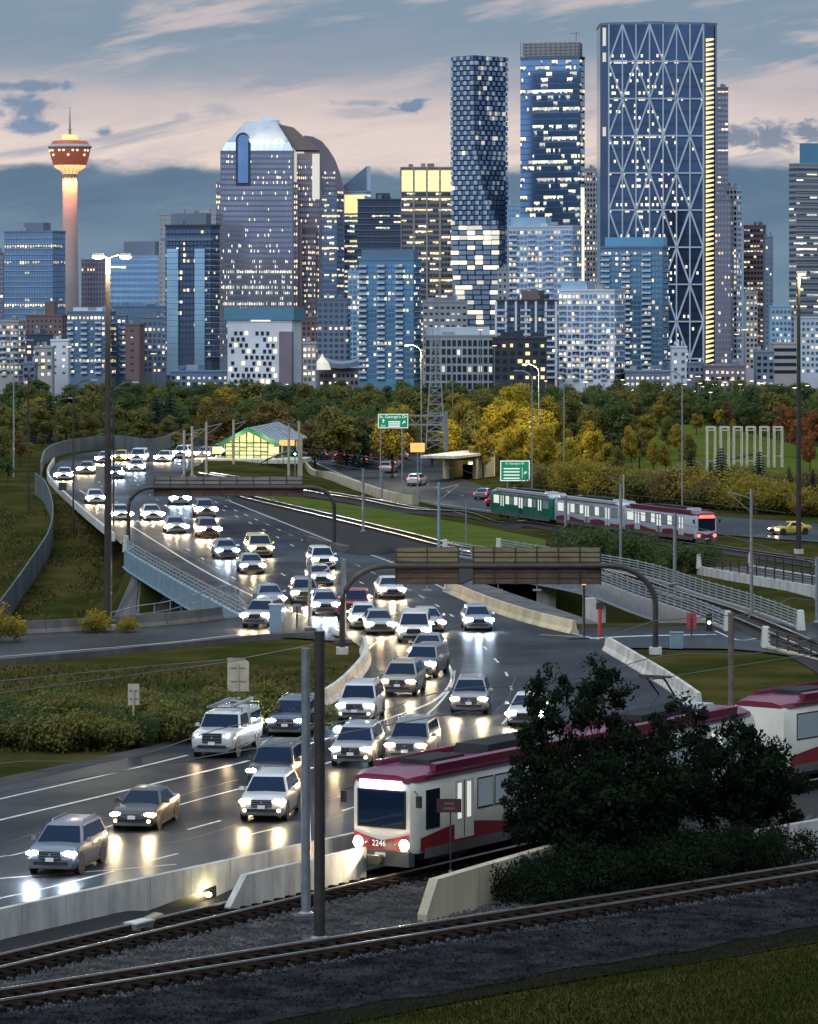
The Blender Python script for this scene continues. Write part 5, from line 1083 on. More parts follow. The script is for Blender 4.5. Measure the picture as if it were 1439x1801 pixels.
CARS = [
 ('steel-blue boxy SUV with slotted grille, nearest car to the parapet wall', 'suv', 92, 1541, 11, STEEL, 2, 'c', 1, 0), ('dark sedan with glowing fog lamps behind the steel-blue SUV', 'sedan', 235, 1462, 10, (.035, .033, .03), 2, 'w', 1, 1),
 ('white SUV with V-shaped grille left of the foreground poles', 'suv', 462, 1446, 7, WHT, 2, 'w', 1, 1), ('dark SUV with roof rails close behind the white SUV', 'wagon', 472, 1392, 9, DK, 2, 'w', 1, 0),
 ('white pickup with canopy and ladder rack', 'pickup', 376, 1334, 11, WHT, 2, 'w', .8, 0), ('dark blue crossover following the white pickup', 'suv', 503, 1298, 9, BLU, 2, 'c', 1, 0),
 ('silver SUV with oval grille and fog lamps right of the poles', 'suv', 618, 1350, 8, SILV, 2, 'w', 1, 1), ('grey crossover half hidden by the front of the near train', 'wagon', 714, 1345, 9, GRY, 2, 'w', .8, 0),
 ('big white SUV with tall chrome grille', 'wagon', 625, 1272, 7, WHT, 2, 'c', 1, 1), ('beige SUV behind the big white SUV, inside the curved lane line', 'suv', 700, 1226, 8, BEI, 2, 'w', 1.1, 0),
 ('silver SUV second in line behind the beige SUV', 'suv', 736, 1194, 12, GRY, 1, 'w', 1, 0), ('grey car just behind the second silver SUV', 'sedan', 748, 1164, 6, SILV, 1, 'w', 1, 0),
 ('white minivan near the end of the white barrier', 'van', 728, 1132, 2, WHT, 1, 'w', .9, 0), ('silver sedan to the right of the white minivan', 'sedan', 757, 1113, -6, SILV, 1, 'w', 1, 0),
 ('silver sedan left of the white minivan', 'sedan', 669, 1117, -4, SILV, 1, 'w', 1, 0), ('pale car tucked behind the silver sedan by the pole', 'hatch', 640, 1108, -2, WHT, 1, 'w', .6, 0),
 ('pale blue hatchback alone in the right lane, bright headlights', 'hatch', 842, 1111, -3, LBL, 1, 'c', 1.3, 0), ('silver SUV alone in the middle of the junction, above the train', 'suv', 825, 1258, 4, (.22, .22, .23), 2, 'w', 1, 0),
 ('pale car glimpsed left of the dark tree', 'sedan', 924, 1279, 6, WHT, 1, 'w', 1, 0), ('white car under the slatted gantry with glaring headlights', 'sedan', 690, 1054, -6, WHT, 1, 'w', 1.4, 0),
 ('grey sedan approaching the utility cabinet', 'sedan', 478, 1069, -8, LBL, 1, 'w', 1, 0), ('silver-grey SUV turning down the ramp', 'suv', 450, 1105, 12, SILV, 1, 'w', 1, 0),
 ('pickup-like dark car left in the queue behind the pale pole', 'suv', 537, 1064, -4, GRY, 1, 'w', .8, 0), ('white hatchback in the queue right of the pale pole', 'hatch', 573, 1083, -4, LBL, 1, 'c', .8, 0), ('dark truck in the queue right of the thick pole', 'pickup', 620, 1092, 3, RED, 1, 'w', .5, 0),
 ('white sedan below the car at the gore', 'sedan', 565, 1031, -6, WHT, 1, 'w', 1, 0), ('white SUV passing the gore nose', 'suv', 570, 1003, -8, WHT, 1, 'w', 1, 0), ('pale sedan in the middle lane on the bridge', 'sedan', 445, 1010, -8, SILV, 1, 'w', 1, 0),
 ('yellowish van on the bridge with bright headlights', 'van', 459, 981, -8, (.50, .40, .18), 1, 'w', 1, 0), ('silver car with glaring white headlights left of the yellowish van', 'hatch', 400, 984, -9, LBL, 1, 'c', 1.5, 0),
 ('red-tinted SUV with warm headlights right of the pale sedan on the bend', 'suv', 368, 947, -9, (.20, .10, .08), 0, 'w', 1.1, 0), ('dark SUV below the brown-backed gantry', 'suv', 363, 911, -9, GRY, 0, 'w', .9, 0),
 ('pale sedan with dim lamps in the second lane of the bend', 'sedan', 311, 939, -9, SILV, 0, 'w', .6, 0), ('white sedan under the left part of the gantry', 'sedan', 269, 916, -9, WHT, 0, 'w', 1.1, 0), ('pale car beside the gantry left foot', 'sedan', 214, 916, -10, WHT, 0, 'w', 1, 0),
 ('car with white headlights just under the gantry sign', 'hatch', 317, 889, -9, LBL, 0, 'c', 1, 0), ('pale sedan left of the tall mast on the bend', 'sedan', 170, 887, -10, WHT, 0, 'w', 1, 0), ('outermost car in the bend by the small dark sign', 'sedan', 112, 845, -2, WHT, 0, 'w', 1, 0),
 ('warm-lit car second in the outer lane of the bend', 'hatch', 151, 835, 0, BEI, 0, 'w', .8, 0), ('white car in the inner lane of the bend, its reflection below', 'sedan', 239, 830, 0, WHT, 0, 'c', 1.2, 0), ('white van at the top of the bend', 'van', 241, 814, 4, WHT, 0, 'w', 1.2, 0),
 ('yellow-lit car left of the white van at the top of the bend', 'sedan', 209, 812, 4, YEL, 0, 'w', 1, 0), ('pale car right of the white van at the top of the bend', 'sedan', 286, 813, 6, WHT, 0, 'w', 1, 0), ('white car by the station poles', 'suv', 317, 807, 8, WHT, 0, 'c', .8, 0),
 ('leftmost car at the top of the bend', 'sedan', 182, 815, 3, WHT, 0, 'w', .8, 0), ('car with cool headlights right of the tall mast', 'hatch', 203, 843, -4, LBL, 0, 'c', 1, 0), ('car glowing warmly left of the station front', 'sedan', 356, 806, 10, BEI, 0, 'w', 1, 0), ('last car coming from behind the station', 'sedan', 381, 800, 12, WHT, 0, 'w', .8, 0)]
for (lab, kind, x, y, yaw, col, det, lamp, beam, fog) in CARS:
    car(lab, kind, x, y, yaw, col, det, lamp, beam*.8, fog, False, 'inbound cars with headlights on', dot=1.15 if det == 2 else 1.45 if det else 2.0)
AWAY = [('dark car leaving, nearest to the station on the outbound road', 'suv', 566, 809, 8, DK), ('dark red car leaving, second from the station', 'sedan', 598, 809, 8, RED), ('white sedan leaving between the red cars', 'sedan', 614, 806, 8, WHT), ('white SUV leaving below the overhead sign', 'suv', 637, 819, 10, WHT),
        ('grey SUV leaving just ahead of the white SUV', 'suv', 638, 806, 8, GRY), ('car braking with bright red lamps below the overhead sign', 'sedan', 661, 809, 8, RED), ('dark pickup-shaped car leaving with red lamps', 'wagon', 678, 833, 12, GRY), ('white car ahead of the dark one on the outbound road', 'suv', 686, 824, 12, WHT),
        ('white sedan near the orange message board', 'sedan', 709, 808, -20, WHT), ('white hatchback alone in the outbound lanes', 'suv', 727, 855, 14, WHT), ('grey sedan behind the red one near the far train', 'sedan', 845, 879, 16, GRY), ('red sedan beside the front of the far train', 'sedan', 866, 891, 18, RED)]
for lab, kind, x, y, yaw, col in AWAY: car(lab, kind, x, y, yaw, col, 1 if y > 840 else 0, away=True, group='outbound cars with tail lights on')
car('yellow car on the outbound road at the right, seen from the side', 'sedan', 1362, 941, 62, YEL, 1, 'w', .7, 0)
# canopy, rack and ladder of the white pickup
pk = [o for o in bpy.data.objects if o.name.startswith('pickup_truck') and 'canopy' in o['label']][0]
mb = MB(); L = 5.9; mb.loft([[(-.93, y, 1.24), (.93, y, 1.24), (.80, y, 1.88), (-.80, y, 1.88)] for y in (.72, 2.85)]); o = mb.build('canopy', 'car_paint', pk); fix_normals(o.data); o.color = (*WHT, 1)
for sx in (-1, 1): MB().box((sx*.905, 1.75, 1.52), (.02, 1.7, .34)).build('canopy_window', 'glass_car', pk)
for y in (-.5, .9, 2.5): MB().bar((-.85, y, 2.05), (.85, y, 2.05), .05, .05).build('rack_bar', 'chrome', pk); [MB().bar((sx*.8, y, 1.85), (sx*.8, y, 2.05), .04, .04).build('rack_foot', 'steel_dark', pk) for sx in (-1, 1)]
lad = bpy.data.objects.new('ladder', None); C.objects.link(lad); lad.parent = pk
for sx in (-.65, -.2): MB().bar((sx, -1.3, 2.12), (sx, 3.2, 2.12), .05, .07).build('stile', 'chrome', lad)
for k in range(13): MB().bar((-.63, -1.1+.34*k, 2.12), (-.22, -1.1+.34*k, 2.12), .03, .03).build('rung', 'chrome', lad)
MB().tube([(.45, -.9, 2.14), (.45, 2.9, 2.14)], .09, 8).build('pipe', 'steel_pale', pk)
# ------------------------------------------------------------------ trees and shrubs
def crown_mesh(name, seed, n, rx, rz, leaf, m, zc, shape='round', clumps=16):
    r_ = np.random.RandomState(seed); cl = []
    for k in range(clumps):
        while True:
            p = r_.rand(3)*2-1
            if shape == 'cone': p[2] = r_.rand()**1.3*2-1; lim = (1-p[2])/2*1.0
            else: lim = math.sqrt(max(0, 1-p[2]**2))
            if math.hypot(p[0], p[1]) <= lim*1.0: break
        cl.append((p*np.array([rx, rx, rz])*(.82 if shape != 'ragged' else 1.0), (.30+.26*r_.rand() if shape != 'ragged' else .16+.26*r_.rand())*rx))
    ids = r_.randint(0, clumps, n); d = r_.normal(size=(n, 3)); d /= np.linalg.norm(d, axis=1)[:, None]; rad = r_.rand(n)**.38
    cen = np.array([cl[i][0] for i in ids]); cr = np.array([cl[i][1] for i in ids]); pos = cen+d*rad[:, None]*cr[:, None]*np.array([1, 1, .8]); pos[:, 2] += zc
    a = r_.normal(size=(n, 3)); a /= np.linalg.norm(a, axis=1)[:, None]; b = np.cross(a, d); b /= np.linalg.norm(b, axis=1)[:, None]+1e-6
    s = leaf*(.55+.9*r_.rand(n))[:, None]; V = np.empty((n*4, 3)); V[0::4] = pos-a*s; V[1::4] = pos-b*s*.55; V[2::4] = pos+a*s; V[3::4] = pos+b*s*.55
    me = bpy.data.meshes.new(name); me.vertices.add(n*4); me.vertices.foreach_set('co', V.ravel()); me.loops.add(n*4); me.loops.foreach_set('vertex_index', np.arange(n*4)); me.polygons.add(n); me.polygons.foreach_set('loop_start', np.arange(0, n*4, 4)); me.update(calc_edges=True); me.validate()
    me.materials.append(M[m]); return me
def spruce_mesh(name, seed, h, r, m):
    r_ = np.random.RandomState(seed); V = []; Fc = []
    for k in range(16):
        t = k/16; z = h*(.08+.9*t); rr = r*(1-t)**.85+.08; nb = int(9+8*(1-t))
        for i in range(nb):
            a = 6.283*i/nb+r_.rand()*.5; ln = rr*(.75+.4*r_.rand())
            for j in range(5):
                s0 = ln*(j+.3)/5; px, py, pz = math.cos(a)*s0, math.sin(a)*s0, z-.32*s0+r_.rand()*.12
                for sgn in (-1, 1):
                    b = a+sgn*.8; q = .20+.25*(1-t); i0 = len(V); V += [(px, py, pz+.06), (px+math.cos(b)*q, py+math.sin(b)*q, pz-.12-.1*r_.rand()), (px+math.cos(a)*q*1.1, py+math.sin(a)*q*1.1, pz-.03)]; Fc.append((i0, i0+1, i0+2))
    me = bpy.data.meshes.new(name); me.from_pydata(V, [], Fc); me.materials.append(M[m]); return me
def trunk_mesh(h, r, seed, limbs=5, spread=1.6):
    r_ = random.Random(seed); mb = MB(); pts = [(0, 0, -.6), (.1*r_.uniform(-1, 1), 0, h*.3), (.2*r_.uniform(-1, 1), .2*r_.uniform(-1, 1), h*.62)]; mb.tube(pts, [r, r*.8, r*.5], 7)
    for k in range(limbs):
        a = 6.283*k/limbs+r_.random(); z = h*(.28+.3*r_.random()); e = (math.cos(a)*spread*r_.uniform(.6, 1), math.sin(a)*spread*r_.uniform(.6, 1), z+h*.35); mb.tube([(0, 0, z), ((e[0])*.5, e[1]*.5, (z+e[2])/2-.1), e], [r*.45, r*.3, r*.1], 5)
    return mb.mesh('trunk', 'bark', True)
KT = {}
def kind_tree(key, seed, n, rx, rz, leaf, m, zc, h, shape='round', clumps=16): KT[key] = (crown_mesh('crown', seed, n, rx, rz, leaf, m, zc, shape, clumps), trunk_mesh(h, .22, seed, 6, rx*.7))
for i, m in enumerate(('leaf_dark', 'leaf_green', 'leaf_olive', 'leaf_yellow', 'leaf_gold', 'leaf_brown', 'leaf_rust')):
    for v in range(2): kind_tree((m, v), 11+i*7+v, 3600, 3.1, 4.2, .24, m, 5.6, 9.5, 'round', 20+5*v)
for v in range(2): KT[('spruce', v)] = (spruce_mesh('crown', 60+v, 9, 2.3, 'leaf_blue'), MB().tube([(0, 0, -.5), (0, 0, 8.4)], [.18, .04], 6).mesh('trunk', 'bark'))
def tree(label, key, loc, h, wide=1.0, group=None, name='deciduous_tree', rz=None):
    cr, tr = KT[key]; s = h/(9.9 if key[0] != 'spruce' else 9); root = thing(name, label, 'tree' if 'shrub' not in name else 'shrub', loc, rnd.random()*6.28 if rz is None else rz, group); root.scale = (s*wide, s*wide, s)
    link('trunk', tr, root); link('crown', cr, root); return root
def tree_px(label, key, x, ytop, D, wide=1.0, group=None, name='deciduous_tree', fn=zb):
    X = (x-CX)/F*D; z0 = float(fn(X, D)); h = H-(ytop-YH)/F*D-z0; return tree(label, key, (X, D, z0), max(2.0, h), wide, group, name)
WORDS = {'leaf_dark': 'dark green', 'leaf_green': 'green', 'leaf_olive': 'olive', 'leaf_yellow': 'yellowing', 'leaf_gold': 'golden', 'leaf_brown': 'brownish', 'leaf_rust': 'rust-coloured'}
# far wood along the river, row by row
def row(D0, D1, y0, y1, n, pal, where, grp, xa=-30, xb=1470):
    for i in range(n):
        x = xa+(xb-xa)*(i+.5+rnd.uniform(-.35, .35))/n; m = rnd.choice(pal); tree_px(f'{WORDS[m]} tree {where}', (m, rnd.randint(0, 1)), x, rnd.uniform(y0, y1), rnd.uniform(D0, D1), rnd.uniform(1.0, 1.5), grp)
row(1500, 1900, 664, 676, 46, ['leaf_dark', 'leaf_dark', 'leaf_green', 'leaf_olive'], 'in the most distant row below the towers', 'trees in the farthest row')
row(1050, 1250, 668, 684, 36, ['leaf_dark', 'leaf_green', 'leaf_olive', 'leaf_dark'], 'in the distant river wood', 'trees of the river wood')
row(760, 880, 674, 698, 32, ['leaf_dark', 'leaf_green', 'leaf_olive', 'leaf_yellow', 'leaf_olive'], 'in the middle of the river wood', 'trees in the middle of the river wood')
row(640, 690, 688, 716, 16, ['leaf_dark', 'leaf_olive', 'leaf_olive', 'leaf_brown', 'leaf_green'], 'behind the noise wall and station', 'trees behind the noise wall', -30, 720)
row(575, 610, 702, 745, 17, ['leaf_olive', 'leaf_olive', 'leaf_brown', 'leaf_green', 'leaf_brown'], 'just behind the noise wall and station', 'trees nearest the noise wall', -30, 700)
row(545, 556, 752, 776, 16, ['leaf_olive', 'leaf_brown', 'leaf_yellow', 'leaf_dark'], 'low behind the noise wall', 'low trees behind the noise wall', 60, 480)
for x, yt, D in ((275, 690, 640), (300, 684, 650), (88, 690, 640), (70, 700, 630), (610, 725, 600), (640, 738, 590)): tree_px('dark spruce rising from the river wood', ('spruce', x % 2), x, yt, D, 1.1, 'spruces in the river wood', 'spruce_tree')
# left bank trees by the edge
for i, (x, yt, D, m) in enumerate([(5, 745, 470, 'leaf_olive'), (35, 760, 480, 'leaf_brown'), (-6, 800, 430, 'leaf_dark'), (52, 775, 500, 'leaf_yellow'), (14, 800, 440, 'leaf_dark')]): tree_px(['olive tree at the left edge of the bank', 'brownish tree between the two left lamp posts', 'dark tree cut by the left edge above the fence', 'yellowing tree inside the bend of the noise wall', 'dark tree just above the left bank fence'][i], (m, i % 2), x, yt, D, .8)
# right: golden and green trees behind the outbound lanes
for i, (x, yt, D, m, w) in enumerate([(700, 700, 620, 'leaf_gold', .9), (690, 722, 560, 'leaf_yellow', .9), (760, 715, 600, 'leaf_olive', .9), (815, 690, 600, 'leaf_yellow', .9), (848, 678, 640, 'leaf_olive', 1.0), (835, 720, 570, 'leaf_olive', .8), (880, 690, 575, 'leaf_gold', .9), (905, 672, 610, 'leaf_gold', 1.0), (940, 700, 570, 'leaf_gold', .9), (955, 742, 545, 'leaf_gold', .85), (905, 735, 550, 'leaf_gold', .85), (1000, 768, 535, 'leaf_gold', .9), (975, 690, 610, 'leaf_yellow', 1.0),
     (1010, 684, 640, 'leaf_olive', 1.0), (1060, 690, 610, 'leaf_dark', 1.0), (1085, 700, 590, 'leaf_dark', 1.0), (1040, 705, 590, 'leaf_olive', .8), (1120, 690, 640, 'leaf_olive', 1.1), (1160, 695, 650, 'leaf_yellow', 1.0), (1200, 690, 660, 'leaf_olive', 1.1), (1240, 700, 650, 'leaf_green', 1.0), (1280, 705, 650, 'leaf_brown', 1.0), (1110, 745, 575, 'leaf_yellow', .7), (1085, 782, 540, 'leaf_olive', .7),
     (1095, 725, 600, 'leaf_yellow', .9), (1125, 750, 580, 'leaf_olive', .8), (1195, 742, 590, 'leaf_yellow', .8), (1210, 760, 570, 'leaf_olive', .7), (1170, 775, 560, 'leaf_yellow', .6), (1065, 770, 545, 'leaf_yellow', .8), (1030, 735, 570, 'leaf_yellow', .9), (795, 735, 570, 'leaf_gold', .8), (1288, 735, 620, 'leaf_yellow', .8), (1135, 720, 600, 'leaf_yellow', .9), (1175, 728, 600, 'leaf_olive', .8), (1225, 722, 620, 'leaf_yellow', .9), (1045, 745, 560, 'leaf_gold', .7), (1150, 765, 560, 'leaf_yellow', .6), (1265, 715, 640, 'leaf_gold', .8), (1318, 672, 640, 'leaf_dark', .9), (1312, 700, 620, 'leaf_dark', .9), (1385, 705, 640, 'leaf_rust', 1.0), (1405, 735, 600, 'leaf_rust', .9), (1430, 715, 610, 'leaf_rust', 1.0), (1425, 760, 575, 'leaf_rust', .7), (1360, 715, 650, 'leaf_olive', .9), (850, 745, 560, 'leaf_yellow', .8), (1440, 690, 660, 'leaf_green', 1)]):
    where = 'near the lattice pylon' if x < 780 else 'behind the portal building' if x < 870 else 'above the outbound direction sign' if x < 1020 else 'on the park slope' if x < 1300 else 'right of the frame sculptures'
    tree_px(f'{WORDS[m]} tree {where}', (m, i % 2), x, yt, D, w, f'{WORDS[m]} trees {where}')
for i, (x, yt, D) in enumerate([(1216, 786, 510), (1268, 783, 512), (1336, 790, 515), (1430, 822, 500), (1250, 812, 498), (1388, 818, 505)]): tree_px(['small spruce left of the frame sculptures', 'spruce in front of the second frame sculpture', 'spruce in front of the fifth frame sculpture', 'little spruce near the right edge', 'smallest spruce below the frame sculptures', 'little spruce left of the right-hand mast'][i], ('spruce', i % 2), x, yt, D, 1.1, None, 'spruce_tree')
# shrubs
def bush_mesh(key, seed, m, n=2600, leaf=.10): KT[key] = (crown_mesh('crown', seed, n, 1.9, .95, leaf, m, 1.0, 'round', 18), trunk_mesh(1.2, .05, seed, 5, .8))
for i, m in enumerate(('leaf_dark', 'leaf_olive', 'leaf_yellow', 'leaf_brown', 'leaf_green')): bush_mesh(('bush', m), 90+i, m)
def bush(label, m, x, yb, s, group=None, fn=zb, wide=1.0):
    g = G(x, yb, fn); cr, tr = KT[('bush', m)]; root = thing('shrub', label, 'shrub', g, rnd.random()*6.28, group); root.scale = (s*wide, s*wide, s); link('trunk', tr, root); link('crown', cr, root)
for i in range(18):
    x = -20+i*33+rnd.uniform(-8, 8); bush('dark leafy shrub in the hedge band left of the road', rnd.choice(['leaf_dark', 'leaf_dark', 'leaf_olive']), x, 1318-max(0, x-250)*.09-rnd.uniform(0, 16), rnd.uniform(.72, .95), 'shrubs in the band left of the road')
for i in range(13):
    x = -10+i*40+rnd.uniform(-8, 8); bush('olive shrub at the back of the hedge band left of the road', rnd.choice(['leaf_olive', 'leaf_green', 'leaf_olive']), x, 1278-max(0, x-250)*.08-rnd.uniform(0, 10), rnd.uniform(.6, .85), 'shrubs at the back of the band')
for i in range(30):
    x = 930+i*18+rnd.uniform(-6, 6); m = rnd.choice(['leaf_olive', 'leaf_yellow', 'leaf_yellow', 'leaf_brown']) if x < 1250 else rnd.choice(['leaf_yellow', 'leaf_olive', 'leaf_yellow']); bush(f'{WORDS[m]} shrub along the far edge of the outbound road', m, x, 868+(x-930)*.082-rnd.uniform(0, 6), rnd.uniform(1.5, 2.2), f'{WORDS[m]} shrubs along the outbound road')
for i in range(16):
    x = 1010+i*28+rnd.uniform(-8, 8); m = rnd.choice(['leaf_yellow', 'leaf_olive', 'leaf_brown']); bush(f'{WORDS[m]} shrub on the slope above the outbound road', m, x, 852+(x-1010)*.06-rnd.uniform(0, 8), rnd.uniform(1.2, 1.7), f'{WORDS[m]} shrubs on the slope')
bush('yellow bush at the foot of the tall mast', 'leaf_yellow', 168, 1112, .62); bush('small yellow bush right of the tall mast foot', 'leaf_yellow', 222, 1112, .45); bush('yellow bush at the left edge below the bank', 'leaf_yellow', -2, 1128, 1.0)
for i, (x, y, s) in enumerate([(1010, 985, 1.3), (1060, 992, 1.4), (1120, 1000, 1.4), (1180, 1004, 1.3), (1235, 1006, 1.3)]): bush('dark shrub on the creek bank below the far train', 'leaf_dark', x, y, s, 'dark shrubs below the far train', zb)
# the dark trees in front of the near train, between the two tracks
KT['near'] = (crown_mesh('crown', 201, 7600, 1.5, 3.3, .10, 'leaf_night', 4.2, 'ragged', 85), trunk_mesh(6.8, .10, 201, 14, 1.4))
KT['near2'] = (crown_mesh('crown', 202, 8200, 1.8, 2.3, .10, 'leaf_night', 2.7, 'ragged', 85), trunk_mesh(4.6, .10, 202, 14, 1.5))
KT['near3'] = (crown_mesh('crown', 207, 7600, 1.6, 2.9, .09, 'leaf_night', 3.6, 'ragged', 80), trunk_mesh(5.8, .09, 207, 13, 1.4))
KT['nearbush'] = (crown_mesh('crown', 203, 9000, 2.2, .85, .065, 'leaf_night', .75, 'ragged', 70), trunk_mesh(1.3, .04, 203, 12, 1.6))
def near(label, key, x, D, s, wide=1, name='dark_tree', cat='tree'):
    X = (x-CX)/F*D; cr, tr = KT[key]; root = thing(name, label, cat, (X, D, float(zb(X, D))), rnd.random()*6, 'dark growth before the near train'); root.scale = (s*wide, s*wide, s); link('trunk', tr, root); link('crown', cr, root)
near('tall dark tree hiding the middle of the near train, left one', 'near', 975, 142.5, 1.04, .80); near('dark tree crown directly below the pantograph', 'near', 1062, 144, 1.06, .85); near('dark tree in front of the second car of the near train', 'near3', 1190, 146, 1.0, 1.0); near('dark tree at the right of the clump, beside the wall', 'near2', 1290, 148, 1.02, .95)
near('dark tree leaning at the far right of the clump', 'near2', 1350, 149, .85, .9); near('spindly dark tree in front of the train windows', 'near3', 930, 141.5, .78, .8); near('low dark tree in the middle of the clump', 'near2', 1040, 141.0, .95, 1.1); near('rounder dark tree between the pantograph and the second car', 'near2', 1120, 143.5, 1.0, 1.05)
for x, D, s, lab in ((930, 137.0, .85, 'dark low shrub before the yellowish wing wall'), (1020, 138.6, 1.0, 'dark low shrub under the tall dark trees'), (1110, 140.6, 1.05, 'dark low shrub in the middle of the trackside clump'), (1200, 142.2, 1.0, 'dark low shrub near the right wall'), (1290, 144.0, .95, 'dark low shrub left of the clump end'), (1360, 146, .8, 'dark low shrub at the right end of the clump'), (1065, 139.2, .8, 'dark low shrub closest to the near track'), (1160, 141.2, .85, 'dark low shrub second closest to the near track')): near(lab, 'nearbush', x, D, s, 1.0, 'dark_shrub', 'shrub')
# ------------------------------------------------------------------ skyline
ZC = -40.0
mat('win_warm', (.8, .7, .5), .4, emis=(1, .78, .44), estr=.85); mat('win_pale', (.8, .8, .7), .4, emis=(1, .90, .68), estr=.78); mat('win_gold', (.8, .65, .3), .4, emis=(1, .74, .32), estr=.72); mat('win_rose', (.8, .6, .5), .4, emis=(1, .72, .52), estr=.85); mat('win_amber', (.7, .5, .3), .4, emis=(1, .66, .32), estr=.6); mat('win_dim', (.4, .4, .4), .4, emis=(.95, .85, .65), estr=.38)
def gl(name, c, r=.12, me=.75): return mat(name, c, r, me, col2=tuple(x*.7 for x in c), nscale=.03)
gl('glass_blue', (.24, .42, .72)); gl('glass_navy', (.13, .21, .36)); gl('glass_sky', (.48, .72, .92)); gl('glass_teal', (.18, .42, .62)); gl('glass_grey', (.30, .38, .50)); gl('glass_rose', (.50, .47, .62)); gl('glass_dusk', (.48, .38, .40)); gl('glass_dark', (.07, .10, .15))
def wl_(name, c, c2=None): return mat(name, c, .75, col2=c2 or tuple(x*.78 for x in c), nscale=.04)
wl_('w_blue', (.12, .19, .30)); wl_('w_slate', (.16, .20, .27)); wl_('w_pale', (.50, .56, .64)); wl_('w_white', (.66, .69, .76)); wl_('w_rose', (.30, .22, .24)); wl_('w_brown', (.17, .115, .115)); wl_('w_grey', (.30, .32, .36)); wl_('w_navy', (.045, .060, .10)); wl_('w_stone', (.36, .34, .34)); wl_('w_teal', (.10, .25, .37)); wl_('w_tan', (.26, .215, .19)); wl_('w_dark', (.035, .042, .058)); wl_('w_skyblue', (.28, .43, .58)); wl_('w_plum', (.20, .165, .21))
class Win:
    """collects the panes of one building by material"""
    def __init__(s, root, glass): s.root = root; s.glass = glass; s.b = {}
    def pane(s, p, m): s.b.setdefault(m, MB()).add(p, [(0, 1, 2, 3)])
    def done(s):
        for m, b in s.b.items(): b.build('lit_windows' if m.startswith('win') else 'windows', m, s.root, kind='stuff')
def facade(win, o, u, n, w, z0, z1, bay, fl, wf=.7, hf=.6, lit=.1, rows=None, pal=('win_warm', 'win_pale'), glass=None, run=1, off=.15, skip=0.0, seed=1):
    """window cells over a wall face: o = lower left corner, u = unit along, n = outward normal"""
    lit = lit*1.3; r_ = random.Random(seed); nc = max(1, int(round(w/(bay*.82)))); nr = max(1, int(round((z1-z0)/fl))); bw = w/nc; fh = (z1-z0)/nr
    for j in range(nr):
        rf = rows[j % len(rows)] if rows else r_.choice([.3, .5, 1, 1, 1.6, 2.6]); on = False; left = 0; m = None
        for i in range(nc):
            if left <= 0: on = r_.random() < lit*rf; left = r_.randint(1, run); m = r_.choice(pal)
            left -= 1
            if r_.random() < skip: continue
            a = i*bw+bw*(1-wf)/2; b = a+bw*wf; za = z0+j*fh+fh*(1-hf)*.5; zb_ = za+fh*hf
            if on and run == 1: q_ = r_.random(); b = a+(b-a)*(.55+.45*q_); zb_ = za+(zb_-za)*(.65+.35*r_.random())
            if on and run > 1: za = zb_-(zb_-za)*(.35+.4*r_.random())
            f = lambda s, z: (o[0]+u[0]*s+n[0]*off, o[1]+u[1]*s+n[1]*off, z)
            win.pane([f(a, za), f(b, za), f(b, zb_), f(a, zb_)], m if on else (glass or win.glass))
_bs = [0]
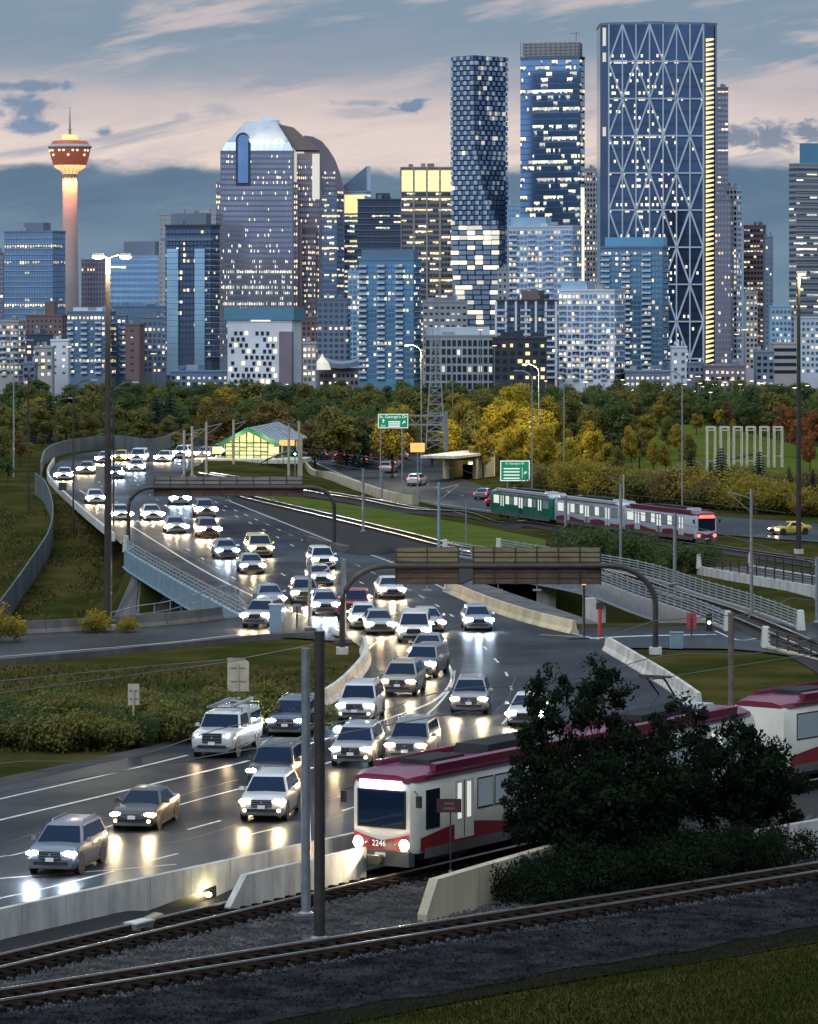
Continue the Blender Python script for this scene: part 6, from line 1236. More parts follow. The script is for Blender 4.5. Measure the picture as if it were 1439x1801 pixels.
def bldg(label, x0, x1, ytop, D, side=0.0, wall='w_slate', glass='glass_navy', fl=3.7, bay=3.0, wf=.75, hf=.62, lit=.12, pal=('win_warm', 'win_pale'), tops=(), balc=False, name='tower_block', run=1, rows=None, z_low=None, theta=24, ribs=0, rib_m='w_grey', cap=None, sideglass=None, cat='building', ledge=None):
    _bs[0] += 1; s = D/F; Wt = (x1-x0)*s; X = ((x0+x1)/2-CX)*s; h = H-(ytop-YH)*s-ZC; th = R(theta) if side else 0
    sgn = 1 if side < 0 else -1; fr = abs(side)
    w = Wt*(1-fr)/math.cos(th) if side else Wt; d = Wt*fr/math.sin(th) if side else max(14, Wt*.7)
    root = thing(name, label, cat, (X, D+d/2, ZC), sgn*th if side else 0)
    MB().box((0, 0, h/2), (w, d, h)).build('wall', wall, root)
    zl = 18 if z_low is None else z_low
    W_ = Win(root, glass)
    facade(W_, (-w/2, -d/2, 0), (1, 0), (0, -1), w, zl, h-1.2, bay, fl, wf, hf, lit, rows, pal, None, run, seed=_bs[0]*3+1)
    if side > 0: facade(W_, (w/2, -d/2, 0), (0, 1), (1, 0), d, zl, h-1.2, bay*1.1, fl, wf, hf, lit*.8, rows, pal, sideglass, run, seed=_bs[0]*3+2)
    if side < 0: facade(W_, (-w/2, d/2, 0), (0, -1), (-1, 0), d, zl, h-1.2, bay*1.1, fl, wf, hf, lit*.8, rows, pal, sideglass, run, seed=_bs[0]*3+2)
    W_.done()
    if balc:
        mb = MB(); nr = int((h-zl)/fl); bw = w/balc
        for j in range(nr):
            for i in range(balc):
                if (i+j*0) % 2 == 0 or balc < 3: mb.box((-w/2+bw*(i+.5), -d/2-.7, zl+j*fl+.1), (bw*.86, 1.3, .22)); mb.box((-w/2+bw*(i+.5), -d/2-1.32, zl+j*fl+.7), (bw*.86, .06, .9))
            if side: mb.box((-sgn*(w/2+.6), 0, zl+j*fl+.1), (1.2, d*.8, .22))
        mb.build('balconies', 'w_pale' if wall != 'w_navy' else 'w_slate', root, kind='stuff')
    if ribs:
        for i in range(ribs+1): MB().box((-w/2+w*i/ribs, -d/2-.35, h/2), (1.2, 1.0, h)).build('rib', rib_m, root)
    if ledge:
        mb = MB(); nr = int((h-zl)/ledge)
        for j in range(nr): mb.box((0, -d/2-.2, zl+j*ledge), (w+.3, .5, .5))
        mb.build('floor_ledges', rib_m, root, kind='stuff')
    MB().box((0, 0, h+.5), (w+.6, d+.6, 1.0)).build('parapet', cap or wall, root)
    for q_ in range(3): rr_ = random.Random(_bs[0]*7+q_); MB().box((rr_.uniform(-.36, .36)*w, rr_.uniform(-.3, .1)*d, h+1+rr_.uniform(.6, 1.6)), (w*rr_.uniform(.08, .2), d*.2, rr_.uniform(1.4, 3.4))).build('roof_plant', rr_.choice(('w_slate', 'w_grey', wall)), root)
    for a, b, hh, m in tops: MB().box(((a+b)/2*w-w/2, 0, h+1+hh/2), ((b-a)*w, d*.6, hh)).build('roof_plant', m, root)
    return root, w, d, h
Wm = ('win_warm', 'win_pale', 'win_dim', 'win_amber', 'win_dim'); Pl = ('win_pale', 'win_dim', 'win_warm', 'win_dim')
mb = MB(); mb.quad((-9000, 2420, -39.4), (9000, 2420, -39.4), (9000, 39000, -39.4), (-9000, 39000, -39.4)); mat('far_haze', (.10, .15, .20), .9, col2=(.06, .09, .13), nscale=.006); mb.build('far_plain', 'far_haze', None, False, 'structure')  # distance haze put into the blue-grey colour of the far plain
# --- left side
bldg('blue-grey office block with scattered lit floors left of the observation tower', 5, 113, 408, 2900, .17, 'w_slate', 'glass_blue', 4.0, 2.6, .55, .8, .16, Pl, [(.35, .75, 6, 'w_slate')], rows=[.1, .1, 4, .1, .1, .2, .1, .1, .1, 4.5, .6, .1, .1, .1, .3, .1, .1, 3], run=4, ledge=4.0, rib_m='w_skyblue')
bldg('sliver of a dark building at the far left edge behind the office', -25, 6, 446, 2950, 0, 'w_plum', 'glass_grey', lit=.1)
bldg('grey balcony apartment block at the lower left corner of the skyline', -40, 44, 566, 2200, .12, 'w_stone', 'glass_navy', 3.1, 3.0, .7, .55, .22, Wm, balc=7)
bldg('dark red-brown brick slab behind the lower left flats', 44, 118, 556, 2450, .1, 'w_brown', 'glass_dark', 3.4, 4, .35, .35, .05, Wm, [(.5, .75, 8, 'w_brown')])
bldg('navy low block between the brick slab and the white low house', 46, 90, 590, 2300, 0, 'w_navy', 'glass_navy', 3.4, 4, .6, .5, .15)
bldg('small cream house block with a warm lamp at the skyline foot', 60, 92, 612, 2150, 0, 'w_stone', 'glass_navy', 3.6, 4, .6, .5, .35, Wm)
bldg('white low slab behind the left street lamp', 89, 120, 600, 2180, 0, 'w_white', 'glass_grey', 3.6, 5, .3, .3, .2)
bldg('blue balcony block left of the twin-lamp mast', 117, 204, 550, 2250, .12, 'w_blue', 'glass_blue', 3.2, 3.1, .75, .6, .28, Wm, [(.1, .8, 2, 'w_white')], balc=6)
bldg('dark slate office behind the twin-lamp mast', 142, 205, 458, 3000, .25, 'w_slate', 'glass_grey', 3.8, 3, .6, .6, .06)
bldg('pale blue glass office with lit crown right of the mast', 192, 292, 452, 2750, .12, 'w_skyblue', 'glass_blue', 4.2, 5, .9, .5, .16, Pl, [(.25, .9, 10, 'w_slate')], run=4, rows=[.2, .2, .2, 3, .2, .2, 2, .2, .3, .2, .2, 1])
bldg('mid-rise blue-grey block in front of the pale glass office', 196, 290, 540, 2500, 0, 'w_blue', 'glass_grey', 3.6, 3.4, .6, .5, .12, Wm)
bldg('narrow brown windowless slab', 220, 254, 572, 2250, .25, 'w_brown', 'glass_dark', 3.6, 8, .2, .2, .05)
bldg('small dark block with lit windows right of the brown slab', 252, 292, 560, 2280, 0, 'w_slate', 'glass_navy', 3.2, 3.2, .6, .55, .25, Wm)
bldg('blocks with lit balconies behind the twin-lamp mast foot', 190, 222, 556, 2260, 0, 'w_blue', 'glass_blue', 3.2, 3.1, .7, .6, .3, Wm, balc=3)
bldg('grey-rose slab behind the condominium tower', 278, 392, 378, 2650, .1, 'w_stone', 'glass_grey', 3.3, 4, .5, .4, .04)
# condominium tower with two pale glass strips
r0, w, d, h = bldg('blue condominium tower with two pale glass strips and dark core', 290, 386, 398, 2100, .14, 'w_navy', 'glass_navy', 3.05, 2.6, .8, .6, .07, Wm, [(.08, .85, 6, 'w_slate')], z_low=30)
for a, b in ((.05, .30), (.66, .88)):
    nr = int((h-38)/6.1)
    mb = MB(); mb.box(((a+b)/2*w-w/2, -d/2-.7, (h-12)/2+10), ((b-a)*w, 1.4, h-32)); mb.build('glass_strip', 'glass_sky', r0)
    mb = MB()
    for k in range(int((h-34)/3.05)): mb.box(((a+b)/2*w-w/2, -d/2-1.42, 28+k*3.05), ((b-a)*w, .12, .30))
    mb.build('spandrels', 'w_teal', r0, kind='stuff')
for k in range(int((h-30)/3.05)):
    if k % 1 == 0: pass
mb = MB()
for k in range(int((h-36)/3.05)): mb.box((w/2-.04*w, -d/2-.8, 30+k*3.05), (w*.10, 1.7, .25)); mb.box((-w/2+.0*w, -d/2-.6, 30+k*3.05), (w*.06, 1.4, .25)); mb.box((w/2+.6, 0, 30+k*3.05), (1.3, d*.8, .25))
mb.build('balconies', 'w_pale', r0, kind='stuff')
MB().box((0, -d/2-.9, h-7), (w+2.5, 2.4, 1.4)).build('cornice', 'w_slate', r0)
# white hotel: every window its own piece
r0, w, d, h = bldg('white hotel block with small square windows and blue top storey', 399, 530, 566, 2050, .12, 'w_white', 'glass_dark', 3.2, 200, .01, .01, 0, z_low=30)
WM_D = MB().box((0, 0, 0), (1.75, .3, 2.0)).mesh('window', 'glass_dark'); WM_L = MB().box((0, 0, 0), (1.75, .3, 2.0)).mesh('window', 'win_warm')
for i in range(9):
    for j in range(11):
        if (i*7+j*3+(i*j) % 3) % 4 == 0: continue
        o = link('window', WM_L if rnd.random() < .12 else WM_D, r0); o.location = (-w/2+w*.06+i*w*.083+(.8 if j % 2 else -.5), -d/2-.1, h-6-j*3.15)
for j in range(9):
    for i in range(3): o = link('window', WM_D, r0); o.location = (w*.34+i*1.9, -d/2-.1, h-8-j*3.15)
MB().box((0, 0, h+4.2), (w+3, d+2, 6.4)).build('top_storey', 'w_teal', r0); MB().box((w*.02, -d/2-.3, h+1.4), (w*.30, .5, 2.2)).build('lit_strip', 'win_pale', r0); MB().box((w*.75/2+2, -d/2-1.2, h/2-2), (w*.2, 2.0, h-6)).build('stair_tower', 'w_plum', r0)
# --- rose granite tower with chamfered lit roof
D = 2850; s = D/F
def lx(x, xc): return (x-xc)*s
xc = 487; base = (P(xc, 500, D).x, D, ZC); root = thing('stepped_tower', 'rose granite tower with stepped shoulders and lit sloping metal roof', 'building', base)
def zz(y): return H-(y-YH)*s-ZC
Wn = Win(root, 'glass_rose')
steps = [(388, 517, 265, -2), (380, 524, 320, 0), (377, 531, 390, 3)]
for k, (a, b, yt, yo) in enumerate(steps):
    A, B = lx(a, xc), lx(b, xc); MB().box(((A+B)/2, 30+yo*2, zz(yt)/2), (B-A, 60+yo*0, zz(yt))).build('wall', 'w_rose' if k else 'w_slate', root)
A, B = lx(389, xc), lx(514, xc); yf = 30-4-30
for r_a, r_b, lit, glass, pal in ((20, zz(500), .35, 'glass_dusk', ('win_rose', 'win_dim')), (zz(500), zz(455), .35, 'glass_dusk', ('win_rose', 'win_pale', 'win_dim')), (zz(455), zz(270), .07, 'glass_rose', ('win_pale', 'win_rose'))):
    facade(Wn, (A, yf, 0), (1, 0), (0, -1), B-A, r_a, r_b, 1.55, 3.9, .66, .62, lit*.75, None, pal, glass, 1, seed=int(r_b))
for a, b, yt, yo in ((380, 388, 322, 0), (517, 524, 322, 0), (377, 380, 392, 6)):
    facade(Wn, (lx(a, xc), 30+yo-30.0, 0), (1, 0), (0, -1), lx(b, xc)-lx(a, xc), 40, zz(yt), 1.6, 3.9, .7, .6, .45, None, ('win_rose', 'win_warm'), 'glass_grey', 1, seed=a)
# pointed arch window bay
mb = MB(); a, b = lx(419, xc), lx(437, xc); cxa = (a+b)/2; rr = (b-a)/2
for nm, m, gro, yo in (('bay_frame', 'w_navy', 1.6, -.5), ('bay_glass', 'glass_blue', 0, -.9)):
    q = [(cxa-rr-gro, zz(322)-gro), (cxa+rr+gro, zz(322)-gro)]+[(cxa+(rr+gro)*math.cos(t*math.pi/8), zz(246)+(rr+gro)*math.sin(t*math.pi/8)) for t in range(9)]
    n = len(q); mb = MB(); mb.add([(x, yf+yo, z) for x, z in q]+[(x, yf+2, z) for x, z in q], [tuple(range(n))]+[(i, (i+1) % n, n+(i+1) % n, n+i) for i in range(n)]); o = mb.build(nm, m, root); fix_normals(o.data)
# sloping roof
zr0, zr1 = zz(265), zz(211); mat('metal_roof', (.42, .46, .52), .3, .7, col2=(.30, .34, .40), nscale=.05)
def rq(x, y, z): return (lx(x, xc), y, z)
mb = MB(); mb.loft([[rq(391, -3.5, zr0), rq(516, -3.5, zr0), rq(516, 56, zr0), rq(391, 56, zr0)], [rq(398, -1, zz(250)), rq(509, -1, zz(250)), rq(509, 53, zz(250)), rq(398, 53, zz(250))], [rq(431, 16, zr1), rq(484, 16, zr1), rq(484, 40, zr1), rq(431, 40, zr1)]]); o = mb.build('roof', 'metal_roof', root); fix_normals(o.data)
for x in (446, 459, 471, 484, 496): mb = MB(); mb.box((lx(x, xc), -3.2, zz(258)), (.7, .5, .7)); mb.build('roof_lamp', 'lamp_glow_soft', root); l = bpy.data.lights.new('roof_light', 'SPOT'); l.energy = 90000; l.color = (1, .84, .60); l.spot_size = R(80); l.spot_blend = 1; l.shadow_soft_size = 1; o = link('roof_light', l, root); o.location = (lx(x, xc), -6, zz(257)); o.rotation_euler = Vector((0, .6, 1)).to_track_quat('-Z', 'Y').to_euler()
mb = MB(); mb.loft([[rq(457, 30, zr1), rq(500, 30, zr1-8), rq(500, 44, zr1-8), rq(457, 44, zr1)], [rq(457, 32, zz(203)), rq(488, 32, zz(207)), rq(488, 42, zz(207)), rq(457, 42, zz(203))]]); o = mb.build('roof_fin', 'glass_sky', root); fix_normals(o.data)
# right flank of the same tower, turned away
for a, b, yt, yo, m in ((515, 562, 268, 14, 'w_rose'), (516, 556, 400, 8, 'w_brown')):
    A, B = lx(a, xc), lx(b, xc); MB().box(((A+B)/2, 30+yo, zz(yt)/2), (B-A-.4, 50, zz(yt))).build('flank_wall', m, root); facade(Wn, (A+.5, 5+yo, 0), (1, 0), (0, -1), B-A-1, 30, zz(yt)-4, 1.8, 3.9, .6, .55, .16, None, ('win_rose', 'win_pale'), 'glass_grey', 1, seed=a+yo)
mb = MB(); mb.loft([[rq(484, 18, zz(215)), rq(515, 18, zz(222)), rq(560, 20, zz(262)), rq(517, 20, zz(262))], [rq(484, 40, zz(215)), rq(515, 40, zz(222)), rq(560, 52, zz(262)), rq(517, 52, zz(262))]]); o = mb.build('flank_roof', 'w_tan', root); fix_normals(o.data)
for a, b, y0, y1 in ((511, 522, 268, 330), (549, 562, 270, 350)):
    A, B = lx(a, xc), lx(b, xc); mb = MB(); mb.box(((A+B)/2, 4.0, (zz(y0)+zz(y1))/2), (B-A, .6, zz(y0)-zz(y1))); mb.build('lit_pier', 'win_dim', root)
Wn.done()
# companion tower with rounded shoulder
D = 2950; s = D/F; xc = 572; root = thing('rounded_tower', 'companion tower with rounded glass shoulder behind the rose granite one', 'building', (P(xc, 500, D).x, D, ZC)); Wn = Win(root, 'glass_grey')
q = [(lx(535, xc), 0), (lx(604, xc), 0), (lx(604, xc), zz(330)), (lx(596, xc), zz(300)), (lx(588, xc), zz(278)), (lx(578, xc), zz(262)), (lx(566, xc), zz(248)), (lx(550, xc), zz(240)), (lx(535, xc), zz(238))]
n = len(q); mb = MB(); mb.add([(x, 0, z) for x, z in q]+[(x, 50, z) for x, z in q], [tuple(range(n)), tuple(range(2*n-1, n-1, -1))]+[(i, (i+1) % n, n+(i+1) % n, n+i) for i in range(n)]); o = mb.build('wall', 'w_plum', root); fix_normals(o.data)
facade(Wn, (lx(562, xc), 0, 0), (1, 0), (0, -1), lx(590, xc)-lx(562, xc), 40, zz(300), 2.0, 3.9, .7, .62, .22, None, Pl, 'glass_grey', 2, seed=5); facade(Wn, (lx(590, xc), 0, 0), (1, 0), (0, -1), lx(604, xc)-lx(590, xc), 40, zz(335), 2.0, 3.9, .7, .62, .3, None, ('win_gold', 'win_warm'), 'glass_grey', 2, seed=6); Wn.done()
# --- middle
bldg('narrow tower with yellow-lit lower floors right of the rounded one', 566, 604, 345, 2800, .3, 'w_slate', 'glass_navy', 3.8, 2.4, .8, .6, .30, ('win_pale', 'win_warm', 'win_gold'), run=2, name='glass_tower')
r0, w, d, h = bldg('glass tower with raked crystalline top lit yellow', 598, 652, 338, 3000, .12, 'w_skyblue', 'glass_teal', 3.9, 2.6, .85, .6, .38, ('win_gold', 'win_warm', 'win_pale'), run=3, name='glass_tower')
mb = MB(); mb.loft([[(-w/2, -d/2, h+1), (w/2, -d/2, h+1), (w/2, d/2, h+1), (-w/2, d/2, h+1)], [(-w/2, -d/2, h+3), (w/2, -d/2, h+20), (w/2, d/2, h+20), (-w/2, d/2, h+3)]]); o = mb.build('raked_crown', 'glass_sky', r0); fix_normals(o.data)
MB().box((0, -d/2-.4, h-9), (w*.8, .6, 14)).build('lit_hall', 'win_gold', r0)
bldg('dark navy office slab in front of the raked glass tower', 629, 705, 352, 2700, 0, 'w_navy', 'glass_dark', 4.1, 3.0, .85, .5, .12, Pl, [(.42, .75, 4, 'w_navy')], run=2, rows=[.2, 1, .3, 3, .3, .2, .2], ledge=4.1, rib_m='w_slate')
r0, w, d, h = bldg('tan office tower with golden lit crown and vertical ribs', 705, 797, 296, 2800, 0, 'w_tan', 'glass_dark', 3.9, 2.5, .85, .55, .24, ('win_gold', 'win_warm', 'win_pale', 'win_pale'), run=3, ribs=4, rib_m='w_stone', name='ribbed_tower')
for i in range(4): MB().box((-w/2+w*(i+.5)/4, -d/2-.45, h-9), (w/4-1.4, .5, 15)).build('lit_crown_panel', 'win_gold', r0)
bldg('blue condominium with curved balconies in the centre foreground of the skyline', 631, 741, 458, 2100, .12, 'w_teal', 'glass_blue', 3.0, 2.7, .8, .62, .14, Wm, [(.02, .97, 5.0, 'w_blue')], balc=6, name='condominium')
bldg('teal glass slab left of the blue condominium', 612, 636, 478, 2300, 0, 'w_skyblue', 'glass_teal', 3.1, 2.8, .8, .6, .2, Wm)
bldg('grey-blue office with regular windows left of the blue condominium', 558, 616, 527, 2300, 0, 'w_slate', 'glass_navy', 3.5, 3.8, .6, .5, .05, Pl, rows=[.3, .3, .3, .3, .5, .3, .3, 12])
bldg('brown slab below the rose granite tower', 531, 562, 560, 2400, 0, 'w_brown', 'glass_dark', 3.4, 3, .5, .5, .12, ('win_rose',))
bldg('lit cream stair block beside the arena', 533, 556, 605, 2020, 0, 'w_stone', 'glass_grey', 3.2, 3, .7, .6, .5, Wm)
# arena with saddle roof
D = 2200; s = D/F; xc = 600; root = thing('arena', 'low arena with dark upswept saddle roof', 'arena', (P(xc, 600, D).x, D, ZC)); mb = MB(); rings = []
for k in range(17):
    t = -1+2*k/16; z = zz(640)+4.0*t*t; rings.append([(lx(xc+42*t, xc), 0, z-2.6), (lx(xc+42*t, xc), 40, z-1), (lx(xc+42*t, xc), 40, z+1), (lx(xc+42*t, xc), 0, z)])
mb.loft(rings); o = mb.build('saddle_roof', 'w_slate', root); fix_normals(o.data); MB().box((0, 18, 10+(zz(646)-10)/2-1), (lx(640, xc)-lx(560, xc), 30, zz(646)-10)).build('wall', 'w_plum', root); Wn = Win(root, 'glass_dark'); facade(Wn, (lx(562, xc), 3, 0), (1, 0), (0, -1), lx(638, xc)-lx(562, xc), 8, zz(648)-2, 3, 3.6, .6, .5, .35, None, ('win_rose', 'win_pale'), None, 1, seed=8); Wn.done()
mb = MB(); mb.loft([[(lx(x, xc), -4, zz(650)), (lx(x, xc), -1, zz(650))] for x in (560, 575)], False); mb2 = MB(); mb2.lathe([(5, 0), (3.6, 4), (1.0, 7), (.2, 9)], 10, (lx(567, xc), -3, zz(650))); mb2.build('peaked_canopy', 'win_dim', root)
# --- twisted checkered tower
D = 2650; s = D/F; xc = 843; root = thing('twisted_tower', 'dark twisting tower of offset window boxes, pale panels on its left face', 'building', (P(xc, 500, D).x, D, ZC)); fl_ = 3.35; nfl = int((zz(98)-zz(650))/fl_)
gl('panel_grey', (.55, .63, .74), .3, .3); pb = {k: MB() for k in ('panel_grey', 'glass_navy', 'glass_dark', 'w_dark', 'win_pale', 'win_warm', 'win_dim', 'glass_grey')}; core = MB(); r_ = random.Random(4)
def plan(y):
    t2 = min(1, max(0, (y-470)/130)); return 794+26*t2, float(np.interp(y, [98, 250, 330, 380, 405, 600], [834, 836, 850, 868, 879, 876])), 893-12*max(0, (y-540)/100)
prev = None; rings = []
for k in range(nfl+1):
    y = 650-(650-98)*k/nfl; z = zz(y); a, c_, b = plan(y); rings.append([(lx(a, xc)+1, 10, z), (lx(c_, xc), -6, z), (lx(b, xc)-1, 16, z), (lx(b, xc)-2, 40, z), (lx(a, xc)+2, 36, z)])
core.loft(rings); o = core.build('core', 'w_dark', root); fix_normals(o.data)
for k in range(nfl):
    y = 650-(650-98)*(k+.5)/nfl; z = zz(y); a, c_, b = plan(y); low = y > 395
    for (xa, ya, xb, yb, fc) in ((lx(a, xc), 10, lx(c_, xc), -6, 0), (lx(c_, xc), -6, lx(b, xc), 16, 1)):
        u = Vector((xb-xa, yb-ya, 0)); ln = u.length; u.normalize(); nv = Vector((u.y, -u.x, 0)); cell = (5.6 if low else 3.0) if fc == 0 else 2.5; n_ = max(2, int(ln/cell)); cw = ln/n_
        for i in range(n_):
            odd = (i+k) % 2; p = Vector((xa, ya, 0))+u*(cw*(i+.5)); outw = 1.0 if odd else .2
            if fc == 0: m = r_.choice(('win_warm', 'win_dim', 'win_pale')) if (low and r_.random() < (.30 if 400 < y < 420 or 440 < y < 470 or 490 < y < 560 else .14)) or r_.random() < .035 else (('glass_grey' if low else 'panel_grey') if odd or low else 'glass_navy')
            else: m = 'panel_grey' if (odd and r_.random() < .28 and y < 360) else 'win_dim' if r_.random() < .12 and y < 260 else 'glass_navy' if odd else 'glass_dark'
            pb[m].box((p.x+nv.x*outw*.5, p.y+nv.y*outw*.5, z), (cw*.88 if low or fc else cw*.80, outw+.6, fl_*.78), math.atan2(u.y, u.x))
for m, b in pb.items(): b.build('lit_window_boxes' if m.startswith('win') else 'window_boxes', m, root, kind='stuff')
# --- tall blue glass tower with screened crown
r0, w, d, h = bldg('tall blue glass tower with screened crown and bright scattered floors', 916, 1029, 102, 2750, .09, 'w_blue', 'glass_blue', 4.1, 1.25, .94, .84, .27, ('win_pale', 'win_warm', 'win_dim'), run=5, rows=[.6, 1.4, .7, 1.8, .4, .7, 1.6, .3, 1.1, 2.2, .5, .8], name='glass_tower', theta=20)
for i in range(13): MB().box((-w/2+w*i/12, -d/2+.3, h+6), (.35, .35, 11)).build('crown_mullion', 'steel_grey', r0)
for k in range(5): MB().box((0, -d/2+.3, h+1.5+2.3*k), (w, .3, .3)).build('crown_rail', 'steel_grey', r0)
MB().box((0, 0, h+6), (w*.94, d*.8, 9)).build('crown_screen', 'w_stone', r0); MB().bar((w*.40, 0, h+12), (w*.40, 0, h+18), .5, .5).build('crane_mast', 'steel_grey', r0); MB().bar((w*.30, 0, h+17.5), (w*.46, 0, h+17.5), .4, .5).build('crane_jib', 'steel_grey', r0)
MB().box((w/2+.5, 0, h*.33), (.5, d*.5, h*.55)).build('lit_edge', 'win_pale', r0)
bldg('pale blue condominium in front of the screened glass tower', 896, 1024, 400, 2250, .14, 'w_pale', 'glass_blue', 3.05, 2.8, .75, .62, .15, Wm, [(.0, .55, 5, 'w_skyblue')], balc=7, name='condominium')
bldg('narrow pale slab left of the pale blue condominium', 893, 914, 362, 2500, 0, 'w_skyblue', 'glass_teal', 3.3, 3, .7, .5, .06)
bldg('light grey office with square black windows between the two tallest towers', 1027, 1058, 298, 2900, 0, 'w_stone', 'glass_dark', 3.9, 2.8, .55, .5, .30, Pl)
bldg('small grey block beside the twisted tower foot', 876, 908, 474, 2350, 0, 'w_grey', 'glass_dark', 3.5, 3.2, .4, .4, .15)
bldg('grey office slab below the tan ribbed tower', 744, 822, 532, 2300, 0, 'w_grey', 'glass_dark', 3.6, 4, .6, .35, .15, Pl, [(.1, .6, 2, 'w_slate')])
bldg('wide pale parking block with long roof line', 748, 868, 592, 2100, 0, 'w_grey', 'glass_dark', 4.4, 3.4, .7, .7, .10, ('win_dim', 'win_pale'), [(.0, .95, 4, 'w_pale')], z_low=12)
bldg('dark block with white framed balconies', 874, 998, 530, 2120, .16, 'w_dark', 'glass_navy', 3.3, 3.4, .8, .6, .16, Wm, [(.38, .66, 5, 'w_brown')], ribs=6, rib_m='w_white', balc=5)
bldg('black low block with a lit window group', 868, 962, 596, 2050, 0, 'w_dark', 'glass_dark', 4, 5, .6, .5, .12, ('win_gold',))
bldg('pale balcony condominium in front of the tallest tower', 984, 1101, 512, 2080, .18, 'w_white', 'glass_blue', 3.0, 2.9, .72, .6, .22, Wm, [(.0, .45, 4.5, 'w_skyblue')], balc=8, name='condominium')
bldg('blue glass condominium before the braced tower', 1058, 1176, 436, 2180, .10, 'w_blue', 'glass_teal', 3.05, 2.7, .8, .62, .16, Wm, [(.05, 1.0, 5, 'glass_teal')], balc=6, name='condominium')
# --- the braced tower
D = 2700; s = D/F; xc = 1160; root = thing('braced_tower', 'tallest dark glass tower with pale diagonal bracing and a lit right edge', 'building', (P(xc, 500, D).x, D, ZC)); zt = zz(43)
pl_ = [(lx(1057, xc), 9), (lx(1071, xc), 0), (lx(1160, xc), -3), (lx(1237, xc), 0), (lx(1263, xc), 9), (lx(1263, xc), 60), (lx(1057, xc), 60)]
gl('glass_night', (.085, .135, .25)); MB().prism(pl_, 0, zt).build('glass_body', 'glass_night', root); MB().prism([(x*1.006, y) for x, y in pl_], zt, zt+1.6).build('parapet', 'w_slate', root)
Wn = Win(root, 'glass_dark')
def fy(x): return np.interp(x, [1057, 1071, 1160, 1237, 1263], [9, 0, -3, 0, 9])
nf = int((zz(60)-zz(660))/4.2); r_ = random.Random(9)
for k in range(nf):
    y = 660-600*(k+.5)/nf; z = zz(y); rowf = r_.choice([.2, .5, 1, 1.6])
    for i in range(42):
        x = 1072+165*i/42; x2 = x+165/42*.86; hot = 1.0
        if y < 88: continue
        if 108 < y < 118: hot = 2.4
        if 185 < y < 240: hot = .4
        if x > 1192: hot *= .25
        if 1116 < x < 1142: hot *= 2.2
        on = r_.random() < .17*rowf*hot; a = lx(x, xc); b = lx(x2, xc)
        if on or k % 2 == 0: Wn.pane([(a, fy(x)-.12, z-1.0), (b, fy(x2)-.12, z-1.0), (b, fy(x2)-.12, z+1.0), (a, fy(x)-.12, z+1.0)], r_.choice(('win_pale', 'win_warm')) if on else 'glass_dark')
Wn.done()
colx = [1071+(1237-1071)*i/7 for i in range(8)]; rowy = [43+65.3*k for k in range(10)]; m_b = 'w_pale'
def bp(x, y): return (lx(x, xc), float(fy(x))-.7, zz(y))
for x in colx: MB().bar(bp(x, 43), bp(x, 668), .9, .9).build('vertical_mullion', m_b, root)
for y in rowy[1:]:
    for xa, xb in ((1071, 1160), (1160, 1237)): MB().bar(bp(xa, y), bp(xb, y), .8, 1.0).build('horizontal_beam', m_b, root)
for k in range(9):
    for i in range(7):
        up = (i+k) % 2; ya, yb = (rowy[k], rowy[k+1]) if up else (rowy[k+1], rowy[k])
        MB().bar(bp(colx[i], ya), bp(colx[i+1], yb), 1.3, 1.1).build('diagonal_brace', m_b, root)
nl = 70
mb = MB(); mb2 = MB()
for k in range(nl):
    y = 66+600*k/nl; za = zz(y+600/nl*.62); zb_ = zz(y); a, b = (lx(1242, xc), 1.7-.5), (lx(1257, xc), 7.0-.5)
    mb.add([(a[0], a[1], za-.8), (b[0], b[1], za+.9), (b[0], b[1], zb_), (a[0], a[1], zb_-.5)], [(0, 1, 2, 3)])
mb.build('lit_atrium_floors', 'win_gold', root, kind='stuff')
for x in (1238.5, 1261): MB().bar((lx(x, xc), float(fy(x))-.8, 0), (lx(x, xc), float(fy(x))-.8, zt), 1.3, 1.3).build('corner_mullion', 'w_slate', root)
for y0, y1 in ((48, 80), (92, 108), (223, 239)): MB().box((lx(1064.5, xc), 3.4, (zz(y0)+zz(y1))/2), (3.0, .8, zz(y0)-zz(y1))).build('lit_corner', 'win_dim', root)
MB().box((lx(1153, xc), 25, zt+3.4), (14, 8, .8)).build('helipad', 'w_slate', root); MB().box((lx(1153, xc), 25, zt+2.2), (2.5, 2.5, 2.4)).build('helipad_stem', 'w_slate', root)
# --- right side
bldg('grey slab peeping out right of the braced tower', 1250, 1281, 155, 2950, 0, 'w_plum', 'glass_grey', 4, 3.5, .8, .5, .14, Pl, run=3)
bldg('plum office with warm crown right of the braced tower', 1258, 1292, 352, 2600, .2, 'w_plum', 'glass_grey', 3.9, 3, .6, .5, .08, Wm)
bldg('white gridded tower behind the plum office', 1278, 1306, 330, 2800, .35, 'w_white', 'glass_dark', 3.8, 3.2, .6, .55, .16, Pl)
bldg('brown tower with lit floors right of the gridded one', 1309, 1348, 398, 2750, .15, 'w_brown', 'glass_dark', 3.7, 2.8, .7, .5, .22, Pl, run=2)
bldg('thin pale slab right of the brown tower', 1346, 1360, 418, 2700, 0, 'w_slate', 'glass_grey', 3.7, 3, .5, .5, .1)
bldg('small grey flats between the street lamps on the right', 1312, 1333, 515, 2400, 0, 'w_stone', 'glass_dark', 3.2, 3, .6, .5, .3, Wm)
bldg('low blue-grey building left of the right-hand tower', 1357, 1392, 540, 2500, 0, 'w_skyblue', 'glass_grey', 3.6, 3, .6, .5, .2, Wm)
bldg('low striped parking block near the right-hand mast', 1360, 1402, 605, 2200, 0, 'w_stone', 'glass_dark', 4, 12, .95, .45, .05)
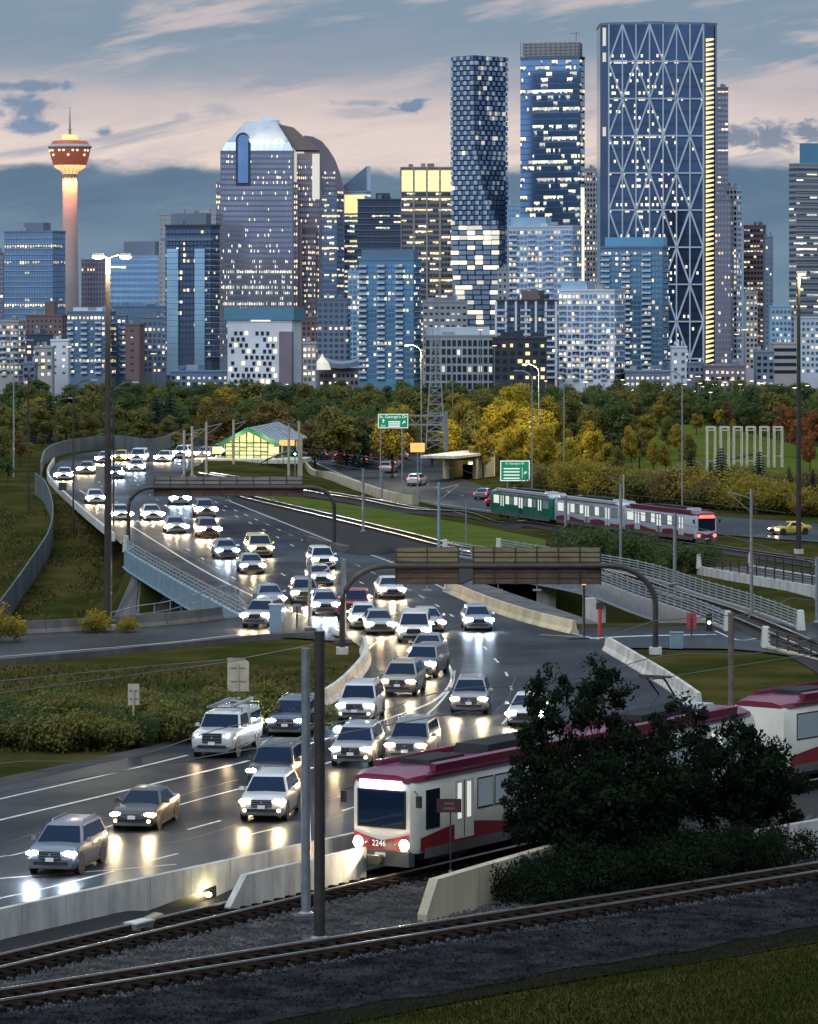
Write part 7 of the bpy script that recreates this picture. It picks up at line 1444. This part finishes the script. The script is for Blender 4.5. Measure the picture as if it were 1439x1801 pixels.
bldg('tall pale striped tower at the right edge with blue glass top', 1389, 1475, 290, 2700, -.12, 'w_grey', 'glass_grey', 4.0, 3.2, .95, .45, .16, Pl, [(.22, 1.0, 14, 'w_teal')], run=3, ledge=4.0, rib_m='w_stone')
bldg('pale foreground block at the right edge of the skyline', 1402, 1480, 560, 2250, 0, 'w_pale', 'glass_blue', 3.4, 3.2, .6, .5, .2, Wm)
bldg('dark low block between the braced tower and the lamps', 1176, 1240, 640, 2100, 0, 'w_slate', 'glass_dark', 3.4, 3.4, .6, .5, .3, Wm)
bldg('white low annex before the braced tower', 1182, 1208, 612, 2060, 0, 'w_pale', 'glass_grey', 3.6, 4, .4, .4, .1)
for i, (x0, x1, y, m) in enumerate([(1240, 1312, 645, 'w_plum'), (1330, 1362, 620, 'w_slate'), (1100, 1180, 655, 'w_slate'), (300, 402, 655, 'w_blue'), (40, 62, 640, 'w_slate')]):
    bldg(['low plum row below the lit tower edge', 'low slate block right of the lit street lamps', 'low slate row before the blue glass condominium', 'low blue row at the foot of the white hotel', 'little slate block left of the cream house'][i], x0, x1, y, 2060+i*7, 0, m, 'glass_dark', 3.4, 3.4, .6, .5, .35, Wm, z_low=8)
# --- observation tower
D = 2980; s = D/F; xc = 123; root = thing('observation_tower', 'orange-lit observation tower with round pod and antenna', 'tower', (P(xc, 500, D).x, D, ZC))
mat('tower_concrete', (.42, .36, .34), .8, col2=(.34, .29, .28), nscale=.05); mat('tower_pod', (.28, .07, .045), .5, col2=(.36, .10, .06), nscale=.1, emis=(1, .22, .10), estr=.10); mat('tower_glow', (.8, .5, .25), .5, emis=(1, .50, .20), estr=.95)  # lamplight on the pod put into its material as a faint red glow
def pr(lst): return [(w*s, zz(y)) for w, y in lst]
MB().lathe(pr([(17, 640), (16, 540), (14, 450), (13, 380), (12.5, 306)]), 20, (0, 0, 0)).build('shaft', 'tower_concrete', root, True)
MB().lathe(pr([(13, 306), (16, 302), (27, 294), (29, 290)]), 24).build('pod_base', 'tower_glow', root, True, angle=20); MB().lathe(pr([(29, 290.5), (33, 278), (36, 264), (36, 262)]), 28).build('pod', 'tower_pod', root, True)
MB().lathe(pr([(36, 262), (39, 259), (39, 257.5), (34, 254)]), 28).build('pod_rim', 'tower_concrete', root, True); MB().lathe(pr([(34, 254), (30, 248), (20, 247), (14, 246)]), 28).build('pod_roof', 'tower_pod', root, True); MB().lathe(pr([(14, 247), (13.5, 238), (14.5, 237), (6, 236.5)]), 20).build('crown', 'tower_glow', root, True)
MB().lathe(pr([(5, 237), (2, 234), (2, 229), (5, 228), (1.5, 226), (1, 210), (.5, 188)]), 8).build('antenna', 'steel_grey', root)
Wn = MB()
for k in range(28):
    a = 2*math.pi*k/28
    if math.sin(a) < .2 and k % 3: x, y = math.cos(a)*36.4*s, math.sin(a)*36.4*s; Wn.box((x, y, zz(265)), (1.6, .5, 1.4), a+math.pi/2)
    if k % 4 == 1 and math.sin(a) < .2: Wn.box((math.cos(a)*34.8*s, math.sin(a)*34.8*s, zz(273)), (1.6, .6, 1.6), a+math.pi/2)
Wn.build('lit_windows', 'win_warm', root, kind='stuff')
for k in range(16): a = 2*math.pi*k/16; MB().bar((math.cos(a)*14*s, math.sin(a)*14*s, zz(305)), (math.cos(a)*29.3*s, math.sin(a)*29.3*s, zz(290)), .35, .35).build('pod_strut', 'tower_pod', root)
for k in range(5):
    a = math.pi+math.pi*(k+.5)/5; l = bpy.data.lights.new('shaft_light', 'SPOT'); l.energy = 75000; l.color = (1, .26, .07); l.spot_size = R(60); l.spot_blend = .8; l.shadow_soft_size = .6; o = link('shaft_light', l, root); o.location = (math.cos(a)*24*s, math.sin(a)*24*s, zz(303)); o.rotation_euler = Vector((-math.cos(a)*.38, -math.sin(a)*.38, -1)).to_track_quat('-Z', 'Y').to_euler()
# --- distant lamps at the foot of the skyline
for i, (x, y, D_, r) in enumerate([(122, 610, 1950, 1.5), (270, 622, 1950, 1.6), (845, 580, 1900, 1.4), (870, 608, 1900, 1.2), (1310, 580, 1900, 1.8), (1296, 588, 1900, 1.3), (1030, 672, 1500, 1.1), (985, 665, 1600, .8), (1095, 668, 1500, .8), (1228, 662, 1600, 1.2), (1245, 668, 1600, 1.3), (1238, 680, 1400, 1.0), (1265, 664, 1600, 1.0), (1340, 674, 1500, .9), (1372, 678, 1400, .7), (1398, 682, 1300, .8), (1420, 678, 1300, .7), (1220, 688, 1300, .7), (1205, 676, 1400, .7), (440, 676, 1500, .5), (505, 676, 1500, .5), (590, 672, 1600, .6), (1256, 676, 1500, 1.0), (1275, 672, 1500, .9), (1288, 668, 1600, 1.0), (1232, 674, 1500, .8), (1302, 676, 1400, .8), (1322, 670, 1500, .9), (1212, 668, 1500, .8), (1250, 690, 1200, .6), (1100, 676, 1400, .6), (960, 670, 1500, .6)]):
    p = P(x, y, D_); X = p.x; z0 = float(zb(X, D_)); root = thing('distant_lamp', 'distant glowing lamp on a thin post at the foot of the skyline', 'street lamp', (X, D_, z0), 0, 'distant lamps below the skyline'); h = p.z-z0
    MB().tube([(0, 0, 0), (0, 0, h)], .22, 5).build('post', 'steel_grey', root); mb = MB(); lampdisc(mb, (0, -.3, h), r*1.05); mb.build('lamp', 'lamp_glow_soft', root, True)

# ------------------------------------------------------------------ tell look-alikes apart by their place in the row
ORD = 'first second third fourth fifth sixth seventh eighth ninth tenth eleventh twelfth thirteenth fourteenth fifteenth sixteenth seventeenth eighteenth nineteenth twentieth'.split()
ORD += ['twenty-'+w for w in ORD[:9]]+['thirtieth']+['thirty-'+w for w in ORD[:9]]
bl = {}
for o in bpy.data.objects:
    if o.parent is None and o.get('label'): bl.setdefault(o['label'], []).append(o)
for lab, lst in bl.items():
    if 1 < len(lst) <= 39:
        lst.sort(key=lambda o: o.location.x/max(o.location.y, 1))
        for i, o in enumerate(lst): o['label'] = lab+', '+(ORD[i]+' from left' if i < len(lst)-1 else 'last from left')
